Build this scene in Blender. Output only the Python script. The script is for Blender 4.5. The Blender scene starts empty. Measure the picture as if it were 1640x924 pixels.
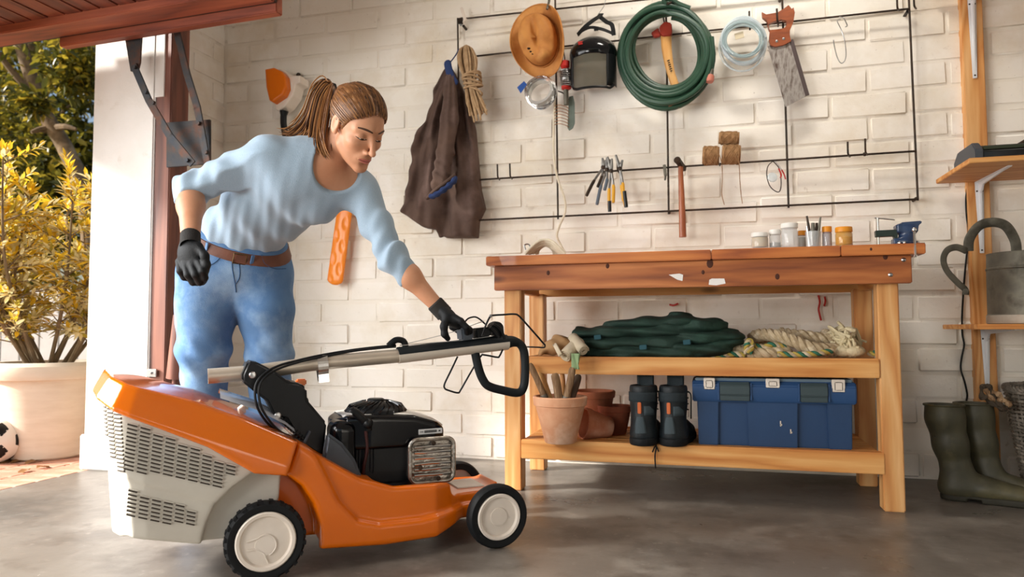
import bpy, bmesh, math, random
import numpy as np
from math import sin, cos, pi, radians, sqrt, atan2
from mathutils import Vector, Matrix
random.seed(7); rng = np.random.default_rng(7)
SC = bpy.context.scene; COL = SC.collection

# ---------------------------------------------------------------- camera
FPX, YAW, PITCH, ROLL, CAMH = 1152.75, 0.26404, 0.05568, -0.0038, 0.6421
def _axes():
    F = np.array([-sin(YAW)*cos(PITCH), cos(YAW)*cos(PITCH), sin(PITCH)])
    R = np.array([cos(YAW), sin(YAW), 0.]); U = np.cross(R, F)
    c, s = cos(ROLL), sin(ROLL)
    return c*R+s*U, -s*R+c*U, F
CR, CU, CF = _axes(); CO = np.array([0, 0, CAMH])
cam = bpy.data.cameras.new('camera'); cam.sensor_width = 36; cam.lens = FPX*36/1640; cam.clip_start = .05
camo = bpy.data.objects.new('camera', cam); COL.objects.link(camo)
M = Matrix.Identity(4)
for i in range(3):
    M[i][0], M[i][1], M[i][2], M[i][3] = CR[i], CU[i], -CF[i], CO[i]
camo.matrix_world = M
SC.camera = camo
cam.dof.use_dof = True; cam.dof.focus_distance = 2.35; cam.dof.aperture_fstop = 3.2

# ---------------------------------------------------------------- light and exposure
SC.view_settings.view_transform = 'Standard'; SC.view_settings.look = 'None'
SC.view_settings.gamma = 1; SC.view_settings.use_curve_mapping = False
SC.view_settings.exposure = 0.05
w = bpy.data.worlds.new('sky'); SC.world = w; w.use_nodes = True
nt = w.node_tree; bg = nt.nodes['Background']
sky = nt.nodes.new('ShaderNodeTexSky'); sky.sky_type = 'NISHITA'; sky.sun_disc = False
sky.sun_elevation = radians(38); sky.sun_rotation = radians(225); sky.air_density = 1.2; sky.dust_density = 2.5
nt.links.new(sky.outputs[0], bg.inputs[0]); bg.inputs[1].default_value = 0.14
def light(name, kind, loc, target, energy, color, **kw):
    l = bpy.data.lights.new(name, kind); l.energy = energy; l.color = color
    for k, v in kw.items(): setattr(l, k, v)
    o = bpy.data.objects.new(name, l); COL.objects.link(o); o.location = loc
    o.rotation_euler = (Vector(target)-Vector(loc)).to_track_quat('-Z', 'Y').to_euler()
    return o
light('sun', 'SUN', (-8.5, -4.2, 5.0), (0, 0, 0), 10, (1, .955, .88), angle=radians(6))
light('ceiling_lamp_light', 'AREA', (0.15, 2.62, 2.78), (0.2, 3.25, 1.0), 13, (1, .94, .85), shape='RECTANGLE', size=.5, size_y=.16)
light('door_daylight', 'AREA', (-2.95, .85, 1.25), (-1.3, 1.55, .35), 60, (.96, .98, 1), shape='RECTANGLE', size=2.3, size_y=1.6, spread=radians(125))
light('front_daylight', 'AREA', (-2.3, -1.1, 1.05), (-.3, 3.4, 1.25), 13.5, (1, .975, .94), shape='RECTANGLE', size=1.1, size_y=1.1, spread=radians(75))
# ---------------------------------------------------------------- helpers
def ray(px, py): return CF + CR*(px-820)/FPX - CU*(py-462)/FPX
def at(px, py, d): return CO + ray(px, py)*d                      # pixel + depth along the lens axis -> point
def aty(px, py, y): r = ray(px, py); return CO + r*(y/r[1])       # pixel -> point of the plane Y = y
def atz(px, py, z): r = ray(px, py); return CO + r*((z-CAMH)/r[2])
def nrm(v): v = np.asarray(v, float); return v/ (np.linalg.norm(v)+1e-12)
def V(*a): return np.array(a, float)
ROOT = {}                                                          # object name -> world offset of its parts
def tag(o, label=None, cat=None, group=None, kind=None):
    if label: o['label'] = label
    if cat: o['category'] = cat
    if group: o['group'] = group
    if kind: o['kind'] = kind
    return o
def thing(name, label, cat, loc=(0, 0, 0), rz=0, group=None, kind=None):
    o = bpy.data.objects.new(name, None); COL.objects.link(o); o.empty_display_size = .1
    o.location = [float(c) for c in loc]; o.rotation_euler = (0, 0, rz)
    ROOT[o.name] = np.array(loc, float) if rz == 0 else np.zeros(3)
    return tag(o, label, cat, group, kind)
def frame_of(d, up=(0, 0, 1)):
    d = nrm(d); u = np.array(up, float)
    if abs(d@nrm(u)) > .95: u = V(1, 0, 0) if abs(d[0]) < .9 else V(0, 1, 0)
    a = nrm(np.cross(u, d)); return a, np.cross(d, a)
def catmull(pts, n=8, closed=False):
    p = np.array(pts, float); m = len(p); out = []
    rngi = range(m if closed else m-1)
    for i in rngi:
        g = (lambda k: p[k % m]) if closed else (lambda k: p[min(max(k, 0), m-1)])
        a, b, c, d = g(i-1), g(i), g(i+1), g(i+2)
        for t in np.arange(n)/n:
            out.append(.5*((2*b)+(-a+c)*t+(2*a-5*b+4*c-d)*t*t+(-a+3*b-3*c+d)*t**3))
    if not closed: out.append(p[-1])
    return np.array(out)
class MB:
    def __init__(s): s.v = []; s.f = []; s.m = []; s.n = 0
    def add(s, v, f, m=0):
        b = s.n; v = np.asarray(v, float).reshape(-1, 3); s.v.append(v); s.n += len(v)
        s.f += [tuple(int(i)+b for i in q) for q in f]; s.m += [m]*len(f); return s
    def box(s, c, d, ax=None, m=0):
        c = np.array(c, float); h = np.array(d, float)/2; A = np.eye(3) if ax is None else np.array(ax, float)
        P = [c + A[0]*h[0]*x + A[1]*h[1]*y + A[2]*h[2]*z for z in (-1, 1) for y in (-1, 1) for x in (-1, 1)]
        return s.add(P, [(0, 2, 3, 1), (4, 5, 7, 6), (0, 1, 5, 4), (2, 6, 7, 3), (0, 4, 6, 2), (1, 3, 7, 5)], m)
    def bb(s, lo, hi, m=0):
        lo = np.array(lo, float); hi = np.array(hi, float); return s.box((lo+hi)/2, hi-lo, m=m)
    def bar(s, a, b, w, h, up=(0, 0, 1), m=0):                     # rectangular bar from a to b
        a, b = np.array(a, float), np.array(b, float); d = b-a; x, y = frame_of(d, up)
        return s.box((a+b)/2, (w, h, np.linalg.norm(d)), (x, y, nrm(d)), m)
    def tube(s, pts, r, n=8, closed=False, m=0, flat=1.0, up=None, cap=True):
        p = np.array(pts, float); N = len(p); r = np.broadcast_to(np.array(r, float), (N,))
        if closed: T = np.roll(p, -1, 0)-np.roll(p, 1, 0)
        else: T = np.gradient(p, axis=0)
        T /= np.linalg.norm(T, axis=1)[:, None]+1e-12
        x, y = frame_of(T[0], up if up is not None else (0, 0, 1)); X = [x]
        for i in range(1, N):
            x = x-T[i]*(x@T[i]); x = nrm(x); X.append(x)
        X = np.array(X); Yv = np.cross(T, X)
        if closed:                                                  # spread the twist of the frame
            x = X[-1]-T[0]*(X[-1]@T[0]); ang = atan2(x@Yv[0], x@X[0]); k = np.arange(N)/N*-ang
            X, Yv = X*np.cos(k)[:, None]+Yv*np.sin(k)[:, None], -X*np.sin(k)[:, None]+Yv*np.cos(k)[:, None]
        a = np.arange(n)*2*pi/n
        P = p[:, None]+(X[:, None]*np.cos(a)[None, :, None]+Yv[:, None]*np.sin(a)[None, :, None]*flat)*r[:, None, None]
        f = []; q = N if closed else N-1
        for i in range(q):
            j = (i+1) % N
            for k in range(n): f.append((i*n+k, i*n+(k+1) % n, j*n+(k+1) % n, j*n+k))
        if not closed and cap: f += [tuple(range(n))[::-1], tuple((N-1)*n+k for k in range(n))]
        return s.add(P.reshape(-1, 3), f, m)
    def cyl(s, a, b, r0, r1=None, n=16, m=0, cap=True):
        a, b = np.array(a, float), np.array(b, float)
        return s.tube([a, b], [r0, r0 if r1 is None else r1], n, m=m, cap=cap)
    def lathe(s, prof, o=(0, 0, 0), ax=(0, 0, 1), n=24, m=0, closed=False, sx=1, sy=1):  # prof: (radius, height)
        o = np.array(o, float); ax = nrm(ax); x, y = frame_of(ax, (0, 1, 0)); N = len(prof)
        a = np.arange(n)*2*pi/n
        P = [o+ax*h+(x*cos(t)*sx+y*sin(t)*sy)*r for r, h in prof for t in a]
        f = []
        for i in range(N if closed else N-1):
            j = (i+1) % N
            for k in range(n): f.append((i*n+k, i*n+(k+1) % n, j*n+(k+1) % n, j*n+k))
        if not closed:
            if prof[0][0] > 1e-5: f.append(tuple(range(n))[::-1])
            if prof[-1][0] > 1e-5: f.append(tuple((N-1)*n+k for k in range(n)))
        return s.add(P, f, m)
    def prism(s, poly, o, u, v, d, m=0):                            # polygon in the (u,v) plane at o, pushed along d
        o, u, v, d = [np.array(k, float) for k in (o, u, v, d)]; n = len(poly)
        A = [o+u*a+v*b for a, b in poly]; B = [p+d for p in A]
        f = [tuple(range(n))[::-1], tuple(range(n, 2*n))]+[(i, (i+1) % n, n+(i+1) % n, n+i) for i in range(n)]
        return s.add(A+B, f, m)
    def grid(s, P, m=0, cu=False, cv=False):                        # P: nu x nv x 3
        P = np.array(P, float); a, b = P.shape[:2]; f = []
        for i in range(a if cu else a-1):
            for j in range(b if cv else b-1):
                i2, j2 = (i+1) % a, (j+1) % b; f.append((i*b+j, i2*b+j, i2*b+j2, i*b+j2))
        return s.add(P.reshape(-1, 3), f, m)
    def sphere(s, c, r, n=12, m=0, ax=None):
        c = np.array(c, float); r = np.broadcast_to(np.array(r, float), (3,)); A = np.eye(3) if ax is None else np.array(ax)
        P = []; k = n//2+1
        for i in range(k+1):
            t = pi*i/k
            for j in range(n):
                q = V(sin(t)*cos(2*pi*j/n), sin(t)*sin(2*pi*j/n), cos(t))*r; P.append(c+q@A)
        f = [(i*n+j, i*n+(j+1) % n, (i+1)*n+(j+1) % n, (i+1)*n+j) for i in range(k) for j in range(n)]
        return s.add(P, f, m)
    def mesh(s, name, mats, smooth=35, bev=0, seg=2, weld=False):
        me = bpy.data.meshes.new(name); v = np.concatenate(s.v)
        me.from_pydata(v.tolist(), [], s.f); 
        if weld or bev or True:
            bm = bmesh.new(); bm.from_mesh(me)
            for fc, mi in zip(bm.faces, s.m): fc.material_index = mi
            if weld: bmesh.ops.remove_doubles(bm, verts=bm.verts, dist=1e-5)
            bmesh.ops.recalc_face_normals(bm, faces=bm.faces)
            if bev:
                e = [e for e in bm.edges if len(e.link_faces) == 2 and e.calc_face_angle(0) > .5]
                bmesh.ops.bevel(bm, geom=e, offset=bev, segments=seg, affect='EDGES', clamp_overlap=True)
            bm.to_mesh(me); bm.free()
        for mt in (mats if isinstance(mats, (list, tuple)) else [mats]): me.materials.append(mt)
        if smooth:
            me.polygons.foreach_set('use_smooth', [True]*len(me.polygons)); me.set_sharp_from_angle(angle=radians(smooth))
        return me
    def build(s, name, mats, parent=None, smooth=35, bev=0, seg=2, weld=False, **kw):
        if parent is not None:
            off = ROOT.get(parent.name, np.zeros(3))
            if np.any(off): s.v = [a-off for a in s.v]
        return link(name, s.mesh(name, mats, smooth, bev, seg, weld), parent, **kw)
def link(name, me, parent=None, label=None, cat=None, group=None, kind=None):
    o = bpy.data.objects.new(name, me); COL.objects.link(o)
    if parent is not None:
        o.parent = parent; ROOT[o.name] = ROOT.get(parent.name, np.zeros(3))
    return tag(o, label, cat, group, kind)
def at_base(o, base=None):                                          # put a single-mesh thing's origin at its base
    me = o.data; n = len(me.vertices); c = np.empty(n*3); me.vertices.foreach_get('co', c); c = c.reshape(-1, 3)
    b = np.array(base, float) if base is not None else V(c[:, 0].mean(), c[:, 1].mean(), c[:, 2].min())
    me.vertices.foreach_set('co', (c-b).ravel()); o.location = b; ROOT[o.name] = b; return o
def copy_tree(o, parent=None):
    c = o.copy(); COL.objects.link(c)
    if parent is not None: c.parent = parent
    for ch in [k for k in list(o.children)]: copy_tree(ch, c)
    return c

# ---- signed distance modelling: smooth shapes meshed with surface nets
def smin(a, b, k): h = np.clip(.5+.5*(b-a)/k, 0, 1); return b+(a-b)*h-k*h*(1-h)
def smax(a, b, k): return -smin(-a, -b, k)
def s_cap(P, a, b, ra, rb):
    a, b = np.array(a, float), np.array(b, float); ab = b-a; t = np.clip((P-a)@ab/(ab@ab+1e-12), 0, 1)
    return np.linalg.norm(P-a-t[:, None]*ab, axis=1)-(ra+(rb-ra)*t)
def s_ell(P, c, r, A=None):
    q = P-np.array(c, float); r = np.array(r, float)
    if A is not None: q = q@np.array(A).T
    k0 = np.linalg.norm(q/r, axis=1); k1 = np.linalg.norm(q/r**2, axis=1)+1e-9
    return k0*(k0-1)/k1
def s_box(P, c, h, A=None, r=0):
    q = P-np.array(c, float)
    if A is not None: q = q@np.array(A).T
    q = np.abs(q)-np.array(h)+r
    return np.linalg.norm(np.maximum(q, 0), axis=1)+np.minimum(q.max(1), 0)-r
def s_poly(x, y, poly):                                             # 2D polygon
    p = np.array(poly, float); d = np.full(x.shape, 1e9); s = np.ones(x.shape)
    for i in range(len(p)):
        a, b = p[i], p[i-1]; e = b-a; wx, wy = x-a[0], y-a[1]
        t = np.clip((wx*e[0]+wy*e[1])/(e@e), 0, 1); d = np.minimum(d, (wx-e[0]*t)**2+(wy-e[1]*t)**2)
        c1, c2, c3 = y >= a[1], y < b[1], e[0]*wy > e[1]*wx
        s = np.where((c1 & c2 & c3) | (~c1 & ~c2 & ~c3), -s, s)
    return s*np.sqrt(d)
def s_chain(P, pts, rads, side, k=.03):                             # tapered limb of elliptic sections (r along side, r across)
    out = None; pts = np.array(pts, float)
    for i in range(len(pts)-1):
        a, b = pts[i], pts[i+1]; ab = b-a; L = np.linalg.norm(ab); tn = ab/L
        t = np.clip((P-a)@ab/(L*L), 0, 1); s0, s1 = np.array(side[i], float), np.array(side[i+1], float)
        sd = nrm((s0+s1)/2); sd = nrm(sd-tn*(sd@tn)); ot = np.cross(tn, sd)
        q = P-a-t[:, None]*ab
        ra = rads[i][0]+(rads[i+1][0]-rads[i][0])*t; rb = rads[i][1]+(rads[i+1][1]-rads[i][1])*t; rc = (ra+rb)/2
        qs, qo, qt = q@sd, q@ot, q@tn
        k0 = np.sqrt((qs/ra)**2+(qo/rb)**2+(qt/rc)**2); k1 = np.sqrt((qs/ra**2)**2+(qo/rb**2)**2+(qt/rc**2)**2)+1e-9
        d = k0*(k0-1)/k1
        out = d if out is None else smin(out, d, k)
    return out
def sdf_mesh(fn, lo, hi, res, block=8, slack=1.6):
    lo, hi = np.array(lo, float), np.array(hi, float); nb = np.ceil((hi-lo)/(res*block)).astype(int); n = nb*block
    C = np.stack(np.meshgrid(*[(np.arange(k)+.5)*block*res for k in nb], indexing='ij'), -1).reshape(-1, 3)+lo
    d = fn(C); keep = np.abs(d) < block*res*.87*slack
    D = np.repeat(np.repeat(np.repeat(np.sign(d).reshape(nb), block, 0), block, 1), block, 2).astype(np.float32)
    idx = np.argwhere(keep.reshape(nb)); l = np.arange(block)
    loc = np.stack(np.meshgrid(l, l, l, indexing='ij'), -1).reshape(-1, 3)
    for s in range(0, len(idx), 400):
        I = (idx[s:s+400, None]*block+loc[None]).reshape(-1, 3)
        D[I[:, 0], I[:, 1], I[:, 2]] = fn(I*res+lo)
    S = D < 0; X = np.zeros(tuple(n-1), np.int8)
    for c in np.ndindex(2, 2, 2): X += S[c[0]:n[0]-1+c[0], c[1]:n[1]-1+c[1], c[2]:n[2]-1+c[2]]
    cells = np.argwhere((X > 0) & (X < 8)); ids = -np.ones(tuple(n-1), np.int64); ids[tuple(cells.T)] = np.arange(len(cells))
    acc = np.zeros((len(cells), 3)); cnt = np.zeros(len(cells))
    for ax in range(3):
        o = [a for a in range(3) if a != ax]
        for b in ((0, 0), (0, 1), (1, 0), (1, 1)):
            p0 = cells.copy(); p0[:, o[0]] += b[0]; p0[:, o[1]] += b[1]; p1 = p0.copy(); p1[:, ax] += 1
            a, e = D[tuple(p0.T)], D[tuple(p1.T)]; mk = (a < 0) != (e < 0)
            t = np.where(mk, a/(a-e+1e-20), 0); q = p0.astype(float); q[:, ax] += t
            acc[mk] += q[mk]; cnt[mk] += 1
    vt = acc/cnt[:, None]*res+lo; F = []
    for ax in range(3):
        o = [a for a in range(3) if a != ax]; sl = [slice(0, None)]*3
        A = S.take(range(0, n[ax]-1), ax); B = S.take(range(1, n[ax]), ax); E = np.argwhere(A != B)
        E = E[(E[:, o[0]] > 0) & (E[:, o[1]] > 0) & (E[:, o[0]] < n[o[0]]-1) & (E[:, o[1]] < n[o[1]]-1)]
        q = []
        for b in ((1, 1), (0, 1), (0, 0), (1, 0)):
            c = E.copy(); c[:, o[0]] -= b[0]; c[:, o[1]] -= b[1]; q.append(ids[tuple(c.T)])
        q = np.stack(q, 1); fl = S[tuple(E.T)] ^ (ax == 1); q[~fl] = q[~fl][:, ::-1]; F.append(q)
    F = np.concatenate(F); F = F[(F >= 0).all(1)]
    return vt, F
def np_mesh(name, v, f, mats, smooth=True, mi=None):
    me = bpy.data.meshes.new(name); nf = len(f); w = f.shape[1]
    me.vertices.add(len(v)); me.vertices.foreach_set('co', np.asarray(v, np.float32).ravel())
    me.loops.add(nf*w); me.loops.foreach_set('vertex_index', np.asarray(f, np.int32).ravel())
    me.polygons.add(nf); me.polygons.foreach_set('loop_start', np.arange(nf, dtype=np.int32)*w)
    if mi is not None: me.polygons.foreach_set('material_index', np.asarray(mi, np.int32))
    me.polygons.foreach_set('use_smooth', [bool(smooth)]*nf); me.update(calc_edges=True); me.validate()
    for mt in (mats if isinstance(mats, (list, tuple)) else [mats]): me.materials.append(mt)
    return me
def sdf_obj(name, fn, lo, hi, res, mats, parent=None, pick=None, sharp=0, **kw):
    v, f = sdf_mesh(fn, lo, hi, res)
    mi = pick(v[f].mean(1)) if pick else None
    off = ROOT.get(parent.name, np.zeros(3)) if parent is not None else 0
    me = np_mesh(name, v-off, f, mats, mi=mi)
    if sharp: me.set_sharp_from_angle(angle=radians(sharp))
    return link(name, me, parent, **kw)
def bounds(*pts, pad=.05): p = np.array(pts, float); return p.min(0)-pad, p.max(0)+pad
def wav(P, *w):                                                     # smooth pseudo noise for folds: list of (dir, freq, amp, phase)
    o = 0
    for d, fq, am, ph in w: o = o+am*np.sin(P@np.array(d, float)*fq+ph+1.3*np.sin(P@np.array((d[1], d[2], d[0]), float)*fq*.45+ph*2))
    return o
# ---------------------------------------------------------------- materials
def lin(c):
    c = c.lstrip('#'); r = [int(c[i:i+2], 16)/255 for i in (0, 2, 4)]
    return tuple((x/12.92 if x <= .04045 else ((x+.055)/1.055)**2.4) for x in r)+(1,)
def mat(name, col, rough=.5, metal=0, col2=None, ns=8, nlo=.35, nhi=.65, stretch=(1, 1, 1), bump=0, bs=60, bstretch=None, coat=0, trans=0, ior=1.45,
        sss=0, alpha=1, sheen=0, rough2=None, emis=None, spec=.5, det=6, aniso=0, spots=None, world=False):
    m = bpy.data.materials.new(name); m.use_nodes = True; t = m.node_tree; N = t.nodes; b = N['Principled BSDF']
    I = b.inputs; I['Base Color'].default_value = lin(col); I['Roughness'].default_value = rough; I['Metallic'].default_value = metal
    I['IOR'].default_value = ior; I['Coat Weight'].default_value = coat; I['Coat Roughness'].default_value = .08; I['Transmission Weight'].default_value = trans
    I['Alpha'].default_value = alpha; I['Sheen Weight'].default_value = sheen; I['Specular IOR Level'].default_value = spec
    if sss: I['Subsurface Weight'].default_value = sss; I['Subsurface Radius'].default_value = (.012, .005, .003); I['Subsurface Scale'].default_value = 1
    tc = N.new('ShaderNodeTexCoord'); gp = N.new('ShaderNodeNewGeometry') if world else None
    def noise(scale, st, detail=6, rgh=.55):
        mp = N.new('ShaderNodeMapping'); mp.inputs['Scale'].default_value = st; t.links.new(gp.outputs['Position'] if world else tc.outputs['Object'], mp.inputs[0])
        n = N.new('ShaderNodeTexNoise'); n.inputs['Scale'].default_value = scale; n.inputs['Detail'].default_value = detail; n.inputs['Roughness'].default_value = rgh
        t.links.new(mp.outputs[0], n.inputs[0]); return n
    last = None
    if col2:
        cols = col2 if isinstance(col2, list) else [col2]
        n = noise(ns, stretch, det); r = N.new('ShaderNodeValToRGB'); e = r.color_ramp.elements
        e[0].position = nlo; e[0].color = lin(col); e[1].position = nhi; e[1].color = lin(cols[-1])
        for k, c in enumerate(cols[:-1]):
            q = e.new(nlo+(nhi-nlo)*(k+1)/len(cols)); q.color = lin(c)
        t.links.new(n.outputs['Fac'], r.inputs[0]); last = r.outputs[0]
        if rough2 is not None:
            mr = N.new('ShaderNodeMapRange'); mr.inputs[1].default_value = nlo; mr.inputs[2].default_value = nhi; mr.inputs[3].default_value = rough; mr.inputs[4].default_value = rough2
            t.links.new(n.outputs['Fac'], mr.inputs[0]); t.links.new(mr.outputs[0], I['Roughness'])
    if spots:                                                       # (colour, scale, low, high, strength): patches of wear or dirt
        for (c, s_, lo_, hi_, am) in spots:
            n2 = noise(s_, (1, 1, 1), 8, .62); r2 = N.new('ShaderNodeMapRange'); r2.inputs[1].default_value = lo_; r2.inputs[2].default_value = hi_; r2.inputs[4].default_value = am
            t.links.new(n2.outputs['Fac'], r2.inputs[0]); mx = N.new('ShaderNodeMix'); mx.data_type = 'RGBA'
            t.links.new(r2.outputs[0], mx.inputs['Factor']); mx.inputs['B'].default_value = lin(c)
            if last is not None: t.links.new(last, mx.inputs['A'])
            else: mx.inputs['A'].default_value = lin(col)
            last = mx.outputs['Result']
    if last is not None: t.links.new(last, I['Base Color'])
    if bump:
        n3 = noise(bs, bstretch or stretch, 8); bp = N.new('ShaderNodeBump'); bp.inputs['Strength'].default_value = bump; bp.inputs['Distance'].default_value = .004
        t.links.new(n3.outputs['Fac'], bp.inputs['Height']); t.links.new(bp.outputs[0], I['Normal'])
    if emis: I['Emission Color'].default_value = lin(emis[0]); I['Emission Strength'].default_value = emis[1]
    return m
def wood(name, c1, c2, c3, axis=0, ring=9, rough=.55, knots=True, coat=0):
    m = bpy.data.materials.new(name); m.use_nodes = True; t = m.node_tree; N = t.nodes; b = N['Principled BSDF']; I = b.inputs
    I['Roughness'].default_value = rough; I['Coat Weight'].default_value = coat
    tc = N.new('ShaderNodeTexCoord'); mp = N.new('ShaderNodeMapping'); sc = [1, 1, 1]; sc[axis] = .09; mp.inputs['Scale'].default_value = sc
    oi = N.new('ShaderNodeObjectInfo'); ad = N.new('ShaderNodeVectorMath'); ad.operation = 'ADD'
    ml = N.new('ShaderNodeMath'); ml.operation = 'MULTIPLY'; ml.inputs[1].default_value = 7.3
    t.links.new(oi.outputs['Random'], ml.inputs[0]); t.links.new(tc.outputs['Object'], ad.inputs[0]); t.links.new(ml.outputs[0], ad.inputs[1]); t.links.new(ad.outputs[0], mp.inputs[0])
    n = N.new('ShaderNodeTexNoise'); n.inputs['Scale'].default_value = 5; n.inputs['Detail'].default_value = 3; t.links.new(mp.outputs[0], n.inputs[0])
    mm = N.new('ShaderNodeMath'); mm.operation = 'MULTIPLY'; mm.inputs[1].default_value = ring*2; t.links.new(n.outputs['Fac'], mm.inputs[0])
    fr = N.new('ShaderNodeMath'); fr.operation = 'PINGPONG'; fr.inputs[1].default_value = 1; t.links.new(mm.outputs[0], fr.inputs[0])
    n2 = N.new('ShaderNodeTexNoise'); n2.inputs['Scale'].default_value = 60; n2.inputs['Detail'].default_value = 5; t.links.new(mp.outputs[0], n2.inputs[0])
    av = N.new('ShaderNodeMath'); av.operation = 'MULTIPLY_ADD'; av.inputs[1].default_value = .55; t.links.new(n2.outputs['Fac'], av.inputs[0])
    h2 = N.new('ShaderNodeMath'); h2.operation = 'MULTIPLY'; h2.inputs[1].default_value = .5; t.links.new(fr.outputs[0], h2.inputs[0]); t.links.new(h2.outputs[0], av.inputs[2])
    r = N.new('ShaderNodeValToRGB'); e = r.color_ramp.elements; e[0].position = .2; e[0].color = lin(c1); e[1].position = .85; e[1].color = lin(c3); q = e.new(.55); q.color = lin(c2)
    t.links.new(av.outputs[0], r.inputs[0]); last = r.outputs[0]
    if knots:
        mp2 = N.new('ShaderNodeMapping'); s2 = [9, 9, 9]; s2[axis] = 3.1; mp2.inputs['Scale'].default_value = s2; t.links.new(ad.outputs[0], mp2.inputs[0])
        vo = N.new('ShaderNodeTexVoronoi'); vo.inputs['Scale'].default_value = .7; t.links.new(mp2.outputs[0], vo.inputs[0])
        mr = N.new('ShaderNodeMapRange'); mr.inputs[1].default_value = .06; mr.inputs[2].default_value = .13; mr.inputs[3].default_value = .85; mr.inputs[4].default_value = 0
        t.links.new(vo.outputs['Distance'], mr.inputs[0]); mx = N.new('ShaderNodeMix'); mx.data_type = 'RGBA'
        t.links.new(mr.outputs[0], mx.inputs['Factor']); t.links.new(last, mx.inputs['A']); mx.inputs['B'].default_value = lin('#4a2412'); last = mx.outputs['Result']
    t.links.new(last, I['Base Color'])
    bp = N.new('ShaderNodeBump'); bp.inputs['Strength'].default_value = .25; bp.inputs['Distance'].default_value = .002
    t.links.new(av.outputs[0], bp.inputs['Height']); t.links.new(bp.outputs[0], I['Normal'])
    return m
BRICK = mat('painted_brick', '#ede6d9', .82, col2='#f3ede4', ns=3.2, bump=1.0, bs=16, world=True, spots=[('#cdb894', 2.1, .50, .74, .62), ('#a08a72', 24, .66, .76, .5), ('#7d6852', 85, .67, .74, .5)])
MORTAR = mat('painted_mortar', '#eae2d4', .88, col2='#efe8dd', ns=3.2, bump=1.0, bs=20, world=True, spots=[('#cdbda6', 2.1, .50, .74, .6), ('#99846d', 9, .60, .74, .5)])
PLASTER = mat('white_plaster', '#f1eeea', .75, col2='#e9e5df', ns=5, bump=.25, bs=90, spots=[('#cfc3b2', 9, .62, .74, .45)])
CONC = mat('concrete', '#625c55', .25, col2=['#716a62', '#49443e'], ns=1.7, nlo=.34, nhi=.66, rough2=.5, bump=.14, bs=28, spots=[('#a39c92', 3.4, .52, .68, .5), ('#453e37', 3.6, .52, .68, .6), ('#4e463f', 11, .54, .66, .45), ('#9a9186', 23, .60, .70, .35), ('#c4bbad', 40, .69, .73, .6)])
PAVER = mat('brick_paver', '#b98067', .85, col2='#c99a82', ns=12, bump=.6, bs=70, spots=[('#d8c2ae', 8, .5, .7, .5)])
PINE_X = wood('pine_along_x', '#e3ab68', '#d4924c', '#bd7434', 0); PINE_Z = wood('pine_along_z', '#e5b47a', '#d69a5a', '#c07c40', 2, ring=12)
PINE_Y = wood('pine_along_y', '#e9b06a', '#d68f46', '#b86a2a', 1)
DARKPINE = wood('stained_pine', '#c87f45', '#a9602d', '#7c3f1b', 0, ring=7); TOPPINE = wood('worktop_pine', '#cf7f3a', '#b9662a', '#8f461b', 0, ring=11, knots=False, coat=.15)
DOORWOOD = wood('door_plank_wood', '#85412a', '#6f3322', '#532418', 1, ring=5, knots=False); DOORRAIL = wood('door_rail_wood', '#a9593a', '#8e452c', '#6a3120', 0, ring=5, knots=False)
POSTWOOD = wood('post_wood', '#8a5541', '#754434', '#553026', 2, ring=6, knots=False)
IRON = mat('dark_iron', '#2e2a26', .5, .7, col2='#4a3a2e', ns=30, bump=.2); RUSTIRON = mat('rusty_iron', '#34383e', .55, .6, col2=['#403d3c', '#5a3d30'], ns=14, bump=.3)
STEEL = mat('bright_steel', '#c8c8c8', .28, 1, col2='#a4a4a4', ns=20); CHROME = mat('chrome', '#dcdcdc', .14, 1)
GALV = mat('galvanised_steel', '#67645b', .58, .7, col2=['#787468', '#4f4b42'], ns=9, bump=.15, spots=[('#6b4a35', 6, .66, .74, .6), ('#9a968b', 12, .62, .72, .5)])
ORANGE = mat('orange_plastic', '#e06e00', .32, coat=.2, spec=.4, col2='#d66c06', ns=3); ORANGE_D = mat('orange_steel', '#de6c00', .28, coat=.35, spec=.4, col2='#d66500', ns=3)
GREYPL = mat('light_grey_plastic', '#c9c3b6', .48, col2='#bfb8ab', ns=6); WHITEPL = mat('off_white_plastic', '#e8ddd0', .45, col2='#e0d3c4', ns=8)
BLACKPL = mat('black_plastic', '#0e1012', .42, spec=.35, bump=.06, bs=220); BLACKGL = mat('black_gloss_plastic', '#08090c', .14, coat=.15, spec=.35); SLATEPL = mat('slate_grey_plastic', '#3f454d', .42, bump=.05, bs=200)
RUBBER = mat('black_rubber', '#0e1012', .7, spec=.35, bump=.2, bs=120); GRIP = mat('dark_grip_foam', '#12181b', .6, spec=.35, bump=.12, bs=160)
ALU = mat('beige_aluminium', '#cbbfae', .36, .55, col2='#bdb09f', ns=5); ALUW = mat('pale_tube', '#d9cfc0', .45, .25)
# ---------------------------------------------------------------- setting
WY = 3.43                                                           # face of the back wall
LX = -2.61                                                          # inner face of the left wall
fl = MB().bb((-2.76, -3.2, -.12), (3.2, WY+.2, 0)).build('floor', CONC, kind='structure')
def brick_mesh(k, L, H, D=.05):
    r = np.random.default_rng(100+k); m = MB(); nx, nz = 6, 3
    m.box((0, 0, 0), (L, D, H)); me = m.mesh('brick', BRICK, 50, bev=.009, seg=3)
    for v in me.vertices:
        v.co.z += .0035*sin(v.co.x*23+k)+.002*sin(v.co.x*61+2*k); v.co.y += .0022*sin(v.co.x*17+3*k)*(1 if v.co.y < 0 else 0); v.co.x += .002*sin(v.co.z*60+k)
    return me
BL, BH = .315, .112
wb = MB(); wb.bb((-2.85, WY+.006, 0), (3.2, WY+.22, 2.85)); wb = wb.build('wall_back', MORTAR, kind='structure')
full = [brick_mesh(k, BL-.005, BH-.005) for k in range(7)]; hal = [brick_mesh(20+k, BL/2-.005, BH-.005) for k in range(3)]
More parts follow.
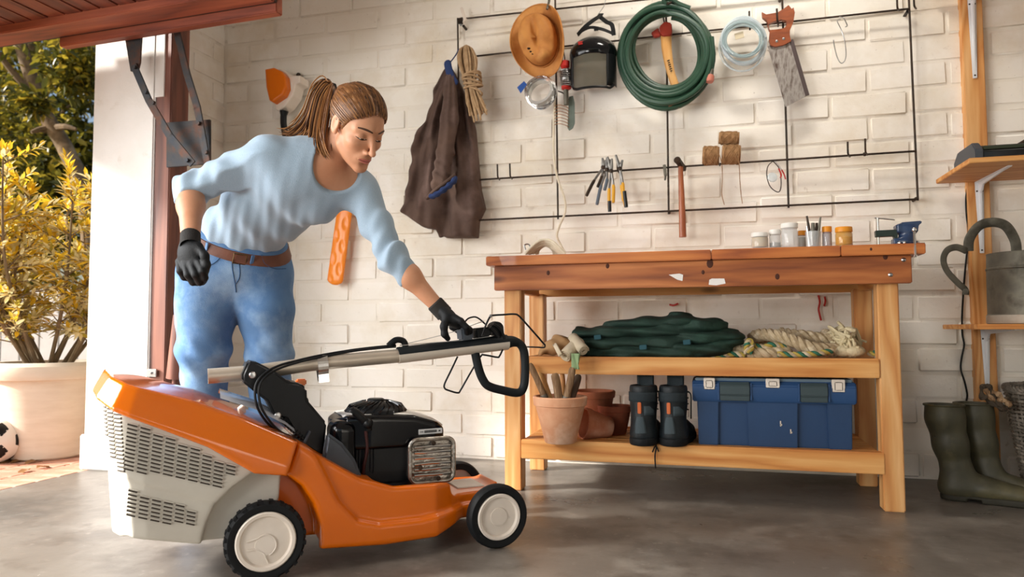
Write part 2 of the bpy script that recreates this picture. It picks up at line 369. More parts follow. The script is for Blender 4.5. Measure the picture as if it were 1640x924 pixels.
def lay(wall, u0, u1, rows, place, rz):
    n = 0
    for j in range(rows):
        u = u0+(0 if j % 2 == 0 else BL/2)
        if j % 2: place(link('brick', random.choice(hal), wall), u0+BL/4, j, rz)
        while u < u1-.02:
            o = link('brick', random.choice(full), wall)
            place(o, u+BL/2, j, rz); u += BL; n += 1
    return n
def put_back(o, u, j, rz):
    o.location = (u+random.uniform(-.003, .003), WY+.0245-random.uniform(-.003, .0035), (j+.5)*BH+random.uniform(-.002, .002)); o.rotation_euler = (random.uniform(-.006, .006), random.uniform(-.006, .006), rz+(pi if random.random() < .5 else 0)+random.uniform(-.006, .006))
    if cos(o.rotation_euler.z) < 0: o.rotation_euler.z -= pi
lay(wb, LX+.01, 1.75, 21, put_back, 0)
ub = MB()
for j in range(21, 25):
    u = LX+.01-(BL/2 if j % 2 else 0)
    while u < 3.15:
        a_ = max(u, LX+.01); ub.bb((a_+.003, WY+random.uniform(-.003, .002), j*BH+.003), (min(u+BL, 3.19)-.003, WY+.03, (j+1)*BH-.003)); u += BL
for j in range(21):
    u = LX+.01+BL*14+(BL/2 if j % 2 else 0)
    while u < 3.15: ub.bb((u+.003, WY+random.uniform(-.003, .002), j*BH+.003), (min(u+BL, 3.19)-.003, WY+.03, (j+1)*BH-.003)); u += BL
ub.build('more_bricks', BRICK, wb, bev=.004, kind='stuff')
# left wall: a stub beyond the door opening, a lintel and the near part behind the lens
wl = MB(); wl.bb((-2.80, 2.74, 0), (LX-.004, WY+.2, 2.85)).bb((-2.80, -3.2, 2.33), (LX-.004, 2.74, 2.85)).bb((-2.80, -3.2, 0), (LX-.004, -.35, 2.33))
wl = wl.build('wall_left', MORTAR, kind='structure')
def put_left(o, u, j, rz):
    o.location = (LX-.0245+random.uniform(-.003, .003), u, (j+.5)*BH); o.rotation_euler = (random.uniform(-.006, .006), random.uniform(-.006, .006), pi/2)
lay(wl, 2.86, 3.40, 21, put_left, pi/2)
jm = MB().bb((-2.80, 2.735, 0), (-2.452, 2.85, 2.2)); jm.bb((-2.815, 2.725, 0), (-2.452, 2.8, .16)); jm.build('trim_1', PLASTER, wl, bev=.006, label='white plastered door pillar')
wr = MB().bb((3.2, -3.2, 0), (3.35, WY+.2, 2.85)).build('wall_right', PLASTER, kind='structure')
ce = MB().bb((-2.85, -3.2, 2.85), (3.35, WY+.2, 2.95)).build('ceiling', PLASTER, kind='structure')
# door post of brown timber with a white chipped top and a small bracket at its foot
po = MB(); po.bb((-2.452, 2.745, 0), (-2.37, 2.865, 2.2)); po = po.build('trim_2', POSTWOOD, kind='structure', bev=.004)
pm = MB(); pm.bb((-2.453, 2.738, 1.72), (-2.405, 2.747, 2.06)); pm.build('peeling_paint', PLASTER, po)
fb = MB(); p0 = aty(238, 597, 2.735); fb.box(p0+V(.02, 0, 0), (.05, .012, .035)); fb.cyl(p0+V(.02, 0, 0), p0+V(.02, -.014, 0), .006); fb.build('foot_bracket', STEEL, po, bev=.002)
# up-and-over door: planked leaf lying open overhead, tilted a little
def door():
    A, B = aty(0, 78, 2.60), aty(443, 6, 2.60); ex = nrm(B-A); ez = nrm(np.cross(ex, V(0, 1, 0))*1.0)
    if ez[2] < 0: ez = -ez
    O = A-ex*.6; Ld = np.linalg.norm(B-A)+.6; ey = V(0, -1, 0); Wd = 2.5
    d = bpy.data.objects.new('door_1', None); COL.objects.link(d); d['kind'] = 'structure'; d['label'] = 'brown planked up-and-over door lying open overhead'
    d.location = O; ROOT[d.name] = O
    def P(x, y, z): return O+ex*x+ey*y+ez*z
    def beam(n, x0, x1, y0, y1, z0, z1, mt, b=.004):
        m = MB(); m.box(P((x0+x1)/2, (y0+y1)/2, (z0+z1)/2), (x1-x0, y1-y0, z1-z0), (ex, ey, ez)); return m.build(n, mt, d, bev=b)
    beam('outer_rail', .95, Ld, -.045, .0, -.035, .05, DOORRAIL)
    beam('side_rail', 0, Ld, .012, .13, .0, .05, DOORRAIL)
    beam('end_rail', Ld-.1, Ld-.004, .132, Wd, .002, .05, DOORRAIL)
    beam('side_angle_iron', 0, Ld, -.001, .013, .005, .035, RUSTIRON, .001)
    k = 0; x = 0
    while x < Ld-.1:
        beam('plank', x+.003, min(x+.092, Ld-.1), .125, Wd, .035, .055, DOORWOOD, .004); x += .094
    beam('backing_board', 0, Ld, .0, Wd, .056, .07, DOORWOOD)
    return d, P
door1, DP = door()
# door gear: two flat arms and the plate on the post
arm = thing('door_lever_arm', 'flat dark steel lever arm bolted from door edge to post plate, nearer the white pillar', 'door hardware', aty(298, 255, 2.70), group='door lever arms')
def strap(pts, w, parent, name, y=2.7, dy=0, th=.008):
    P = [aty(a, b, y+dy*i) for i, (a, b) in enumerate(pts)]; m = MB()
    for a, b in zip(P[:-1], P[1:]): m.bar(a, b+nrm(b-a)*.004, w, th, up=(0, 1, 0))
    return m.build(name, RUSTIRON, parent, bev=.0015)
a1 = MB(); q = [aty(x, y, 2.66) for x, y in ((199, 55), (227, 52), (224, 100), (221, 112), (209, 114))]
n0 = V(0, 1, 0); m = MB(); c0 = q[0]
m.add([p for p in q]+[p+n0*.008 for p in q], [(0, 1, 2, 3, 4), (9, 8, 7, 6, 5)]+[(i, (i+1) % 5, 5+(i+1) % 5, 5+i) for i in range(5)]); m.build('gusset_plate', RUSTIRON, arm)
strap([(214, 104), (238, 160), (272, 218), (308, 262)], .034, arm, 'arm_strap', 2.655)
for x, y in ((217, 108), (235, 148), (247, 165), (301, 257)): bt = MB(); p = aty(x, y, 2.65); bt.cyl(p, p+V(0, -.012, 0), .009, n=8); bt.build('bolt', RUSTIRON, arm)
pl = MB(); 
def XY(x, y): return aty(x, y, 2.72)
q = [XY(266, 196), XY(336, 191), XY(336, 262), XY(266, 268)]
m = MB(); m.add(q+[p+V(0, .012, 0) for p in q], [(0, 1, 2, 3), (7, 6, 5, 4), (0, 4, 5, 1), (1, 5, 6, 2), (2, 6, 7, 3), (3, 7, 4, 0)])
pt = m.build('post_plate', RUSTIRON, bev=.002, label='square rusty steel plate fixed to the brown door post', cat='door hardware'); at_base(pt)
arm2 = thing('door_lever_arm', 'flat dark steel lever arm rising from plate to door rail, further from the white pillar', 'door hardware', aty(335, 255, 2.70), group='door lever arms')
strap([(281, 42), (300, 120), (316, 172), (324, 215), (334, 272)], .034, arm2, 'arm_strap', 2.69)
for x, y in ((319, 198), (331, 244)): bt = MB(); p = aty(x, y, 2.685); bt.cyl(p, p+V(0, -.012, 0), .010, n=8); bt.build('bolt', RUSTIRON, arm2)
# spring canister hanging behind the post
sp = MB(); a, b = at(290, 505, 2.95), at(281, 606, 2.95); sp.cyl(a, b, .03, .036, n=16); sp.cyl(b, b+nrm(b-a)*.03, .012); sp.cyl(a, a-nrm(b-a)*.5, .008)
sp.build('spring_tube', POSTWOOD, po)
# ---------------------------------------------------------------- workbench
def bench():
    t = thing('workbench', 'sturdy pine workbench with dark apron and two slatted shelves', 'workbench', (-.07, 3.05, 0))
    yf, yr = 2.80, 3.22
    for x0 in (-.79, .585):
        MB().bb((x0, yf, 0), (x0+.069, yf+.07, .80)).build('leg', PINE_Z, t, bev=.004)
        MB().bb((x0-(.0 if x0 > 0 else -.0), yr, 0), (x0+.069, yr+.07, .80)).build('leg', PINE_Z, t, bev=.004)
    # top of boards, butt joints at the front edge board
    xs = [-.848, .02, .46, .728]
    for a, b in zip(xs[:-1], xs[1:]): MB().bb((a+.0006, 2.735, .893), (b-.0006, 2.83, .93)).build('top_board', TOPPINE, t, bev=.003, label='front worktop board')
    for k in range(4): y = 2.832+k*.134; MB().bb((-.848, y, .895), (.728, y+.132, .93)).build('top_board', TOPPINE, t, bev=.003)
    MB().bb((-.822, 2.765, .795), (.69, 2.799, .8925)).build('apron', DARKPINE, t, bev=.003, label='knotty stained front board')
    MB().bb((-.79, 3.29, .79), (.66, 3.32, .892)).build('apron', PINE_X, t, bev=.003)
    for x0 in (-.78, .60): MB().bb((x0, yf+.071, .79), (x0+.04, yr-.001, .892)).build('side_rail', PINE_Y, t, bev=.003)
    for z0, z1, nm in ((.463, .531, 'shelf'), (.128, .203, 'shelf')):
        MB().bb((-.7215, yf+(-.004), z0), (.5855 if z0 > .3 else .592, yf+.04, z1)).build('shelf_rail', PINE_X, t, bev=.003)
        MB().bb((-.7205, yr+.02, z0), (.5845, yr+.06, z1)).build('shelf_rail', PINE_X, t, bev=.003)
        for k in range(6):
            y = yf+.043+k*.0665; MB().bb((-.72, y, z1-.024), (.584, y+.061, z1-.003)).build('shelf_slat', PINE_X, t, bev=.002)
        for x0 in (-.70, .545): MB().bb((x0, yf+.041, z0+.002), (x0+.03, yr+.019, z1-.0245)).build('shelf_bearer', PINE_Y, t, bev=.002)
    for x, y in ((1447, 416), (1426, 440)): b = MB(); p = aty(x, y, 2.765); b.lathe([(.0075, 0), (.0075, .002), (.004, .005), (0, .0055)], p, (0, -1, 0), 10); b.build('bolt_head', STEEL, t)
    for poly in ([(1071, 440), (1088, 438), (1094, 440), (1093, 450), (1085, 448)], [(1136, 448), (1140, 446), (1160, 446), (1162, 454), (1147, 457), (1135, 456)]):
        pp = MB(); Q = [aty(x, y, 2.7645) for x, y in poly]; n = len(Q); pp.add(Q+[q+V(0, .0005, 0) for q in Q], [tuple(range(n)), tuple(range(2*n-1, n-1, -1))]); pp.build('paint_splash', PLASTER, t, smooth=0)
    km = mat('knot_wood', '#4a2412', .7)
    for x, y, r in ((878, 437, .007), (973, 426, .007), (1137, 422, .012), (1126, 436, .006), (1245, 443, .008), (1418, 411, .008), (1395, 399, .004)):
        kn = MB(); p = aty(x, y, 2.7648 if y > 402 else 2.7348); kn.lathe([(r, 0), (r*.7, .0008), (0, .001)], p, (0, -1, 0), 12, sx=1.4); kn.build('knot', km, t)
    return t
BENCH = bench()
# ---------------------------------------------------------------- lawn mower (local frame: x forward, y away from the lens, z up)
MO, MA = V(-1.2556, 1.8372, 0), radians(39.051)
MEX, MEY = V(cos(MA), sin(MA), 0), V(-sin(MA), cos(MA), 0)
def mloc(px, py, y):                                                # pixel -> local point on the mower's plane y
    r = ray(px, py); t = ((MO+MEY*y-CO)@MEY)/(r@MEY); P = CO+r*t-MO
    return V(P@MEX, y, P[2])
def mower():
    T = thing('lawn_mower', 'orange petrol lawn mower with light grey grass box, handle folded forward', 'lawn mower', MO, MA)
    yc = -.03
    def ext(P, poly, y0, y1): return np.maximum(s_poly(P[:, 0], P[:, 2], poly), np.abs(P[:, 1]-(y0+y1)/2)-(y1-y0)/2)
    deckp = [(.053, .262), (.082, .338), (.16, .287), (.25, .231), (.345, .199), (.50, .195), (.62, .195), (.70, .175), (.725, .12), (.70, .08), (.554, .079), (.464, .05), (.317, .046), (.144, .056), (.141, .118), (.124, .177), (.094, .226)]
    plan = [(.0, -.226), (.47, -.226), (.53, -.20), (.565, -.17), (.69, -.155), (.725, -.10), (.725, .04), (.69, .095), (.565, .11), (.53, .14), (.47, .166), (0, .166)]
    skirt = [(.0, .36), (.10, .36), (.145, .27), (.19, .175), (.24, .122), (.30, .104), (.42, .104), (.53, .118), (.74, .13), (.74, .0), (0, 0)]
    def deck(P):
        x, y, z = P.T; pl = s_poly(x, y, plan)
        up = smax(s_poly(x, z, deckp), pl+.016, .012)
        lo = smax(smax(s_poly(x, z, deckp), s_poly(x, z, skirt), .012), pl, .012)
        d = smin(up, lo, .012)
        d = smax(d, -s_box(P, (.50, yc, .215), (.200, .150, .066), r=.025), .012)    # dished top
        d = smin(d, s_box(P, (.09, yc, .17), (.12, .10, .11), r=.01), .01)          # chute behind the wheel arch
        d = smax(d, -s_box(P, (.4, yc, .02), (.5, .16, .05)), .01)
        return d
    sdf_obj('deck', deck, (-.06, -.26, .0), (.76, .2, .38), .0048, ORANGE_D, T)
    # grass box
    def outline(s):                                                 # plan of the box: s=0 near front, runs round the rear
        return None
    box_up = [(.0, -.226), (-.30, -.228), (-.337, -.222), (-.372, -.175), (-.394, -.10), (-.400, -.03), (-.394, .04), (-.372, .115), (-.337, .162), (-.30, .168), (0, .166)]
    def planw(P, sh=0):                                             # plan shrinks towards the bottom
        z = P[:, 2]; k = np.clip((.47-z)/.36, 0, 1); return s_poly(P[:, 0]-.030*k*np.clip(-P[:, 0]/.3, 0, 1), P[:, 1]*(1+.03*k)+0*k, box_up)
    bside = [(-.42, .50), (-.40, .11), (-.315, .132), (-.154, .098), (-.148, .102), (-.138, .15), (-.119, .196), (-.082, .233), (-.032, .268), (.05, .262), (.05, .30), (-.05, .39)]
    def box(P):
        x, y, z = P.T; pl = planw(P)
        stepz = .281-.39*(x+.326)
        d = np.maximum(pl+.006*(1/(1+np.exp((z-stepz)/.002))), s_poly(x, z, bside))
        d = smax(d, s_poly(x, z, bside), .016)
        inner = np.maximum(s_poly(x, z, [(-.2, .35), (.045, .30), (.03, .10), (-.16, .104)]), np.abs(y-yc)-.155)
        return smin(d, inner, .008)
    sdf_obj('grass_box', box, (-.44, -.25, .08), (.07, .19, .49), .0045, GREYPL, T)
    coverp = [(-.398, .533), (-.415, .478), (-.345, .444), (-.275, .413), (-.142, .350), (-.03, .274), (.05, .261), (.079, .344), (-.05, .409), (-.178, .463), (-.322, .508)]
    cov_up = [(.09, -.234), (-.31, -.234), (-.345, -.226), (-.385, -.178), (-.408, -.10), (-.415, -.03), (-.408, .04), (-.385, .115), (-.345, .166), (-.31, .174), (.09, .172)]
    def cover(P):
        x, y, z = P.T; k = np.clip((z-.46)/.08, -.3, 1)
        pl = s_poly(x-.018*k*np.clip(-x/.35, 0, 1), y, cov_up)
        bulge = .012*(1-((y-yc)/.2)**2)
        return smax(pl+np.clip((z-(.50-.41*(x+.322)))*.5, -.03, .015)*.6, s_poly(x, z-bulge*np.clip((-x+.05)/.2, 0, 1), coverp), .010)
    sdf_obj('grass_box_lid', cover, (-.45, -.26, .24), (.10, .2, .57), .0045, mat('glossy_orange_lid', '#de6c00', .16, coat=.8, col2='#d66500', ns=3), T)
    # clear inspection window in front of the lid, with white wedge
    cw = MB(); q = [(-.11, .452), (-.02, .418), (.06, .372), (.085, .35)]
    P = [[(x, yc+sy*.135*(1-.35*abs(sy)), z+.006+.02*(1-abs(sy))) for x, z in q] for sy in (-1, -.6, 0, .6, 1)]
    cw.grid(P); g = cw.build('window', mat('clear_smoked_plastic', '#c9cdd6', .12, coat=.6, spec=.8), T)
    wd = MB(); a = mloc(374, 668, -.05); wd.prism([(0, 0), (.05, -.002), (.045, .035)], a+V(-.015, 0, 0), V(1, 0, 0), V(0, 0, 1), V(0, .05, 0)); wd.build('flap_wedge', WHITEPL, T, bev=.002)
    # vent slots: dark slots with a raised lip above each
    sl, lip = MB(), MB()
    def inside(x, z, poly): return s_poly(np.array([x]), np.array([z]), poly)[0] < -.003
    def yside(x, z): 
        k = min(max((.47-z)/.36, 0), 1); st = .006 if z < .281-.39*(x+.326) else 0
        return -.2275/(1+.03*k)+st*1.0
    def slot(c, ux, uz, n, w, h):
        c = np.array(c, float)
        sl.box(c+n*.0002, (w, h, .003), (ux, uz, n)); lip.box(c+uz*(h/2+.0012)+n*.001, (w+.001, .0022, .004), (ux, uz, n))
    nrm_s = V(0, -1, 0); ux = nrm(V(1, 0, -.34)); uz = V(.325, 0, .946)
    for poly, x0, z0, nc, nr, cw_, rp in (([(-.334, .432), (-.24, .392), (-.142, .338), (-.062, .29), (-.10, .229), (-.334, .303)], -.332, .300, 11, 22, .0285, .0098), ([(-.326, .264), (-.323, .183), (-.16, .140), (-.146, .185), (-.19, .212)], -.325, .178, 8, 12, .0265, .0098)):
        for i in range(nc):
            for j in range(-6, nr):
                x = x0+(i+.5)*cw_+.0022*j*.25; z = z0+j*rp-.34*(x-x0)
                if inside(x-cw_*.3, z, poly) and inside(x+cw_*.3, z, poly):
                    slot((x, yside(x, z)-.0012, z), ux, np.cross(nrm_s, ux)*-1 if False else V(.322, 0, .947), nrm_s, cw_-.0055, .0042)
    for i, (t0, t1) in enumerate((((-.339, -.2195), (-.355, -.1985)), ((-.358, -.1945), (-.371, -.1765)), ((-.374, -.170), (-.382, -.142)))):
        for j in range(17-4*i if i else 15):
            z = .437+.012*i-j*.0098; k = min(max((.47-z)/.36, 0), 1)
            a, b = [V((q[0])+.030*k*.95, q[1]/(1+.03*k), z) for q in (t0, t1)]
            d = nrm(b-a); n = nrm(np.cross(d, V(0, 0, 1)))
            if n[0] > 0: n = -n
            slot((a+b)/2+n*.001, d, V(0, 0, 1), n, np.linalg.norm(b-a), .0042)
    sl.build('vent_slot', mat('slot_dark', '#3b3128', .8), T, smooth=0, kind='stuff'); lip.build('vent_lip', GREYPL, T, smooth=0, kind='stuff')
    # wheels
    def wheel(x, y, R, hub, w, side, lugs):
        ty = MB(); a = V(0, side, 0); o = V(x, y, R)
        ty.lathe([(hub*.98, -w), (R*.93, -w), (R*.985, -w*.8), (R, -w*.5), (R*.985, -w*.15), (R*.93, 0), (hub*1.12, .0), (hub*1.02, -.004), (hub*.98, -.008)], o, a, 48, closed=True)
        if lugs:
            for k in range(44):
                t = 2*pi*k/44; er = V(cos(t), 0, sin(t)); et = V(-sin(t), 0, cos(t))
                ty.box(o+er*(R-.003)-a*(w*.27 if k % 2 else w*.6), (.0105, w*.5, .008), (et, a, er))
        tw = ty.build('tyre', RUBBER, T)
        hb = MB(); hb.lathe([(hub, -.012), (hub, -.001), (hub*.96, .002), (hub*.86, .001), (hub*.80, -.007), (hub*.3, -.006), (0, -.005)], o, a, 40)
        hd = hb.build('wheel_hub', WHITEPL, tw)
        if lugs:
            cr = MB(); pts = [o+a*(-.004)+V(cos(t), 0, sin(t))*hub*.36+V(hub*-.02, 0, -.01) for t in np.linspace(-1.2, 2.3, 14)]+[o+a*-.004+V(-hub*.62, 0, .004)]
            cr.tube(pts, .0022, 6); cr.tube([o+a*-.004+V(hub*x_, 0, hub*z_) for x_, z_ in ((-.6, -.25), (-.3, -.22), (-.05, -.4), (.08, -.72))], .0022, 6); cr.lathe([(hub*.34, -.008), (hub*.33, -.003), (0, -.003)], o+V(hub*-.02, 0, -.01), a, 24); cr.build('hub_moulding', WHITEPL, tw)
        else:
            cr = MB(); cr.lathe([(hub*.40, -.007), (hub*.38, -.0035), (0, -.003)], o, a, 28); cr.build('hub_cap', WHITEPL, tw)
        ax = MB(); ax.cyl(o-a*.02, o-a*.09, .012); ax.build('axle', BLACKPL, tw)
    wheel(0, -.25, .1, .075, .046, -1, True); wheel(0, .19, .1, .075, .046, 1, True)
    wheel(.648, -.25, .0925, .067, .042, -1, False); wheel(.664, .19, .0925, .067, .042, 1, False)
    # handle support
    br = [(-.04, .556), (-.055, .519), (-.055, .499), (-.012, .461), (.012, .441), (.032, .398), (.064, .39), (.106, .318), (.167, .275), (.174, .347), (.176, .373), (.121, .441), (.119, .475), (.102, .489), (.068, .495), (.035, .523), (-.013, .55)]
    m = MB(); m.prism(br, (0, -.095, 0), V(1, 0, 0), V(0, 0, 1), V(0, .12, 0)); bk = m.build('handle_support', BLACKPL, T, bev=.007, seg=3)
    for x, y in ((404.5, 600.5), (444.7, 665.7)):
        p = mloc(x, y, -.0955); m = MB(); m.lathe([(.0095, -.001), (.0095, .003), (.007, .005), (0, .0055)], p, (0, -1, 0), 14); m.build('bolt', STEEL, bk)
    bp = [tuple(mloc(x, y, -.155)[[0, 2]]) for x, y in ((516, 742), (524, 692), (549, 710), (569, 736), (584, 774), (560, 782), (530, 776))]
    m = MB(); m.prism(bp, (0, -.155, 0), V(1, 0, 0), V(0, 0, 1), V(0, .025, 0)); m.build('rear_fairing', SLATEPL, T, bev=.009, seg=3)
    m = MB(); m.box(mloc(482, 612, .08), (.03, .03, .02)); m.build('height_lever', ORANGE, T, bev=.004)
    sp = MB(); a, b = mloc(452, 673, -.09), mloc(486, 703, -.09)
    for k in range(9): c = a+(b-a)*k/8; sp.lathe([(.008, -.0015), (.0105, 0), (.008, .0015)], c, b-a, 12, closed=True)
    sp.cyl(a-(b-a)*.1, b, .0075); sp.build('flap_spring', BLACKPL, T)
    m = MB(); m.bar(mloc(485, 713, -.1), mloc(496, 690, -.1), .006, .02, up=(0, 1, 0)); m.build('spring_bracket', SLATEPL, T, bev=.001)
    # single tube handle
    def hp(px, py, y=yc): return mloc(px, py, y)
    tube = catmull([hp(333, 602.5), hp(394, 597.5), hp(450, 590), hp(507, 582), hp(575, 575.5), hp(648, 569)], 6)
    m = MB(); m.tube(tube, .0212, 24, cap=False); m.tube(tube[::-1], .0185, 20, cap=False); hd = m.build('handle_tube', ALU, T)
    m = MB(); m.lathe([(.0212, 0), (.0212, .002), (.0185, .002), (.0185, 0)], tube[0], tube[1]-tube[0], 24, closed=True); m.cyl(tube[0]+nrm(tube[1]-tube[0])*.03, tube[0]+nrm(tube[1]-tube[0])*.032, .0186); m.build('tube_end', WHITEPL, hd)
    a, b = hp(637, 569.5), hp(812, 548.5); d = nrm(b-a); up = nrm(np.cross(d, V(0, -1, 0))); up = up if up[2] > 0 else -up; sd = V(0, -1, 0)
    def arc(t0, t1, r, n=14): return [(r*sin(t), r*cos(t)) for t in np.linspace(t0, t1, n)]
    m = MB(); prof = arc(radians(82), radians(278), .0245)
    m.prism(prof, a, sd, up, b-a); m.build('sleeve', ALUW, hd, label='pale metal underside of the sleeve')
    m = MB(); prof = arc(radians(-83), radians(83), .0265); m.prism(prof, a, sd, up, b-a); m.build('sleeve_cover', GRIP, hd, bev=.001)
    m = MB(); c = hp(640, 560); m.tube(catmull([c+V(-.035, 0, .012), c+V(-.012, 0, .030), c+V(.012, 0, .026), c+V(.02, 0, .005)], 5), .010, 10); m.build('cable_clip', BLACKPL, hd)
    loop = catmull([b-d*.01, hp(822, 547), hp(834, 552.5), hp(840, 568), hp(841, 600), hp(838, 621), hp(829, 629), hp(807, 625.5), hp(783, 618.5), hp(773, 607), hp(766, 588), hp(760, 560)], 6)
    m = MB(); m.tube(loop, [.0235*(1-min(i/10, 1))+.0140*min(i/10, 1) for i in range(len(loop))], 16); m.build('loop_grip', GRIP, T)
    # band clip under the tube
    c = hp(515.5, 582); m = MB(); m.lathe([(.0235, -.010), (.0235, .010), (.0222, .010), (.0222, -.010)], c, d, 24, closed=True)
    ring = [c+up*(.024-.058*k)+V(0, -.0245*(sin(pi*min(1, (k+.12)/1.12))**.5 if k < .9 else .55), 0) for k in np.linspace(0, 1.35, 11)]
    for p, q in zip(ring[:-1], ring[1:]): m.bar(p, q+nrm(q-p)*.001, .0022, .030, up=d)
    for p, q in zip(ring[:-1], ring[1:]):
        p2, q2 = p*V(1, -1, 1)+V(0, 2*yc, 0), q*V(1, -1, 1)+V(0, 2*yc, 0); m.bar(p2, q2, .0022, .030, up=d)
    m.build('hose_clip', CHROME, T)
    # control boxes, cables, bail wires
    m = MB(); m.box(hp(744, 534.5)+V(0, -.005, .0), (.040, .055, .040), (d, sd, up)); m.build('throttle_box', SLATEPL, hd, bev=.005)
    m = MB(); m.box(hp(770, 533)+V(0, 0, .0), (.055, .05, .034), (d, sd, up)); m.box(hp(795, 530), (.04, .042, .034), (d, sd, up)); m.build('switch_box', BLACKPL, hd, bev=.006)
    m = MB(); m.lathe([(.022, -.02), (.024, 0), (.022, .02), (.0, .021)], hp(793, 526), sd, 18); m.build('cable_drum', BLACKPL, hd)
    m = MB(); m.tube(catmull([hp(*q, -.06) for q in ((790, 519), (800, 526), (806, 536), (808, 543))], 5), .005, 8); m.tube(catmull([hp(*q, -.065) for q in ((785, 524), (794, 533), (799, 541))], 5), .005, 8); m.build('lever_link', BLACKPL, hd)
    def cable(nm, pts, r, ys, mt=BLACKPL, n=7):
        m = MB(); m.tube(catmull([hp(x, y, yy) for (x, y), yy in zip(pts, ys)], 7), r, n); return m.build(nm, mt, T)
    p1 = [(484, 710), (462, 701), (442.5, 691), (424, 672), (411, 648), (409.5, 618), (424, 598), (448, 585), (477, 577), (510, 569.5), (560, 561), (600, 556), (634, 553)]
    p2 = [(485, 708), (464, 699), (446, 689), (429, 670), (417, 648), (415, 620), (428, 601), (450, 589), (478, 580), (511, 572.5), (560, 563), (600, 558), (634, 555)]
    yy = [-.12, -.125, -.13, -.135, -.135, -.13, -.12, -.10, -.07, -.045, yc, yc, yc]
    cable('control_cable', p1, .0036, yy); cable('control_cable', p2, .0036, [v-.004 for v in yy])
    cable('pull_cord', [(640, 553), (690, 541), (727, 531), (775, 514)], .0012, [yc, -.04, -.05, -.05], STEEL)
    cable('pull_cord', [(640, 553.5), (690, 549), (740, 545), (790, 538)], .0012, [-.05]*4, STEEL)
    y1, y2 = -.03, -.08
    cable('bail_lever', [(733, 571), (722, 594), (712, 615), (712.5, 622), (718, 625), (733, 629), (738, 624), (754, 596), (770, 570.5), (776, 568.5), (796, 572), (800, 570), (805, 560)], .0030, [.02, .02, .02, .02, .02, .02, .02, .0, -.05, -.06, -.06, -.06, -.05])
    cable('bail_lever', [(772, 538), (778, 521), (785, 507), (790, 505), (805, 504), (823, 503), (831, 506), (845, 521), (860, 538), (873, 553)], .0032, [-.075]*10)
    cable('bail_lever', [(873, 553), (871, 556.5), (860, 556), (842, 555.5)], .0026, [-.075, -.07, -.04, .0])
    cable('bail_lever', [(744, 516), (750, 510), (760, 507.5), (768, 511), (777, 519)], .0028, [.01]*5)
    m = MB(); m.sphere(hp(786, 506, -.075), .0055, 8); m.build('bail_joint', STEEL, T)
    return T
MOWER = mower()
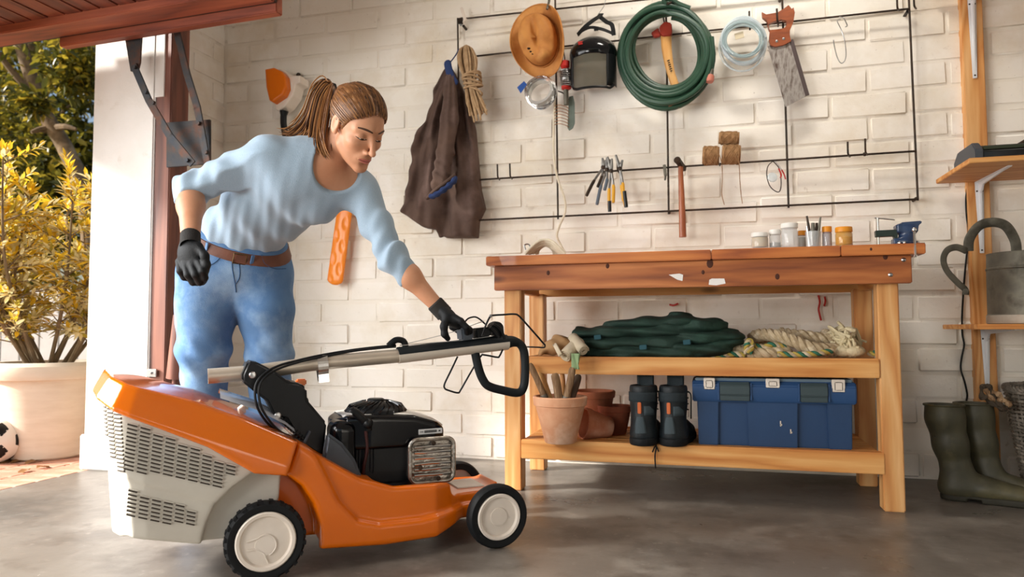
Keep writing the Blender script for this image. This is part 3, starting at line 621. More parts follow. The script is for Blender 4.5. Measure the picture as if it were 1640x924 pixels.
def engine():
    T = MOWER; yc = -.02
    prof = [(.200, .292), (.197, .375), (.235, .392), (.33, .392), (.43, .385), (.505, .362), (.532, .34), (.532, .30), (.50, .292)]
    plan = [(.19, -.06), (.23, -.115), (.30, -.127), (.49, -.127), (.53, -.10), (.535, .05), (.48, .095), (.26, .095), (.20, .05)]
    def shroud(P):
        x, y, z = P.T
        return smax(s_poly(x, z, prof), s_poly(x, y, plan), .016)
    e = sdf_obj('engine_shroud', shroud, (.15, -.16, .26), (.57, .13, .42), .0042, BLACKGL, T)
    tp = [(.222, .3925), (.30, .398), (.36, .3975), (.43, .3905), (.50, .3695), (.527, .352)]; m = MB(); m.grid([[V(x, -.108+.19*v+(0 if .25 < x < .5 else (.02 if v < .5 else -.02)), z-.0045*(1 if v in (0, 1) else 0)) for v in (0, .12, .5, .88, 1)] for x, z in tp]); q = m.build('shroud_reflection', mat('silver_reflection', '#d8d3cb', .28, .3), T); q.modifiers.new('thick', 'SOLIDIFY').thickness = .003  # pale sheet imitating the bright wall's reflection on the glossy black shroud
    m = MB(); m.bb((.27, -.10, .15), (.46, .08, .30)); m.bb((.30, -.115, .22), (.42, -.09, .30)); m.bb((.20, -.08, .2), (.29, .06, .30)); m.build('engine_block', BLACKPL, T, bev=.008)
    def tank(P): return s_box(P, (.222, -.075, .305), (.038, .055, .075), r=.03)
    sdf_obj('fuel_tank', tank, (.16, -.16, .21), (.29, .0, .40), .004, BLACKGL, T)
    m = MB(); o = V(.335, -.02, .385)
    m.lathe([(.094, -.004), (.094, .006), (.088, .018), (.07, .030), (.04, .036), (.026, .037), (.026, .043), (.022, .046), (0, .046)], o, (0, 0, 1), 36); rc = m.build('starter_dome', BLACKPL, T)
    for k in range(26):
        t = 2*pi*k/26; f = MB(); er = V(cos(t), sin(t), 0); e2 = V(cos(t+.5), sin(t+.5), 0)
        f.tube([o+er*.093+V(0, 0, .008), o+V(cos(t+.2), sin(t+.2), 0)*.078+V(0, 0, .028), o+e2*.042+V(0, 0, .038)], .003, 5); f.build('dome_rib', BLACKGL, rc)
    m = MB(); m.tube(catmull([mloc(563, 662, -.13), mloc(567, 659, -.13), mloc(580, 670, -.13), mloc(588, 679, -.125), mloc(590, 688, -.12)], 5), [.012]*21, 12); m.sphere(mloc(589, 678, -.13), .016, 12); m.build('filler_neck', BLACKPL, T)
    m = MB(); m.tube(catmull([mloc(586, 690, -.125), mloc(588, 720, -.12), mloc(583, 745, -.115), mloc(582, 760, -.11)], 5), .005, 8); m.build('fuel_hose', mat('red_brown_hose', '#3a1512', .5), T)
    m = MB(); m.cyl(mloc(634, 781, -.11)+V(0, .03, -.02), mloc(634, 781, -.11)+V(0, .03, .018), .066, .06, 28); m.build('blade_housing', BLACKPL, T, bev=.004)
    # silencer guard
    x0, x1, z0, z1 = .408, .543, .190, .316; y = -.145; r = .022
    c = []
    for cx, cz, a0 in ((x1-r, z1-r, 0), (x0+r, z1-r, 90), (x0+r, z0+r, 180), (x1-r, z0+r, 270)):
        for t in np.linspace(0, 90, 6): c.append(V(cx+r*cos(radians(a0+t)), y, cz+r*sin(radians(a0+t))))
    m = MB(); m.tube(c, .0065, 10, closed=True); m.prism([(p[0], p[2]) for p in c], (0, y+.012, 0), V(1, 0, 0), V(0, 0, 1), V(0, .05, 0)); g = m.build('silencer_guard', mat('guard_steel', '#cfc8be', .26, .95, col2='#8f877d', ns=22, bump=1.0, bs=45), T)
    for k in range(6):
        z = z0+.022+k*.0165; s = MB(); pts = [(x, y-.003, z+.0006*sin((x-x0)*60+2*k)) for x in np.linspace(x0+.012, x1-.012, 12)]
        s.tube(pts, .0046, 8, flat=.9); s.build('guard_bar', CHROME, g)
    s = MB()
    for cx, cz in ((x0+.03, z0+.045), (x0+.07, z1-.012), (x0+.085, z0+.01)): s.lathe([(.007, 0), (.007, .004), (0, .005)], (cx, y-.004, cz), (0, -1, 0), 10)
    s.build('guard_bolt', IRON, g, kind='stuff')
    # badge with small illegible print
    a, b = mloc(670, 692, -.1275), mloc(708, 689, -.1275)
    m = MB(); m.box((a+b)/2+V(0, -.0012, 0), (np.linalg.norm(b-a), .0155, .0025), (nrm(b-a), nrm(np.cross(V(0, -1, 0), b-a)), V(0, -1, 0))); bd = m.build('badge', mat('badge_silver', '#c9c9c9', .35, .3), T, bev=.001)
    m = MB(); d = nrm(b-a); L = np.linalg.norm(b-a)
    for k in range(9): m.box(a+d*L*(.27+.058*k)+V(0, -.0027, 0), (L*.042, .0075, .0006), (d, V(0, 0, 1), V(0, -1, 0)))
    m.box(a+d*L*.13+V(0, -.0027, 0), (L*.14, .0018, .0006), (d, V(0, 0, 1), V(0, -1, 0))); m.box(a+d*L*.88+V(0, -.0027, 0), (L*.08, .004, .0006), (d, V(0, 0, 1), V(0, -1, 0)))
    m.build('badge_print', BLACKPL, bd, smooth=0, kind='stuff')
    m = MB(); m.bb((.575, -.09, .147), (.665, .03, .1525)); m.build('deck_reflection', WHITEPL, T, bev=.002)  # white panel standing in for light reflected inside the dished deck
engine()
# ---------------------------------------------------------------- person
SKIN = mat('skin', '#cd9674', .5, col2='#c38a68', ns=14, sss=.12, bump=.05, bs=260)
LIP = mat('lips', '#b5695c', .42); BROW = mat('brow_hair', '#4a2f1e', .7); EYEW = mat('eye_white', '#d9d2cb', .25); IRIS = mat('iris', '#3a2a1e', .2)
SHIRT = mat('light_blue_jersey', '#9fb3c4', .9, col2='#93a9bb', ns=420, bump=.3, bs=420, sheen=.2)
DENIM = mat('blue_denim', '#5f82a8', .85, col2=['#4f739d', '#8aa8c4'], ns=4.2, nlo=.35, nhi=.68, bump=.35, bs=380, spots=[('#b2c5d6', 3.0, .54, .76, .55), ('#3c5a7e', 7, .60, .75, .45)])
SEAM = mat('denim_seam', '#34557b', .85); BELT = mat('brown_leather', '#6a3f2c', .5, col2='#5a3424', ns=18, bump=.2); GLOVE = mat('black_glove', '#0b0d0f', .62, spec=.35, bump=.3, bs=260); CUFF = mat('glove_cuff', '#2a2724', .9, bump=.5, bs=300)
HAIR = [mat('hair_brown', '#6b4527', .45, col2='#7d5330', ns=40, spec=.4), mat('hair_dark', '#452a17', .5, spec=.4), mat('hair_light', '#97683c', .42, spec=.4)]
def dep(P): return (np.array(P)-CO)@CF
def person():
    ft = at(382, 800, 2.46); ft[2] = 0
    T = thing('person', 'woman in light blue top and jeans bending over the mower, hand on its handle', 'person', ft)
    # joints
    pel = at(378, 425, 2.52); wai = at(384, 376, 2.49); mid = at(428, 334, 2.415); che = at(484, 292, 2.33); shc = at(508, 272, 2.295)
    Rs, Ls = at(430, 252, 2.215), at(576, 304, 2.37); Re, Le = at(306, 302, 2.25), at(629, 414, 2.29)
    hd = MOWER_HAND; Rw, Lw = at(305, 383, 2.12), hd['wrist']
    sd = nrm(Ls-Rs); ax = nrm(che-wai); fr = nrm(np.cross(ax, sd)); fr = -fr if dep(CO+fr) > 0 else fr
    sd = nrm(np.cross(fr, ax)) if nrm(np.cross(fr, ax))@sd > 0 else -nrm(np.cross(fr, ax))
    hs = nrm(at(424, 436, 2.54)-at(332, 430, 2.49)); bo = nrm(CR*.34+CU*.84-CF*.42)
    # head frame
    HA = np.array([[0.4263, 0.8983, 0.1059], [0.5070, -0.3343, 0.7945], [0.7492, -0.2850, -0.5979]]); HC = V(-1.0253, 1.9829, 1.2662)
    def H(x, y, z): return HC+V(x, y, z)@HA
    nb = at(521, 262, 2.285)
    def head(P):
        q = (P-HC)@HA.T; x, y, z = q.T; m = q.copy(); m[:, 0] = np.abs(x)
        d = s_ell(q, (0, .032, -.014), (.071, .084, .092))
        d = smin(d, s_ell(q, (0, -.030, .030), (.053, .083, .055)), .03)
        d = smin(d, s_cap(m, (.046, -.060, .010), (.009, -.103, .070), .015, .0145), .028)
        d = smin(d, s_cap(q, (0, -.104, .073), (0, -.100, .064), .0155, .015), .015)
        d = smin(d, s_ell(m, (.038, -.030, .052), (.021, .017, .021)), .02)             # cheek
        d = smin(d, s_cap(m, (.012, .019, .076), (.046, .013, .056), .0085, .006), .016)  # brow
        d = smax(d, -s_ell(m, (.031, -.002, .092), (.0185, .0125, .019)), .014)           # socket
        d = smin(d, s_ell(m, (.031, -.004, .0645), (.0155, .0125, .0135)), .005)          # lids
        d = smin(d, s_cap(q, (0, .010, .077), (0, -.037, .103), .0072, .0085), .010)      # nose
        d = smin(d, s_ell(q, (0, -.0415, .106), (.0098, .0088, .0105)), .006)
        d = smin(d, s_ell(m, (.0120, -.0455, .091), (.0070, .0066, .0105)), .005)
        d = smax(d, -s_ell(m, (.0060, -.0520, .097), (.0032, .003, .005)), .003)
        d = smin(d, s_ell(q, (0, -.073, .070), (.026, .015, .0165)), .014)                 # mouth mound
        d = smin(d, s_ell(q, (0, -.060, .077), (.020, .013, .0125)), .012)
        d = smin(d, s_cap(m, (0, -.0690, .0885), (.0225, -.0730, .0770), .0038, .0022), .005)
        d = smin(d, s_cap(m, (0, -.0785, .0880), (.0185, -.0770, .0775), .0042, .0024), .005)
        d = smax(d, -s_cap(m, (0, -.0738, .0940), (.026, -.0742, .0765), .0014, .0010), .003)
        d = smax(d, -s_ell(q, (0, -.0890, .090), (.014, .005, .008)), .010)
        # ears
        e = s_ell(m, (.073, -.004, -.012), (.0085, .031, .0185)); e = smax(e, -s_ell(m, (.081, -.001, -.008), (.006, .020, .011)), .005)
        e = smin(e, s_ell(m, (.071, -.028, -.004), (.006, .009, .008)), .006)
        return smin(d, e, .006)
    sk = H(0, -.030, -.045)
    def skin(P):
        d = head(P)
        d = smin(d, s_chain(P, [sk, (sk+nb)/2+fr*.004, nb], [(.047, .050), (.047, .050), (.056, .056)], [sd]*3, .02), .012)
        tr = s_chain(P, [wai, mid, che, shc], [(.105, .078), (.108, .080), (.125, .085), (.120, .070)], [sd]*4, .05)
        tr = smin(tr, s_cap(P, Rs, Ls, .045, .045), .06)
        tr = smin(tr, s_cap(P, nb+fr*.035-ax*.01, Rs+fr*.035, .016, .012), .03); tr = smin(tr, s_cap(P, nb+fr*.038-ax*.012, Ls+fr*.03, .016, .012), .03)
        d = smin(d, tr, .035)
        d = smin(d, s_chain(P, [Rs, Re, Re+(Rw-Re)*.35, Rw], [(.036, .036), (.032, .034), (.036, .036), (.0265, .0245)], [fr]*4, .03), .03)
        d = smin(d, s_chain(P, [Ls, Le, Le+(Lw-Le)*.35, Lw], [(.036, .036), (.031, .032), (.034, .033), (.023, .020)], [ax]*4, .03), .03)
        return d
    lo, hi = bounds(H(0, .12, 0), H(0, 0, .12), H(.1, 0, 0), H(-.1, 0, 0), H(0, -.12, .08), H(0, 0, -.12), Re, Rw, Le, Lw, wai, Rs, Ls, pad=.06)
    body = sdf_obj('body', skin, lo, hi, .0034, SKIN, T)
    # face details
    def strip(nm, pts, r, mt, n=6, parent=body):
        m = MB(); m.tube(catmull([H(*p) for p in pts], 5), r, n); return m.build(nm, mt, parent)
    def on(x, y, z0, off=.0004, fn=head):                           # drop a point straight onto the face
        z = .125
        for _ in range(60):
            dd = fn(H(x, y, z)[None])[0]
            if dd < off: break
            z -= max(dd-off, .0001)*.8
        return (x, y, z)
    for s in (-1, 1):
        xs = [.0155, .021, .027, .033, .039, .045, .0485]
        lid = [on(s*x, -.0085-.0030*sin((x-.0155)/.033*pi)+.0012*(x-.0155)/.033, 0, .0002) for x in xs]
        strip('eyelash', lid, [.0009+.0014*sin(pi*min(1, (i+1)/31)) for i in range(31)], BROW, 5)
        ey = [on(s*x, -.0075-.0012*sin((x-.0155)/.033*pi), 0, .0003) for x in (.022, .027, .032, .037, .042)]; strip('eye_white', ey, .0012, EYEW, 5); strip('iris', ey[1:4], .0014, IRIS, 5)
        strip('eyelid_crease', [on(s*x, .0035-.001*abs(x-.031)*40+.0015*sin((x-.0155)/.033*pi), 0, -.0003) for x in xs], .0006, mat('lid_shade', '#9c6a4e', .6), 4)
        strip('eyebrow', [on(s*x, .0185+.004*sin((x-.010)/.042*pi*.9), 0, .0004) for x in (.011, .018, .026, .034, .042, .050)], [.0013+.0019*sin(pi*(.12+.8*i/25)) for i in range(26)], BROW, 6)
    up_ = MB()
    P0 = [on(x, -.0705+.0006*(1 if abs(x) > .003 else -1)-.36*x*x*10*.4*.4, 0, .0003) for x in np.linspace(-.0235, .0235, 9)]
    up_.tube(catmull([H(*p) for p in P0], 4), [.0006+.0026*sin(pi*i/32)**.7 for i in range(33)], 8, flat=1)
    P1 = [on(x, -.0785+.0030*(x/.021)**2, 0, .0001) for x in np.linspace(-.021, .021, 9)]
    up_.tube(catmull([H(*p) for p in P1], 4), [.0006+.0032*sin(pi*i/32)**.7 for i in range(33)], 8); up_.build('lips', LIP, body)
    strip('lip_line', [on(x, -.0743, 0, .0006) for x in np.linspace(-.025, .025, 9)], .0007, mat('lip_shade', '#6e3a30', .6), 5)
    # hair: cap over the skull, combed strands to the tie, ponytail
    tie = at(534, 146, 2.285)
    def cap(P):
        q = (P-HC)@HA.T; x, y, z = q.T
        d = s_ell(q, (0, .034, -.016), (.0775, .0905, .0985))
        d = smin(d, s_ell(q, (0, .07, -.085), (.035, .030, .030)), .03)
        d = d+.0012*np.sin(np.arctan2(x, y+.02)*46+z*40)
        front = .050-.55*(np.abs(x)/.078)**2.2*.10-.0
        cutz = z-(.040+.030*np.sqrt(np.clip((y-.035)/.06, 0, 1))-.12*np.clip(.035-y, 0, .2)*4.4)
        d = smax(d, cutz, .006)
        d = smax(d, -(y+.062+.45*(z+.02)), .006)
        return smax(d, -s_ell(np.abs(q)*[1, 0, 0]+q*[0, 1, 1], (.08, -.008, -.008), (.03, .030, .019)), .004)
    hr = sdf_obj('hair', cap, *bounds(H(0, .14, 0), H(.1, 0, 0), H(-.1, 0, 0), H(0, 0, -.14), H(0, 0, .12), H(0, -.1, 0), pad=.01), .003, HAIR, T)
    r = random.Random(3); st = MB(); tq = HA@(tie-HC)
    def onh(v, off=.0015):                                          # point on the hair ellipsoid along direction v
        v = nrm(v); c = V(0, .034, -.016); rr = V(.0775, .0905, .0985)+off; k = 1/np.linalg.norm(v/rr); return c+v*k
    tv = nrm(tq-V(0, .034, -.016))
    hv = np.empty(len(hr.data.vertices)*3); hr.data.vertices.foreach_get('co', hv); hv = (hv.reshape(-1, 3)+ROOT[hr.name]-HC)@HA.T
    ct = hv[:, 2]-(.040+.030*np.sqrt(np.clip((hv[:, 1]-.035)/.06, 0, 1))-.12*np.clip(.035-hv[:, 1], 0, .2)*4.4)
    edge = hv[(ct > -.012) & (hv[:, 1] > -.045) & (np.linalg.norm(hv/V(.0775, .0905, .0985), axis=1) > .9)]
    for k in range(420):                                            # from hairline to tie
        v0 = nrm(edge[r.randrange(len(edge))]-V(0, .034, -.016)); pts = []; lift = r.uniform(-.0012, .0016)
        for t in np.linspace(0, 1, 10):
            v = nrm(v0*(1-t)+tv*t+V(0, .10*sin(pi*t), 0)); p = onh(v, (-.0012 if t < .05 else lift)); p = p+(tq-p)*max(0, t-.86)*4
            pts.append(HC+p@HA)
        st.tube(pts, [.0010, .0017, .0019, .0019, .0019, .0019, .0019, .0019, .0017, .0014], 4, m=r.choice([0, 0, 0, 1, 2]))
    guides = [[(534, 146, 2.285), (521, 131, 2.29), (506, 146, 2.30), (493, 180, 2.305), (470, 206, 2.30), (443, 203, 2.295)],
              [(534, 146, 2.285), (523, 133, 2.285), (508, 152, 2.285), (494, 190, 2.285), (478, 212, 2.275), (459, 223, 2.27)],
              [(534, 146, 2.285), (527, 138, 2.27), (513, 160, 2.265), (503, 198, 2.255), (498, 218, 2.245), (482, 224, 2.25)],
              [(534, 146, 2.285), (531, 143, 2.255), (521, 165, 2.245), (513, 205, 2.225), (514, 232, 2.205), (527, 259, 2.19)],
              [(534, 146, 2.285), (534, 146, 2.25), (529, 170, 2.24), (523, 205, 2.225), (520, 228, 2.21), (524, 250, 2.20)]]
    G = [catmull([at(*p) for p in g], 4) for g in guides]
    for k in range(330):
        t = r.random()**.9*(len(G)-1.001); i = int(t); f = t-i; c = G[i]*(1-f)+G[i+1]*f
        w_ = np.array([.010+.010*min(1, j/8)*(1 if j < 16 else (21-j)/6+.3) for j in range(len(c))]); o = V(r.gauss(0, 1), r.gauss(0, 1), r.gauss(0, 1))*.42
        ln = r.uniform(.86, 1.0); n = max(6, int(len(c)*ln)); st.tube((c+w_[:, None]*o)[:n], [.0016]+[.0021]*(n-3)+[.0013, .0005], 4, m=r.choice([0, 0, 1, 2, 2]))
    st.build('hair_strands', HAIR, hr, smooth=60, kind='stuff')
    m = MB(); a_ = nrm(G[2][4]-G[2][0]); m.lathe([(.017, -.008), (.021, 0), (.017, .008)], tie+a_*.012, a_, 16, closed=True); m.build('hair_tie', GLOVE, hr)
    # shirt
    nk = at(547, 264, 2.235)
    def shirt(P):
        tr = s_chain(P, [wai-bo*.012, mid, che, shc], [(.136, .100), (.126, .092), (.138, .098), (.128, .080)], [sd]*4, .06)
        for s in (-1, 1): tr = smin(tr, s_ell(P, che+sd*s*.062+fr*.050-ax*.005, (.058, .060, .056)), .05)
        tr = smin(tr, s_cap(P, Rs, Ls, .058, .055), .06)
        tr = smin(tr, s_ell(P, nb-fr*.02-ax*.01, (.085, .085, .06)), .05)
        u1, u2 = nrm(ax*.86+sd*.5), nrm(ax*.95-sd*.3)
        fold = .0034*np.sin(P@u1*78+.8*np.sin(P@sd*11))+.0030*np.sin(P@u2*52+1.1+.7*np.sin(P@sd*9))+.0013*np.sin(P@nrm(ax*.5+sd*.8)*170+P@fr*40)
        tr = tr+fold*np.clip(((che-P)@ax)/.12+.45, .2, 1)
        ra = s_chain(P, [Rs, (Rs+Re)/2, Re, Re+(Rw-Re)*.30], [(.062, .062), (.050, .052), (.046, .046), (.043, .043)], [fr]*4, .03)
        la = s_chain(P, [Ls, (Ls+Le)/2, Le, Le+(Lw-Le)*.50], [(.058, .060), (.047, .048), (.042, .043), (.036, .036)], [ax]*4, .03)
        def slv(P, s, e, w_, u):
            a = nrm(e-s); b = nrm(w_-e)
            return .0052*np.sin(P@nrm(a+.35*u)*105+2.4*np.sin(P@u*38))*np.exp(-((P-e)@a/.11)**2)+.0032*np.sin(P@nrm(a+.8*u)*72+1+1.5*np.sin(P@u*25))
        ra = ra+slv(P, Rs, Re, Rw, fr); la = la+slv(P, Ls, Le, Lw, ax)
        fa, fl_ = nrm(Rw-Re), nrm(Lw-Le)
        ra = smax(ra, (P-(Re+(Rw-Re)*.22))@fa, .004); la = smax(la, (P-(Le+(Lw-Le)*.40))@fl_, .004)
        d = smin(smin(tr, ra, .035), la, .035)
        d = smax(d, -((P-(wai-bo*.012))@bo), .006)
        q = P-nk; e = np.sqrt((q@sd/.086)**2+(q@ax/.082)**2)-1
        d = smax(d, -np.maximum(e*.08, -(q@fr)-.14), .004)
        return d
    lo, hi = bounds(Re, Rs, Ls, Le+(Lw-Le)*.5, wai, Re+(Rw-Re)*.3, nb, pad=.15)
    sdf_obj('shirt', shirt, lo, hi, .0046, SHIRT, T)
    # jeans
    Rh, Lh = at(332, 437, 2.50), at(422, 440, 2.55); Rk, Lk = at(327, 562, 2.48), at(431, 562, 2.53); Ra, La = at(331, 765, 2.56), at(434, 765, 2.61)
    def jeans(P):
        pl = s_chain(P, [wai+bo*.004, at(379, 410, 2.515), at(378, 440, 2.53)], [(.138, .100), (.166, .114), (.166, .120)], [hs]*3, .04)
        pl = smin(pl, s_ell(P, pel-fr*.05+V(0, .03, -.01), (.15, .10, .10)), .05)
        kf = .0045
        R = s_chain(P, [Rh, (Rh+Rk)/2, Rk, (Rk+Ra)/2, Ra], [(.101, .103), (.092, .096), (.081, .082), (.072, .074), (.076, .080)], [hs]*5, .04)
        L = s_chain(P, [Lh, (Lh+Lk)/2, Lk, (Lk+La)/2, La], [(.099, .103), (.088, .094), (.074, .080), (.065, .070), (.070, .076)], [hs]*5, .04)
        for k, kn in enumerate((Rk, Lk)): 
            c = np.exp(-((P[:, 2]-kn[2]+.02)/.10)**2); f = kf*np.sin(P@nrm(V(.5, .1, 1))*75+1.5*np.sin(P@hs*30)+k)*c
            if k == 0: R = R+f
            else: L = L+f
        lg = np.minimum(R, L); d = smin(pl, lg, .045)
        d = d+wav(P, (nrm(V(.4, -.2, 1)), 48, .0014, 0), (nrm(V(-.5, -.2, 1)), 33, .0016, 1))
        d = smax(d, (P-(wai+bo*.010))@bo, .004)
        return smax(d, .035-P[:, 2], .003)
    lo, hi = bounds(Ra, La, wai, Rh, Lh, pad=.16); lo[2] = .0
    jn = sdf_obj('jeans', jeans, lo, hi, .0055, DENIM, T)
    def hug(px, py, fn, off, d0=2.1):                               # first hit of a pixel's sight line with a surface
        d = d0
        for _ in range(80):
            v = fn(at(px, py, d)[None])[0]
            if v < off: break
            d += max(v-off, .0004)*.9
        return at(px, py, d)
    m = MB()
    for pts in (((371, 408), (372, 430), (376, 452), (378, 468)), ((380, 410), (384, 430), (383, 445), (377, 455)), ((352, 396), (352, 412), (338, 424), (322, 428)), ((419, 408), (424, 422), (440, 430), (458, 430))):
        m.tube(catmull([hug(x, y, jeans, .0012) for x, y in pts], 5), .0017, 5)
    m.build('jeans_seam', SEAM, jn, kind='stuff')
    # belt with loops and buckle
    m = MB(); n = 44; bc = wai-bo*.022; bs = nrm(hs-bo*(hs@bo)); bf = nrm(np.cross(bs, bo)); bf = bf if bf@fr > 0 else -bf
    rows = []
    for hgt, off in ((-.016, .0), (-.015, .004), (.015, .004), (.016, .0)):
        ring = []
        for k in range(n):
            t = 2*pi*k/n; dr = bs*cos(t)+bf*sin(t); q = 0.05
            for _ in range(60):
                v = jeans((bc+bo*hgt+dr*q)[None])[0]
                if v > -.0005: break
                q += max(-v, .0005)
            ring.append(bc+bo*hgt+dr*(q+off))
        rows.append(ring)
    m.grid(np.array(rows).transpose(1, 0, 2), cu=True); bl = m.build('belt', BELT, T)
    def ringp(deg, off=.006): k = deg/360*n; return np.array(rows[1])[int(round(k)) % n]*.5+np.array(rows[2])[int(round(k)) % n]*.5
    for dg in (135, 62):
        p = ringp(dg); m = MB(); t = radians(dg); dr = bs*cos(t)+bf*sin(t); m.box(p+dr*.003, (.011, .005, .042), (nrm(np.cross(bo, dr)), dr, bo)); m.build('belt_loop', DENIM, jn, bev=.001)
    p = ringp(82); t = radians(82); dr = bs*cos(t)+bf*sin(t); tx = nrm(np.cross(bo, dr)); m = MB()
    m.tube([p+dr*.005+tx*x+bo*z for x, z in ((-.02, -.018), (.02, -.018), (.02, .018), (-.02, .018))], .0028, 6, closed=True); m.build('buckle', mat('brass_buckle', '#6e5a3c', .35, .9), bl)
    # shoes (behind the mower)
    for nm, A in (('shoe', Ra), ('shoe', La)):
        a = A.copy(); a[2] = 0; fd = nrm(V(.35, -.9, 0))
        def shoe(P, a=a, fd=fd):
            s2 = V(-fd[1], fd[0], 0); d = s_ell(P, a+fd*.075+V(0, 0, .035), (.045, .05, .045))
            d = s_chain(P, [a-fd*.03+V(0, 0, .045), a+fd*.06+V(0, 0, .040), a+fd*.15+V(0, 0, .032)], [(.038, .045), (.045, .042), (.040, .028)], [s2]*3, .02)
            d = smin(d, s_cap(P, a+V(0, 0, .05), a+V(0, 0, .12), .040, .045), .03); return smax(d, -P[:, 2]+.001, .004)
        sdf_obj(nm, shoe, a-V(.2, .26, 0), a+V(.25, .2, .18), .006, BELT, T)
    # gloves
    def glove(nm, wr, el, fingers, thumb, palm, cuffd):
        def fn(P):
            d = s_chain(P, palm[0], palm[1], palm[2], .02)
            for f, rr in fingers:
                c = None
                for i in range(len(f)-1):
                    s_ = s_cap(P, f[i], f[i+1], rr-.0007*i, rr-.0007*(i+1)); c = s_ if c is None else smin(c, s_, .004)
                d = smin(d, c, .006)
            for i in range(len(thumb)-1): d = smin(d, s_cap(P, thumb[i], thumb[i+1], .0125-.0012*i, .0113-.0012*i), .009)
            return d
        allp = np.array([p for f, _ in fingers for p in f]+list(thumb)+list(palm[0]))
        g = sdf_obj(nm, fn, *bounds(*allp, pad=.035), .0027, GLOVE, T)
        a = nrm(wr-el); m = MB(); R_ = [.0265, .0285, .0285, .0275, .028, .029]
        x, y = frame_of(a); rg = []
        for i, t in enumerate(np.linspace(-.022, .028, 11)):
            rr = .0282+.0005*(i % 2)-(.0025 if i == 0 else 0); rg.append([wr+a*(t+cuffd)+(x*cos(q)+y*sin(q))*rr for q in np.linspace(0, 2*pi, 21)[:-1]])
        m.grid(np.array(rg), cv=True); m.build('glove_cuff', CUFF, g)
    k = lambda *p: [at(*q) for q in p]
    fR = [(k((287, 419, 2.117), (289, 434, 2.097), (295, 444, 2.107), (302, 446, 2.127)), .0112), (k((297, 423, 2.097), (301, 440, 2.077), (309, 452, 2.087), (316, 453, 2.107)), .0116),
          (k((308, 424, 2.087), (313, 440, 2.067), (320, 452, 2.082), (324, 452, 2.102)), .0116), (k((319, 421, 2.082), (325, 434, 2.067), (328, 445, 2.077), (327, 449, 2.097)), .0110)]
    pR = (k((303, 385, 2.122), (304, 402, 2.107), (304, 420, 2.100)), [(.028, .022), (.038, .020), (.040, .017)], [at(330, 400, 2.08)-at(290, 400, 2.13)]*3)
    glove('glove', Rw, Re, fR, k((318, 395, 2.095), (328, 410, 2.075), (331, 424, 2.075), (330, 434, 2.08)), pR, .0)
    glove('glove', Lw, Le, hd['fingers'], hd['thumb'], hd['palm'], .0)
    return T
def hand_on_handle():
    dz = dep(MO+MEX*mloc(730, 545, -.03)[0]+MEY*-.03+V(0, 0, mloc(730, 545, -.03)[2]))
    k = lambda *p: [at(x, y, dz+o) for x, y, o in p]
    W = k((703, 493, .0))[0]
    f = [(k((728, 508, -.03), (738, 514, -.036), (747, 524, -.034), (748, 533, -.02)), .0108), (k((731, 514, -.01), (742, 520, -.014), (752, 528, -.012), (753, 537, .0)), .0112),
         (k((729, 520, .012), (741, 525, .012), (751, 533, .014), (751, 541, .02)), .0112), (k((724, 524, .032), (735, 530, .036), (744, 537, .036), (745, 543, .036)), .0104)]
    th = k((714, 510, -.03), (711, 523, -.04), (712, 535, -.04), (717, 542, -.03))
    pal = (k((706, 496, 0), (717, 507, 0), (727, 515, 0)), [(.028, .021), (.037, .020), (.038, .017)], [at(720, 510, dz+.05)-at(720, 505, dz-.05)]*3)
    return {'wrist': W, 'fingers': f, 'thumb': th, 'palm': pal}
MOWER_HAND = hand_on_handle()
PERSON = person()
# ---------------------------------------------------------------- things on the back wall
YR = 3.372
def wl_(px, py, off=0.0): return aty(px, py, YR-off)
EX, EZ, EY = V(1, 0, 0), V(0, 0, 1), V(0, -1, 0)
def tubes(m, pts, r, n=7, sm=5, off=0, **k):
    P = [wl_(*p[:2], (p[2] if len(p) > 2 else off)) for p in pts]
    return m.tube(catmull(P, sm) if sm > 1 else np.array(P), r, n, **k)
JUTE = mat('jute_twine', '#a9825a', .9, col2='#8f6b45', ns=60, bump=.5, bs=200); ROPE = mat('tan_rope', '#b59672', .9, col2='#9a7b58', ns=40, bump=.5, bs=250)
CREAM = mat('cream_rope', '#e6dcc6', .9, col2='#d8ccb2', ns=40, bump=.5, bs=250); HOSE = mat('green_hose', '#2a4d38', .42, col2='#234232', ns=5, bump=.05, bs=200)
REDPL = mat('red_paint', '#b3261e', .4); ASH = mat('ash_handle', '#d9a866', .4, col2='#c98f4c', ns=9, stretch=(6, 6, .6), coat=.3); YELLOW = mat('yellow_grip', '#e0a51c', .45)
BROWNCL = mat('brown_workcloth', '#5b463b', .9, col2=['#4d3a31', '#67524a'], ns=6, bump=.3, bs=260); NAVY = mat('navy_lining', '#22345e', .9, bump=.3, bs=260)
LEATHER = mat('tan_hat_leather', '#c98a45', .7, col2=['#b9783a', '#d69a55'], ns=7, bump=.25, bs=120); CLEAR = mat('clear_tubing', '#dbe6ea', .1, alpha=.5, spec=1)
SAWWOOD = mat('saw_handle_wood', '#9c4f25', .45, col2='#7d3c1a', ns=12, stretch=(1, 1, 4), coat=.2); SAWSTEEL = mat('worn_saw_steel', '#8f8580', .38, .7, col2=['#b9b2ac', '#6a5a52'], ns=22, stretch=(2, 1, .6), bump=.15)
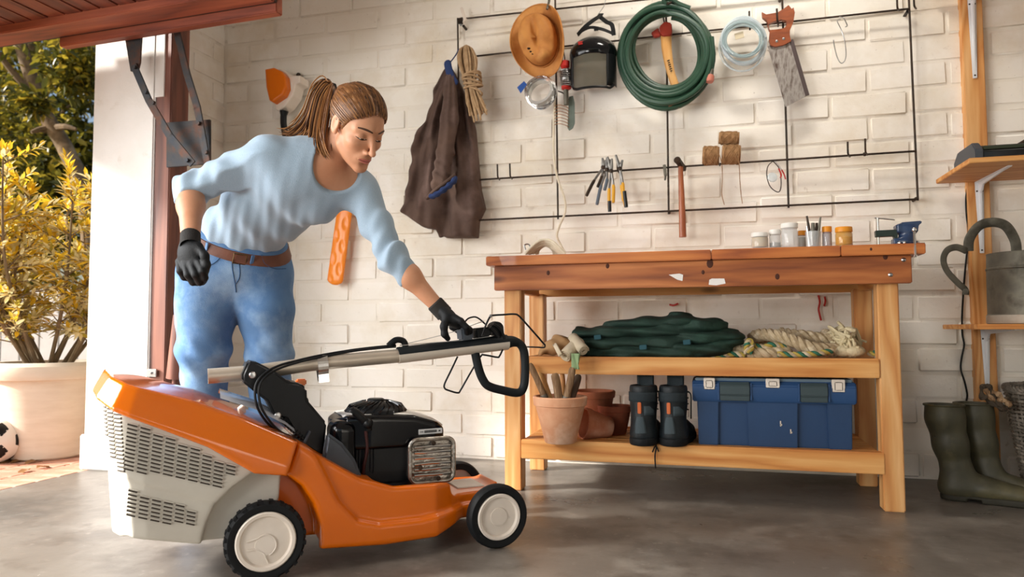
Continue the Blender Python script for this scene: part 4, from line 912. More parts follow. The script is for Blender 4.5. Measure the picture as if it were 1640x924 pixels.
def rack():
    t = thing('wall_rack', 'dark iron rod rack of rectangles fixed to the white brick wall', 'wall rack', wl_(1070, 342))
    R_ = .0046
    for a, b in (((733, 31), (1475, -47)), ((733.6, 93), (1456, 14)), ((736, 290), (1467, 242)), ((737, 354), (1470, 319))):
        m = MB(); m.cyl(wl_(*a), wl_(*b), R_, n=8); m.build('rod', IRON, t)
    for a, b in (((733, 29), (737, 356)), ((889, -20), (893.6, 351)), ((1066, -40), (1071, 343)), ((1251, -60), (1263, 333)), ((1453, -60), (1470, 321))):
        m = MB(); m.cyl(wl_(*a, -.004), wl_(*b, -.004), R_, n=8); m.build('rod', IRON, t)
    for x, y in ((741, 40), (1071, 338), (1469, 317), (1455, 16), (1251, -8)):
        m = MB(); p = wl_(x, y); m.cyl(p+V(0, .012, 0), V(p[0], WY+.02, p[2]), .007, n=8); m.build('wall_spacer', IRON, t)
    m = MB(); m.prism([(0, 0), (.022, .003), (.024, -.03), (.016, -.038), (.002, -.03)], wl_(734, 29, .004), EX, EZ, V(0, .005, 0)); m.build('corner_plate', IRON, t)
    m = MB(); m.cyl(wl_(738, 40, .004), wl_(738, 40, .010), .006, n=10); m.build('screw', STEEL, t)
    for x, y0, y1, s in ((797, 287, 263, 1), (817, 285.5, 262, 1), (965, 277, 254, 1), (989, 276, 253, 1), (1150, 264, 243, 1), (1177, 262, 241, 1), (1358, 250, 227, 1), (1386, 247, 222, 1), (1437, 16, -8, 1), (1464, 13, -6, 1)):
        m = MB(); tubes(m, [(x+3, y0+1, .0), (x+2.5, y0, .012), (x+1, y0-2, .035), (x, y0-6, .045), (x-.5, y1, .047)], .0040, 7, 4); m.build('hook', IRON, t)
    m = MB(); m.sphere(wl_(1385, 247, .004), .009, 10); m.build('hook_knob', IRON, t)
    return t
RACK = rack()
def solo(mb, name, mats, label, cat, group=None, base=None, **k): return tag(at_base(mb.build(name, mats, **k), base), label, cat, group)
# white clip over the top left corner
m = MB(); m.bar(wl_(739, 12, .012), wl_(745, 33, .012), .014, .010, up=EY); m.bar(wl_(741, 36, .01), wl_(748, 30, .01), .006, .006, up=EY)
solo(m, 'peg', WHITEPL, 'white peg clipped over the top left corner of the rod rack', 'peg', bev=.002)
# jacket
def jacket():
    t = thing('jacket', 'brown work jacket with navy collar hanging from the rod rack', 'jacket', wl_(725, 378, .05))
    k = lambda *p: [wl_(*q) for q in p]
    O2 = wl_(725, 92, .05); pg2 = [((wl_(x, y, .05)-O2)@EX, (wl_(x, y, .05)-O2)@EZ) for x, y in ((715, 97), (731, 128), (746, 160), (756, 203), (761, 260), (765, 300), (772, 331), (762, 352), (760, 379), (698, 379), (694, 366), (676, 364), (640, 338), (648, 312), (663, 217), (678, 192), (698, 124))]
    def f(P):
        x, z = (P-O2)@EX, (P-O2)@EZ; ph = np.arctan2(x, .06-z); rr = np.sqrt(x*x+z*z)
        fold = (.013*np.sin(ph*26+1.5*np.sin(rr*7)+.5)+.007*np.sin(ph*53+rr*9)+.003*np.sin(ph*90-rr*22))*np.clip(rr*3.2, .15, 1)
        gx = ph+.115+.06*np.sin(rr*6); fold = fold-.030*np.exp(-(gx/.045)**2)*np.clip(rr*4-.4, 0, 1)
        th = .030+.030*np.clip(rr*2.5, 0, 1)+fold
        d2 = s_poly(x, z, pg2)+.022+.004*np.sin(rr*60)*np.clip(-ph*3, 0, 1); yy = (WY-.052)-P[:, 1]
        d = np.where((d2 > 0) & (np.abs(yy) > th-.022), np.sqrt(np.maximum(d2, 0)**2+np.maximum(np.abs(yy)-th+.022, 0)**2), np.maximum(d2, np.abs(yy)-th+.022))-.022
        s2 = s_chain(P, k((722, 128, .09), (719, 190, .115), (714, 245, .125), (703, 298, .125)), [(.03, .03), (.044, .034), (.043, .034), (.038, .032)], [V(1, 0, .3)]*4, .02)
        q = (P-wl_(708, 280, .12))@nrm(V(.45, 0, 1)); s2 = s2+.0055*np.sin(q*120+P[:, 0]*30)*np.exp(-(q/.11)**2)+.004*np.sin(ph*70+rr*8)
        d = smin(d*.8, s2, .010)
        return np.maximum(d, P[:, 1]-WY+.014)
    sdf_obj('jacket_body', f, *bounds(*k((640, 95, .05), (775, 385, .05), (700, 200, .14)), pad=.05), .0055, BROWNCL, t)
    m = MB(); c = catmull(k((716, 97, .09), (719, 112, .10), (724, 126, .105), (731, 136, .10)), 5)
    m.tube(c, [.010, .017]+[.019]*(len(c)-4)+[.016, .008], 10, flat=.45, up=EY); m.build('collar', NAVY, t, label='navy corduroy collar')
    m = MB(); c = catmull(k((690, 315, .135), (698, 312, .16), (712, 303, .17), (724, 293, .16), (731, 284, .14)), 5); m.tube(c, [.010]+[.017+.004*sin(i*1.7) for i in range(len(c)-2)]+[.009], 10, flat=.7); m.build('turned_cuff', NAVY, t, label='turned-back navy sleeve lining')
    m = MB(); c = catmull(k((684, 318, .12), (697, 305, .155), (712, 294, .16), (729, 281, .13)), 5); m.tube(c, .012, 8, flat=.7); m.build('cuff_edge', BROWNCL, t)
    m = MB(); c = catmull(k((721, 100, .06), (730, 88, .06), (735, 78, .055)), 4); m.tube(c, .003, 6); m.build('hanging_loop', NAVY, t)
    return t
jacket()
# hank of tan rope
def hank():
    t = thing('rope_hank', 'long wrapped hank of tan rope hanging in front of the jacket', 'rope', wl_(765, 200, .10)); r = random.Random(5); m = MB()
    for i in range(15):
        o = (i-7)*2.1; dz = .075+r.uniform(0, .05)
        pts = [(745+o*.75, 205-abs(o)*1.2-r.uniform(0, 14), dz)] if i % 2 else []
        x0 = 748+o*.9
        tubes(m, [(x0+18+r.uniform(-2, 4), 196-r.uniform(0, 22), dz), (x0+13, 165, dz), (753+o*.55, 132, dz-.01), (749+o*1.0, 100, dz), (747+o*.85, 80+o*o*.022, dz-.012), (747+o*.35, 74+abs(o)*.25, dz-.035), (749-o*.8, 100, dz-.04), (755-o*.35, 132, dz-.04), (762-o*.7, 165, dz-.035), (767-o*.7, 186-r.uniform(0, 18), dz-.03)], .0050, 6, 4)
    m.build('strand', ROPE, t, kind='stuff')
    m = MB()
    for j in range(6):
        y = 121+j*3.6; c = wl_(755+j*.6, y, .085); m.tube([c+EX*.045*cos(a)+V(0, .045*sin(a), 0)+EZ*(.012*cos(a+j)) for a in np.linspace(0, 2*pi, 20)[:-1]], .0052, 6, closed=True)
    tubes(m, [(752, 140, .13), (764, 143, .13), (772, 150, .11), (768, 156, .1)], .005, 6); m.build('wrapping', ROPE, t, kind='stuff')
hank()
# hat
def hat():
    t = thing('hat', 'tan leather brimmed hat hung on the top rod of the rack', 'hat', wl_(866, 122, .05)); nu = 56
    c = wl_(866, 66, .045); w_ = nrm(V(-.10, -1, -.12)); u = nrm(np.cross(V(0, 0, 1), -w_)); u = u if u[0] > 0 else -u; v = np.cross(w_, u); v = v if v[2] > 0 else -v
    th = radians(9); u, v = u*cos(th)+v*sin(th), -u*sin(th)+v*cos(th)
    rows = []; prof = [(0, 0), (.3, 0), (.55, 0), (.75, .004), (.88, .012), (.96, .028), (1.0, .05), (1.03, .08), (1.06, .105)]
    for s, dp in prof:
        row = []
        for k in range(nu):
            a = 2*pi*k/nu; x, y = .086*cos(a)*s, .118*sin(a)*s; h = .115-dp
            if s < 1.0:
                h -= .048*np.exp(-(x/.022)**2)*np.exp(-((y-.01)/.085)**2); h -= .034*(np.exp(-(((abs(x)-.055)/.022)**2+((y+.050)/.038)**2)))
            row.append(c+u*x+v*y+w_*h)
        rows.append(row)
    for q in np.linspace(0, 1, 7):
        row = []
        for k in range(nu):
            a = 2*pi*k/nu; x = .091*cos(a)+(.046*cos(a))*q; y = .125*sin(a)+(.052*sin(a))*q
            h = .010+.062*q**2*abs(cos(a))**2.2*(1.35 if cos(a) > 0 else .75)-.012*q*abs(sin(a))
            row.append(c+u*x+v*y+w_*h)
        rows.append(row)
    m = MB(); m.grid(np.array(rows).transpose(1, 0, 2), cu=True); o = m.build('felt', LEATHER, t, smooth=180); o.data.name = 'hat_shell'; o.name = 'hat_shell'
    sm = o.modifiers.new('thick', 'SOLIDIFY'); sm.thickness = .004
    m = MB(); m.tube([c+u*.0935*cos(a)+v*.1275*sin(a)+w_*.016 for a in np.linspace(0, 2*pi, 48)[:-1]], .0045, 6, closed=True, flat=.6); m.build('hat_band', mat('hat_band', '#b5743a', .7, bump=.2), t)
    m = MB(); m.tube([p for p in rows[-1]], .0032, 6, closed=True); m.build('brim_edge', LEATHER, t)
    for x, y, r_ in ((846, 77, .008), (849, 82, .006), (852, 86, .004)):
        m = MB(); p = wl_(x, y, .145); m.lathe([(r_, -.01), (r_*.7, .0), (0, .001)], p, w_, 8, sx=.6); m.build('worn_hole', mat('dark_hole', '#2a1a10', .9), t, smooth=0)
    m = MB(); tubes(m, [(880, -4, .05), (879, 4, .07), (877, 11, .10), (876, 15, .105)], .006, 8); m.build('hat_hook', GALV, RACK)
hat()
# face shield
def shield():
    t = thing('face_shield', 'black face shield with mesh visor hanging between hat and green hose', 'face shield', wl_(950, 138, .08))
    a0 = [radians(x) for x in (-75, 78)]; cx = wl_(950, 70, .035); rx, ry = .107, .095
    def P(a, z, k=1.0): return V(cx[0]+rx*k*sin(a), cx[1]-ry*k*cos(a), z)
    zt, z0, zb = wl_(950, 53, .1)[2], wl_(950, 83, .12)[2], wl_(950, 138, .12)[2]
    def brow(Pq):
        q = Pq-V(cx[0], cx[1]+.0, z0-.012); d = s_ell(q, (0, 0, .030), (rx+.006, ry+.008, .082)); d = np.maximum(d, -q[:, 2]+.004-.02*(q[:, 0]/rx)**2); return np.maximum(d, q[:, 1]-.01)
    sdf_obj('brow_guard', brow, cx+V(-.14, -.13, -.12), cx+V(.14, .06, .12), .0045, BLACKGL, t)
    aa = np.linspace(a0[0]*.72, a0[1]*.55, 24); m = MB(); m.grid([[P(a, z) for z in np.linspace(zb, z0, 8)] for a in aa])
    vm = mat('visor_mesh', '#8f8b78', .6, alpha=.62); m.build('mesh_visor', vm, t)
    m = MB()
    for a in np.linspace(a0[0]*.72, a0[1]*.55, 54): m.tube([P(a, zb, 1.004), P(a, z0, 1.004)], .0005, 3)
    for z in np.linspace(zb, z0, 40): m.tube([P(a, z, 1.004) for a in aa], .0005, 3)
    m.build('mesh_wire', IRON, t, smooth=0, kind='stuff')
    m = MB(); m.tube(catmull([P(a0[0]*.74, z0+.01, 1.02), P(a0[0]*.74, (z0+zb)/2, 1.02), P(a0[0]*.72, zb+.015, 1.02), P(a0[0]*.55, zb-.003, 1.02)]+[P(a, zb-.006, 1.02) for a in np.linspace(-.5, .9, 8)]+[P(a0[1]*.86, zb+.012, 1.02)], 4), .006, 8); m.build('visor_rim', BLACKPL, t)
    m = MB(); m.grid([[P(a, z, 1.02) for z in np.linspace(zb+(.004 if a < 1 else .012), z0+.03, 6)] for a in np.linspace(a0[1]*.53, a0[1]*1.15, 8)]); s = m.build('side_shield', BLACKPL, t); s.modifiers.new('thick', 'SOLIDIFY').thickness = .003
    m = MB(); m.grid([[P(a, z, 1.02) for z in np.linspace(zb+.03, z0+.03, 6)] for a in np.linspace(a0[0]*.72, a0[0]*1.1, 5)]); s = m.build('side_shield', BLACKPL, t); s.modifiers.new('thick', 'SOLIDIFY').thickness = .003
    def belt(pts, w=.019): 
        m = MB(); Q = catmull([wl_(*p) for p in pts], 5)
        for a, b in zip(Q[:-1], Q[1:]): m.bar(a, b+nrm(b-a)*.002, w, .003, up=V(0, -1, .4))
        m.build('strap', GLOVE, t)
    belt([(925, 56, .06), (935, 45, .075), (948, 34, .06), (960, 26, .03), (963, 22, .01)], .022); belt([(960, 26, .025), (971, 35, .05), (980, 40, .06), (983, 56, .06)], .020); belt([(928, 52, .08), (945, 44, .10), (965, 47, .10), (982, 54, .07)], .016)
    m = MB(); p = wl_(955, 46, .118); m.box(p, (.022, .006, .020)); m.build('strap_buckle', BLACKPL, t, bev=.002)
    m = MB()
    for k, (w_, dz) in enumerate(((.026, .006), (.020, -.006))):
        z = z0+.046+dz; ax_ = -.185; yy = cx[1]-(ry+.008)*sqrt(max(0, 1-(ax_/1.0*0+(-.16))**2-((z-(z0-.012)-.02)/.078)**2)); m.box((cx[0]-.045, yy-.001, z), (w_, .006, .006), m=0)
    m.build('red_print', REDPL, t, smooth=0, kind='stuff')
    m = MB(); tubes(m, [(957, 24, .01), (963, 16, .01), (968, 8, .004), (971, -6, .0)], .0016, 5); m.build('wire_loop', STEEL, t)
shield()
# coils of wire under the hat
def coil(m, cxy, rx, ry, n, r, off, seed, jit=.05, tilt=0, turns=40, nn=6, grow=0.0):
    rr = random.Random(seed); pts = []
    for i in range(n*turns):
        a = 2*pi*i/turns; k = i/turns; jx = 1+jit*sin(k*2.4+seed)+grow*k/n; jy = 1+jit*cos(k*3.1+seed*2)+grow*k/n
        pts.append(wl_(cxy[0]+rx*jx*cos(a)+tilt*sin(k*1.9), cxy[1]+ry*jy*sin(a)+1.2*sin(k*2.2+1), off+.010*sin(k*1.7+seed)+.004*rr.random()))
    return m.tube(np.array(pts), r, nn)
m = MB(); coil(m, (866, 148), 23, 24, 12, .0028, .045, 3, .10); t = thing('wire_coil', 'coil of shiny steel wire with blue tag hanging under the hat', 'wire', wl_(866, 176, .04)); m.build('wire', CHROME, t)
m = MB(); m.lathe([(.056, -.012), (.068, -.010), (.068, .014), (.056, .016)], wl_(866, 148, .045), V(-.2, -1, .25), 32, closed=True); m.build('coil_band', mat('clear_band', '#cfcfca', .15, .5), t)
m = MB(); m.prism([(0, 0), (.035, .028), (.05, .010), (.018, -.03)], wl_(828, 140, .04), EX, EZ, V(0, .003, 0)); m.build('tag', mat('blue_tag', '#1f4f9c', .5), t)
t = thing('binding_wire_reel', 'red and silver reel of binding wire hanging right below the hat', 'wire', wl_(905, 205, .04))
m = MB(); m.lathe([(.013, .0), (.022, .01), (.022, .036), (.014, .04)], wl_(905, 104, .05)-EZ*.02, EZ, 14); m.build('red_end', REDPL, t)
m = MB(); m.lathe([(.014, 0), (.024, .006), (.024, .020), (.015, .026)], wl_(907, 144, .05), EZ, 14); m.build('red_end', REDPL, t)
m = MB()
for k in range(11): c = wl_(905+.4*k, 114+k*2.4, .05); m.tube([c+V(.028*cos(a), .028*sin(a), .003*cos(a+k)) for a in np.linspace(0, 2*pi, 16)[:-1]], .0032, 5, closed=True)
m.build('wound_wire', STEEL, t, kind='stuff')
m = MB(); m.cyl(wl_(905, 100, .05), wl_(907, 168, .05), .012); m.build('core', GALV, t)
m = MB(); m.tube([wl_(905, 98, .05), wl_(904, 90, .03), wl_(903, 84, .0)], .003, 6); m.build('reel_hook', IRON, t)
t = thing('grey_green_piece', 'grey-green flat piece with copper wire loops hanging below the wire reel', 'tool', wl_(916, 210, .02))
m = MB(); m.prism([(0, 0), (.020, .004), (.028, -.03), (.028, -.13), (.018, -.155), (.0, -.165), (-.008, -.15)], wl_(911, 155, .02), EX, EZ, V(0, .004, 0)); m.build('blade', mat('grey_green_plate', '#6f7a70', .5, .3, col2='#5f6a60', ns=20), t, bev=.001)  # flat rounded grey-green shape of unidentified kind
m = MB()
for k in range(7): tubes(m, [(888, 170+k*5, .03), (896, 168+k*5, .045), (907, 171+k*5, .035), (911, 174+k*5, .02)], .0018, 5)
m.build('wire_loop', mat('copper_wire', '#a9754e', .4, .8), t, kind='stuff')
m = MB(); m.tube([wl_(911, 160, .022), wl_(906, 152, .03), wl_(900, 148, .02), wl_(894, 146, .0)], .003, 6); m.build('wire_hanger', IRON, t)
# white cord hanging down to the bench
m = MB(); tubes(m, [(889, 150, .012), (887, 200, .02), (887, 250, .02), (893, 285, .012), (904, 318, .012), (905, 340, .012), (896, 362, .012), (892, 378, .012), (898, 392, -.005), (905, 404, -.01)], .0055, 7)
solo(m, 'white_cord', CREAM, 'thin cream cord hanging down the wall behind the workbench', 'cord')
# hose
def hose():
    t = thing('garden_hose', 'big coil of dark green garden hose hanging on the rack', 'garden hose', wl_(1068, 178, .06)); r = random.Random(11); pts = []
    L = [(1069, 84, 51, 56, .035), (1069, 82, 56, 59, .06), (1068, 84, 60, 63, .085), (1069, 86, 64, 66, .10), (1067, 83, 67, 68, .075), (1067, 88, 70, 73, .05), (1066, 85, 72, 75, .095), (1068, 90, 72, 84, .065), (1067, 91, 74, 82, .035)]
    n = 44
    for k, (x, y, a, b, o) in enumerate(L):
        x2, y2, a2, b2, o2 = L[min(k+1, len(L)-1)]
        for i in range(n):
            q = i/n; s = q*q*(3-2*q); th = -pi/2+2*pi*q+.1; A, B = a+(a2-a)*s, b+(b2-b)*s
            pts.append(wl_(x+(x2-x)*s+A*cos(th)+1.2*sin(3*th+k), y+(y2-y)*s+B*sin(th)+1.5*sin(2*th+k*1.3), o+(o2-o)*s+.006*sin(2*th+k)))
    m = MB(); m.tube(np.array(pts), .0116, 10); m.build('hose_pipe', HOSE, t)
    e = np.array(pts[-1]); m = MB()
    a, b = wl_(1138, 112, .08), wl_(1136, 134, .09); m.cyl(a, a+(b-a)*.4, .015, n=14); m.build('hose_collar', GALV, t); m = MB(); m.lathe([(.015, 0), (.019, .004), (.019, .026), (.016, .032), (.010, .032)], a+(b-a)*.4, b-a, 14); m.build('coupling', mat('salmon_plastic', '#c77a66', .5), t)
    m = MB(); tubes(m, [(1139, 60, .08), (1141, 90, .085), (1138, 113, .08)], .0128, 10); m.build('hose_end', HOSE, t)
    m = MB(); a, b = wl_(1071, 171, .05), wl_(1087, 170, .05); m.cyl(a, b, .010, n=12); m.build('coupling', mat('copper_brown', '#a4704f', .5), t)
    m = MB(); tubes(m, [(1064, -6, .02), (1066, 2, .05), (1070, 6, .12), (1076, 3, .13)], .006, 7); m.build('hose_hook', IRON, RACK)
    m = MB(); tubes(m, [(1066, 8, .1), (1064, 0, .11), (1072, -3, .11), (1085, 6, .10), (1105, 14, .09)], .0125, 9); m.build('hose_end', HOSE, t)
hose()
def axe():
    t = thing('axe', 'axe with red head and pale wooden handle seen through the hose coil', 'axe', wl_(1080, 135, .03)); m = MB()
    c = catmull([wl_(*p) for p in ((1066, 48, .02), (1067, 64, .02), (1068, 80, .02), (1071, 100, .02), (1075, 118, .02), (1081, 136, .02), (1086, 152, .02))], 5); m.tube(c, np.interp(np.arange(len(c)), [0, 8, 20, 30], [.026, .024, .018, .019]), 14, flat=.6, up=EY); m.build('handle', ASH, t)
    m = MB(); m.prism([(-.026, .0), (-.024, -.034), (-.010, -.050), (.028, -.048), (.032, -.025), (.030, .010), (.0, .022)], wl_(1065, 41, .042), EX, EZ, V(0, .038, 0)); m.prism([(-.03, .002), (-.065, -.02), (-.05, -.045), (-.02, -.04)], wl_(1065, 43, .038), EX, EZ, V(0, .02, 0)); m.build('axe_head', mat('red_axe_head', '#a8321f', .45, col2='#8f2818', ns=16), t, bev=.004)
    m = MB()
    for k in range(6): p = wl_(1070.5+k*.95, 97+k*3.3, .036); m.box(p, (.012-.003*(k % 2), .002, .005), (nrm(V(.96, 0, .26)), EY, nrm(V(-.26, 0, .96))))
    m.build('handle_print', IRON, t, smooth=0, kind='stuff')
    m = MB(); m.tube([wl_(1064, 36, .03), wl_(1062, 26, .02), wl_(1066, 18, .0)], .004, 6); m.build('axe_hook', IRON, RACK)
axe()
t = thing('tubing_coil', 'loose coil of clear plastic tubing hanging beside the saw', 'tubing', wl_(1190, 118, .05))
m = MB(); coil(m, (1191, 66), 34, 36, 9, .0058, .06, 5, .07, turns=36); m.build('tube', CLEAR, t); m = MB(); coil(m, (1188, 74), 36, 40, 2, .0035, .05, 8, .06, turns=36); m.build('tube', CLEAR, t)
m = MB(); coil(m, (1190, 64), 30, 26, 5, .0045, .085, 2, .10, turns=36); m.build('tube', mat('smoky_tubing', '#a9bcbe', .12, alpha=.6, spec=1), t)
m = MB(); m.box(wl_(1184, 57, .075), (.038, .002, .028), (nrm(V(1, 0, .2)), EY, nrm(V(-.2, 0, 1)))); m.build('paper_tag', mat('paper_tag', '#cdbfa2', .8), t)
m = MB(); tubes(m, [(1201, 48, .0), (1201, 35, .03), (1200, 30, .05), (1200, 18, .05)], .004, 7); m.build('hook', IRON, RACK)
def saw():
    t = thing('hand_saw', 'old back saw with brown wooden handle and worn blade', 'saw', wl_(1276, 170, .03)); o = wl_(1220, 20, .045)
    def loc(pts, off=.045): return [((wl_(x, y, off)-o)@EX, (wl_(x, y, off)-o)@EZ) for x, y in pts]
    oo = loc([(1220, 19), (1227, 23), (1245, 20), (1258, 12), (1263, 8), (1268, 14), (1271, 12), (1273, 20), (1271, 34), (1265, 48), (1265, 56), (1267, 66), (1255, 72), (1241, 75), (1234, 72), (1231.5, 64), (1233, 48), (1228, 33), (1221, 27)])
    hh = loc([(1229, 40), (1240, 34), (1252, 31), (1259, 33), (1260, 40), (1256, 45), (1244, 47), (1232, 48)])
    bm = bmesh.new(); dv = V(0, .022, 0); rings = []
    for off in (0, 1):
        vo = [bm.verts.new(o+EX*a+EZ*b+dv*off) for a, b in oo]; vh = [bm.verts.new(o+EX*a+EZ*b+dv*off) for a, b in hh]; rings.append((vo, vh))
        es = [bm.edges.new((l[i], l[(i+1) % len(l)])) for l in (vo, vh) for i in range(len(l))]; bmesh.ops.triangle_fill(bm, edges=es, use_beauty=True)
    for j in (0, 1):
        a, b = rings[0][j], rings[1][j]
        for i in range(len(a)): bm.faces.new((a[i], a[(i+1) % len(a)], b[(i+1) % len(a)], b[i]))
    bmesh.ops.recalc_face_normals(bm, faces=bm.faces)
    for v in bm.verts: v.co = Vector(np.array(v.co)-ROOT[t.name])
    me = bpy.data.meshes.new('saw_handle'); bm.to_mesh(me); bm.free(); me.materials.append(SAWWOOD); link('saw_handle', me, t)
    bl = loc([(1229.5, 74), (1266, 64), (1293, 153), (1258, 171)], .036); m = MB(); m.prism(bl, o+V(0, .010, 0), EX, EZ, V(0, .0025, 0)); m.build('saw_blade', SAWSTEEL, t)
    a, b = wl_(1267, 64, .033), wl_(1293, 153, .033); m = MB(); m.bar(a, b, .017, .009, up=EY); m.build('saw_spine', mat('dark_spine', '#5d5150', .45, .6), t, bev=.001)
    for x, y in ((1244, 66), (1255, 62)): m = MB(); p = wl_(x, y, .0455); m.lathe([(.006, 0), (.006, .001), (0, .002)], p, EY, 10); m.build('saw_screw', STEEL, t)
    m = MB(); tubes(m, [(1246, 42, .0), (1246, 38, .05), (1245, 32, .075), (1244, 14, .078)], .0045, 7); m.build('hook', IRON, RACK)
saw()
m = MB(); tubes(m, [(1346, 31, .004), (1341, 34, .02), (1346, 45, .03), (1352, 62, .03), (1355, 84, .03), (1353, 97, .03), (1347, 101, .03), (1341, 92, .03), (1336, 72, .03), (1335, 64, .03)], .0022, 6); tubes(m, [(1344, 27, .01), (1351, 29, .02), (1355, 36, .02), (1357, 41, .02), (1354, 43, .02)], .0022, 6)
solo(m, 'wire_hook', STEEL, 'thin bent wire hook hanging alone right of the saw', 'hook')
# pliers
PLM = mat('plier_steel', '#8a8782', .35, .8, col2='#6a6764', ns=30)
def pliers(label, jaw, piv, ends, gm, rj=.0065, grip=.45):
    t = thing('pliers', label, 'pliers', wl_(*max(ends, key=lambda p: p[1])), group='pliers on the rack hooks'); P = wl_(*piv)
    for s, (j, e) in enumerate(zip(jaw, ends)):
        J, E = wl_(*j), wl_(*e); m = MB(); d = nrm(J-P); m.tube(catmull([P-d*.006, P+d*.012, (P+J)/2+d*.004, J], 4), [.0085]*3+[.008]*4+[.0075-.0006*i for i in range(6)], 8, flat=.7, up=EY); m.build('jaw', PLM, t)
        mid_ = (P+E)/2+(E-P)*0+V((-1, 1)[s]*.006, 0, 0); c = catmull([P, mid_, E], 8); k = int(len(c)*grip)
        m = MB(); m.tube(c[:k+1], .0055, 8); m.build('shank', PLM, t); m = MB(); m.tube(c[k:], [.0062]+[.0078]*(len(c)-k-2)+[.006], 8); m.build('grip', gm, t)
    m = MB(); m.lathe([(.010, -.006), (.010, .006), (.004, .008), (0, .008)], P, EY, 12); m.build('pivot', IRON, t)
DK = mat('blue_grey_grip', '#5a6470', .5); pliers('grey long-handled pliers leftmost on the two rack hooks, handle swung out', [(965, 253, .05), (970, 256, .05)], (966, 268, .045), [(939, 314, .05), (957, 300, .05)], IRON)
pliers('pliers with a blue-grey pointed handle beside the yellow ones', [(972, 252, .06), (977, 255, .06)], (972, 272, .055), [(956, 328, .06), (968, 305, .06)], DK)
YB = mat('yellow_black_grip', '#d9a01e', .45); pliers('long pliers with yellow and black handles left of the other yellow pair', [(973, 251, .075), (980, 254, .075)], (979, 274, .07), [(976, 338, .075), (982, 325, .075)], YB)
pliers('curved-jaw pliers with a short yellow handle on right hook', [(986, 248, .065), (997, 256, .065)], (993, 270, .06), [(1002, 331, .065), (998, 322, .065)], YB)
for x0, y0, x1, y1 in ((976, 322, 976.5, 339), (1000, 306, 1003, 332)):
    m = MB(); m.cyl(wl_(x0, y0, .08), wl_(x1, y1, .08), .0085, n=8); o = m.build('grip_end', BLACKPL, [q for q in bpy.data.objects if q.name.startswith('pliers') and q.type == 'EMPTY'][2 if x0 < 990 else 3])
t = thing('spring_clamp', 'small grey clamp gripping the rack rod left of the hammer', 'clamp', wl_(1065, 288)); m = MB(); m.bar(wl_(1064, 264, .012), wl_(1066, 282, .012), .014, .018, up=EY); m.bar(wl_(1066, 280, .014), wl_(1065, 289, .014), .008, .010, up=EY); m.build('clamp_body', GALV, t, bev=.002)
# hammer
t = thing('hammer', 'hammer with long red-brown handle hanging on the lowest rods', 'hammer', wl_(1093, 380, .03))
m = MB(); c = catmull([wl_(*p) for p in ((1090, 262, .03), (1090.5, 285, .03), (1091.5, 310, .03), (1092.5, 340, .03), (1093.5, 380, .03))], 5); m.tube(c, np.interp(np.arange(len(c)), [0, 5, 12, 20], [.0105, .0115, .0135, .0165]), 12, flat=.75, up=EY); m.build('handle', mat('hammer_handle', '#a65f38', .4, col2='#8f4c2a', ns=8, stretch=(8, 8, .8), coat=.25), t)
m = MB(); a, b = wl_(1086, 258, .06), wl_(1096, 271, -.01); m.bar(a, (a+b)/2, .022, .022); m.bar((a+b)/2, b, .019, .024); m.lathe([(.014, 0), (.016, .003), (.016, .014), (.013, .017)], a, a-b, 14); m.build('hammer_head', IRON, t, bev=.002)
# twine
def spool(label, x0, x1, y0, y1, off, seed):
    a, b = wl_(x0, (y0+y1)/2, off), wl_(x1, (y0+y1)/2, off); R_ = (wl_(x0, y0, off)[2]-wl_(x0, y1, off)[2])/2; L = np.linalg.norm(b-a)
    t = thing('twine_spool', label, 'twine', (a+b)/2-EZ*R_, group='twine spools on the rack'); m = MB(); pr = [(.008, 0)]; n = int(L/.0045)
    for i in range(n+1):
        e = 1-.10*abs(2*i/n-1)**4; pr += [(R_*e-.0012, L*i/n), (R_*e, L*(i+.5)/n)] if i < n else [(R_*e-.001, L)]
    pr += [(.008, L)]; m.lathe(pr, a, b-a, 22); m.build('wound_twine', JUTE, t); r = random.Random(seed); m = MB()
    for k in range(9): m.tube([a+(b-a)*(.1+.8*(.5+.5*sin(q*1.0+k)))+V(0, -R_*1.01*cos(q), R_*1.01*sin(q)) for q in np.linspace(0, 2*pi, 24)[:-1]], .0019, 5, closed=True)
    m.build('cross_strand', JUTE, t, kind='stuff'); return t
s1 = spool('jute twine spool at left of three on the rack hooks', 1125, 1152, 234.5, 264, .05, 1); s2 = spool('jute twine spool at right on the rack hooks, under another', 1156, 1186, 232, 263, .05, 2); spool('smaller jute twine spool lying on top of two others', 1151, 1184, 211, 231.5, .05, 3)
for s, p in ((s1, [(1152, 248, .09), (1156, 262, .09), (1157, 285, .03), (1156, 310, .01), (1160, 328, .01)]), (s2, [(1182, 250, .09), (1184, 266, .08), (1185, 290, .03), (1187, 312, .01), (1189, 326, .01)])): m = MB(); tubes(m, p, .0018, 5); m.build('loose_end', JUTE, s)
t = thing('safety_glasses', 'thin-framed clear safety glasses with red temple tips hanging on the rod', 'glasses', wl_(1243, 308, .02))
m = MB(); tubes(m, [(1238, 258, .012), (1230, 266, .02), (1228, 280, .03), (1232, 296, .035), (1240, 305, .03), (1248, 307, .02), (1251, 296, .015), (1250, 278, .01), (1247, 268, .01), (1238, 258, .012)], .0022, 6); m.build('frame', IRON, t)
m = MB(); m.lathe([(.022, 0), (.018, .004), (0, .006)], wl_(1237, 284, .03), V(.2, -1, .1), 16); m.build('lens', CLEAR, t)
m = MB(); tubes(m, [(1247, 270, .015), (1251, 279, .02), (1250, 285, .02)], .0035, 6); tubes(m, [(1252, 272, .012), (1256, 280, .012), (1258, 287, .012)], .0035, 6); m.build('temple_tip', REDPL, t, kind='stuff'); m = MB(); tubes(m, [(1241, 258, .01), (1248, 266, .012), (1253, 274, .012)], .0018, 6); m.build('temple', STEEL, t)
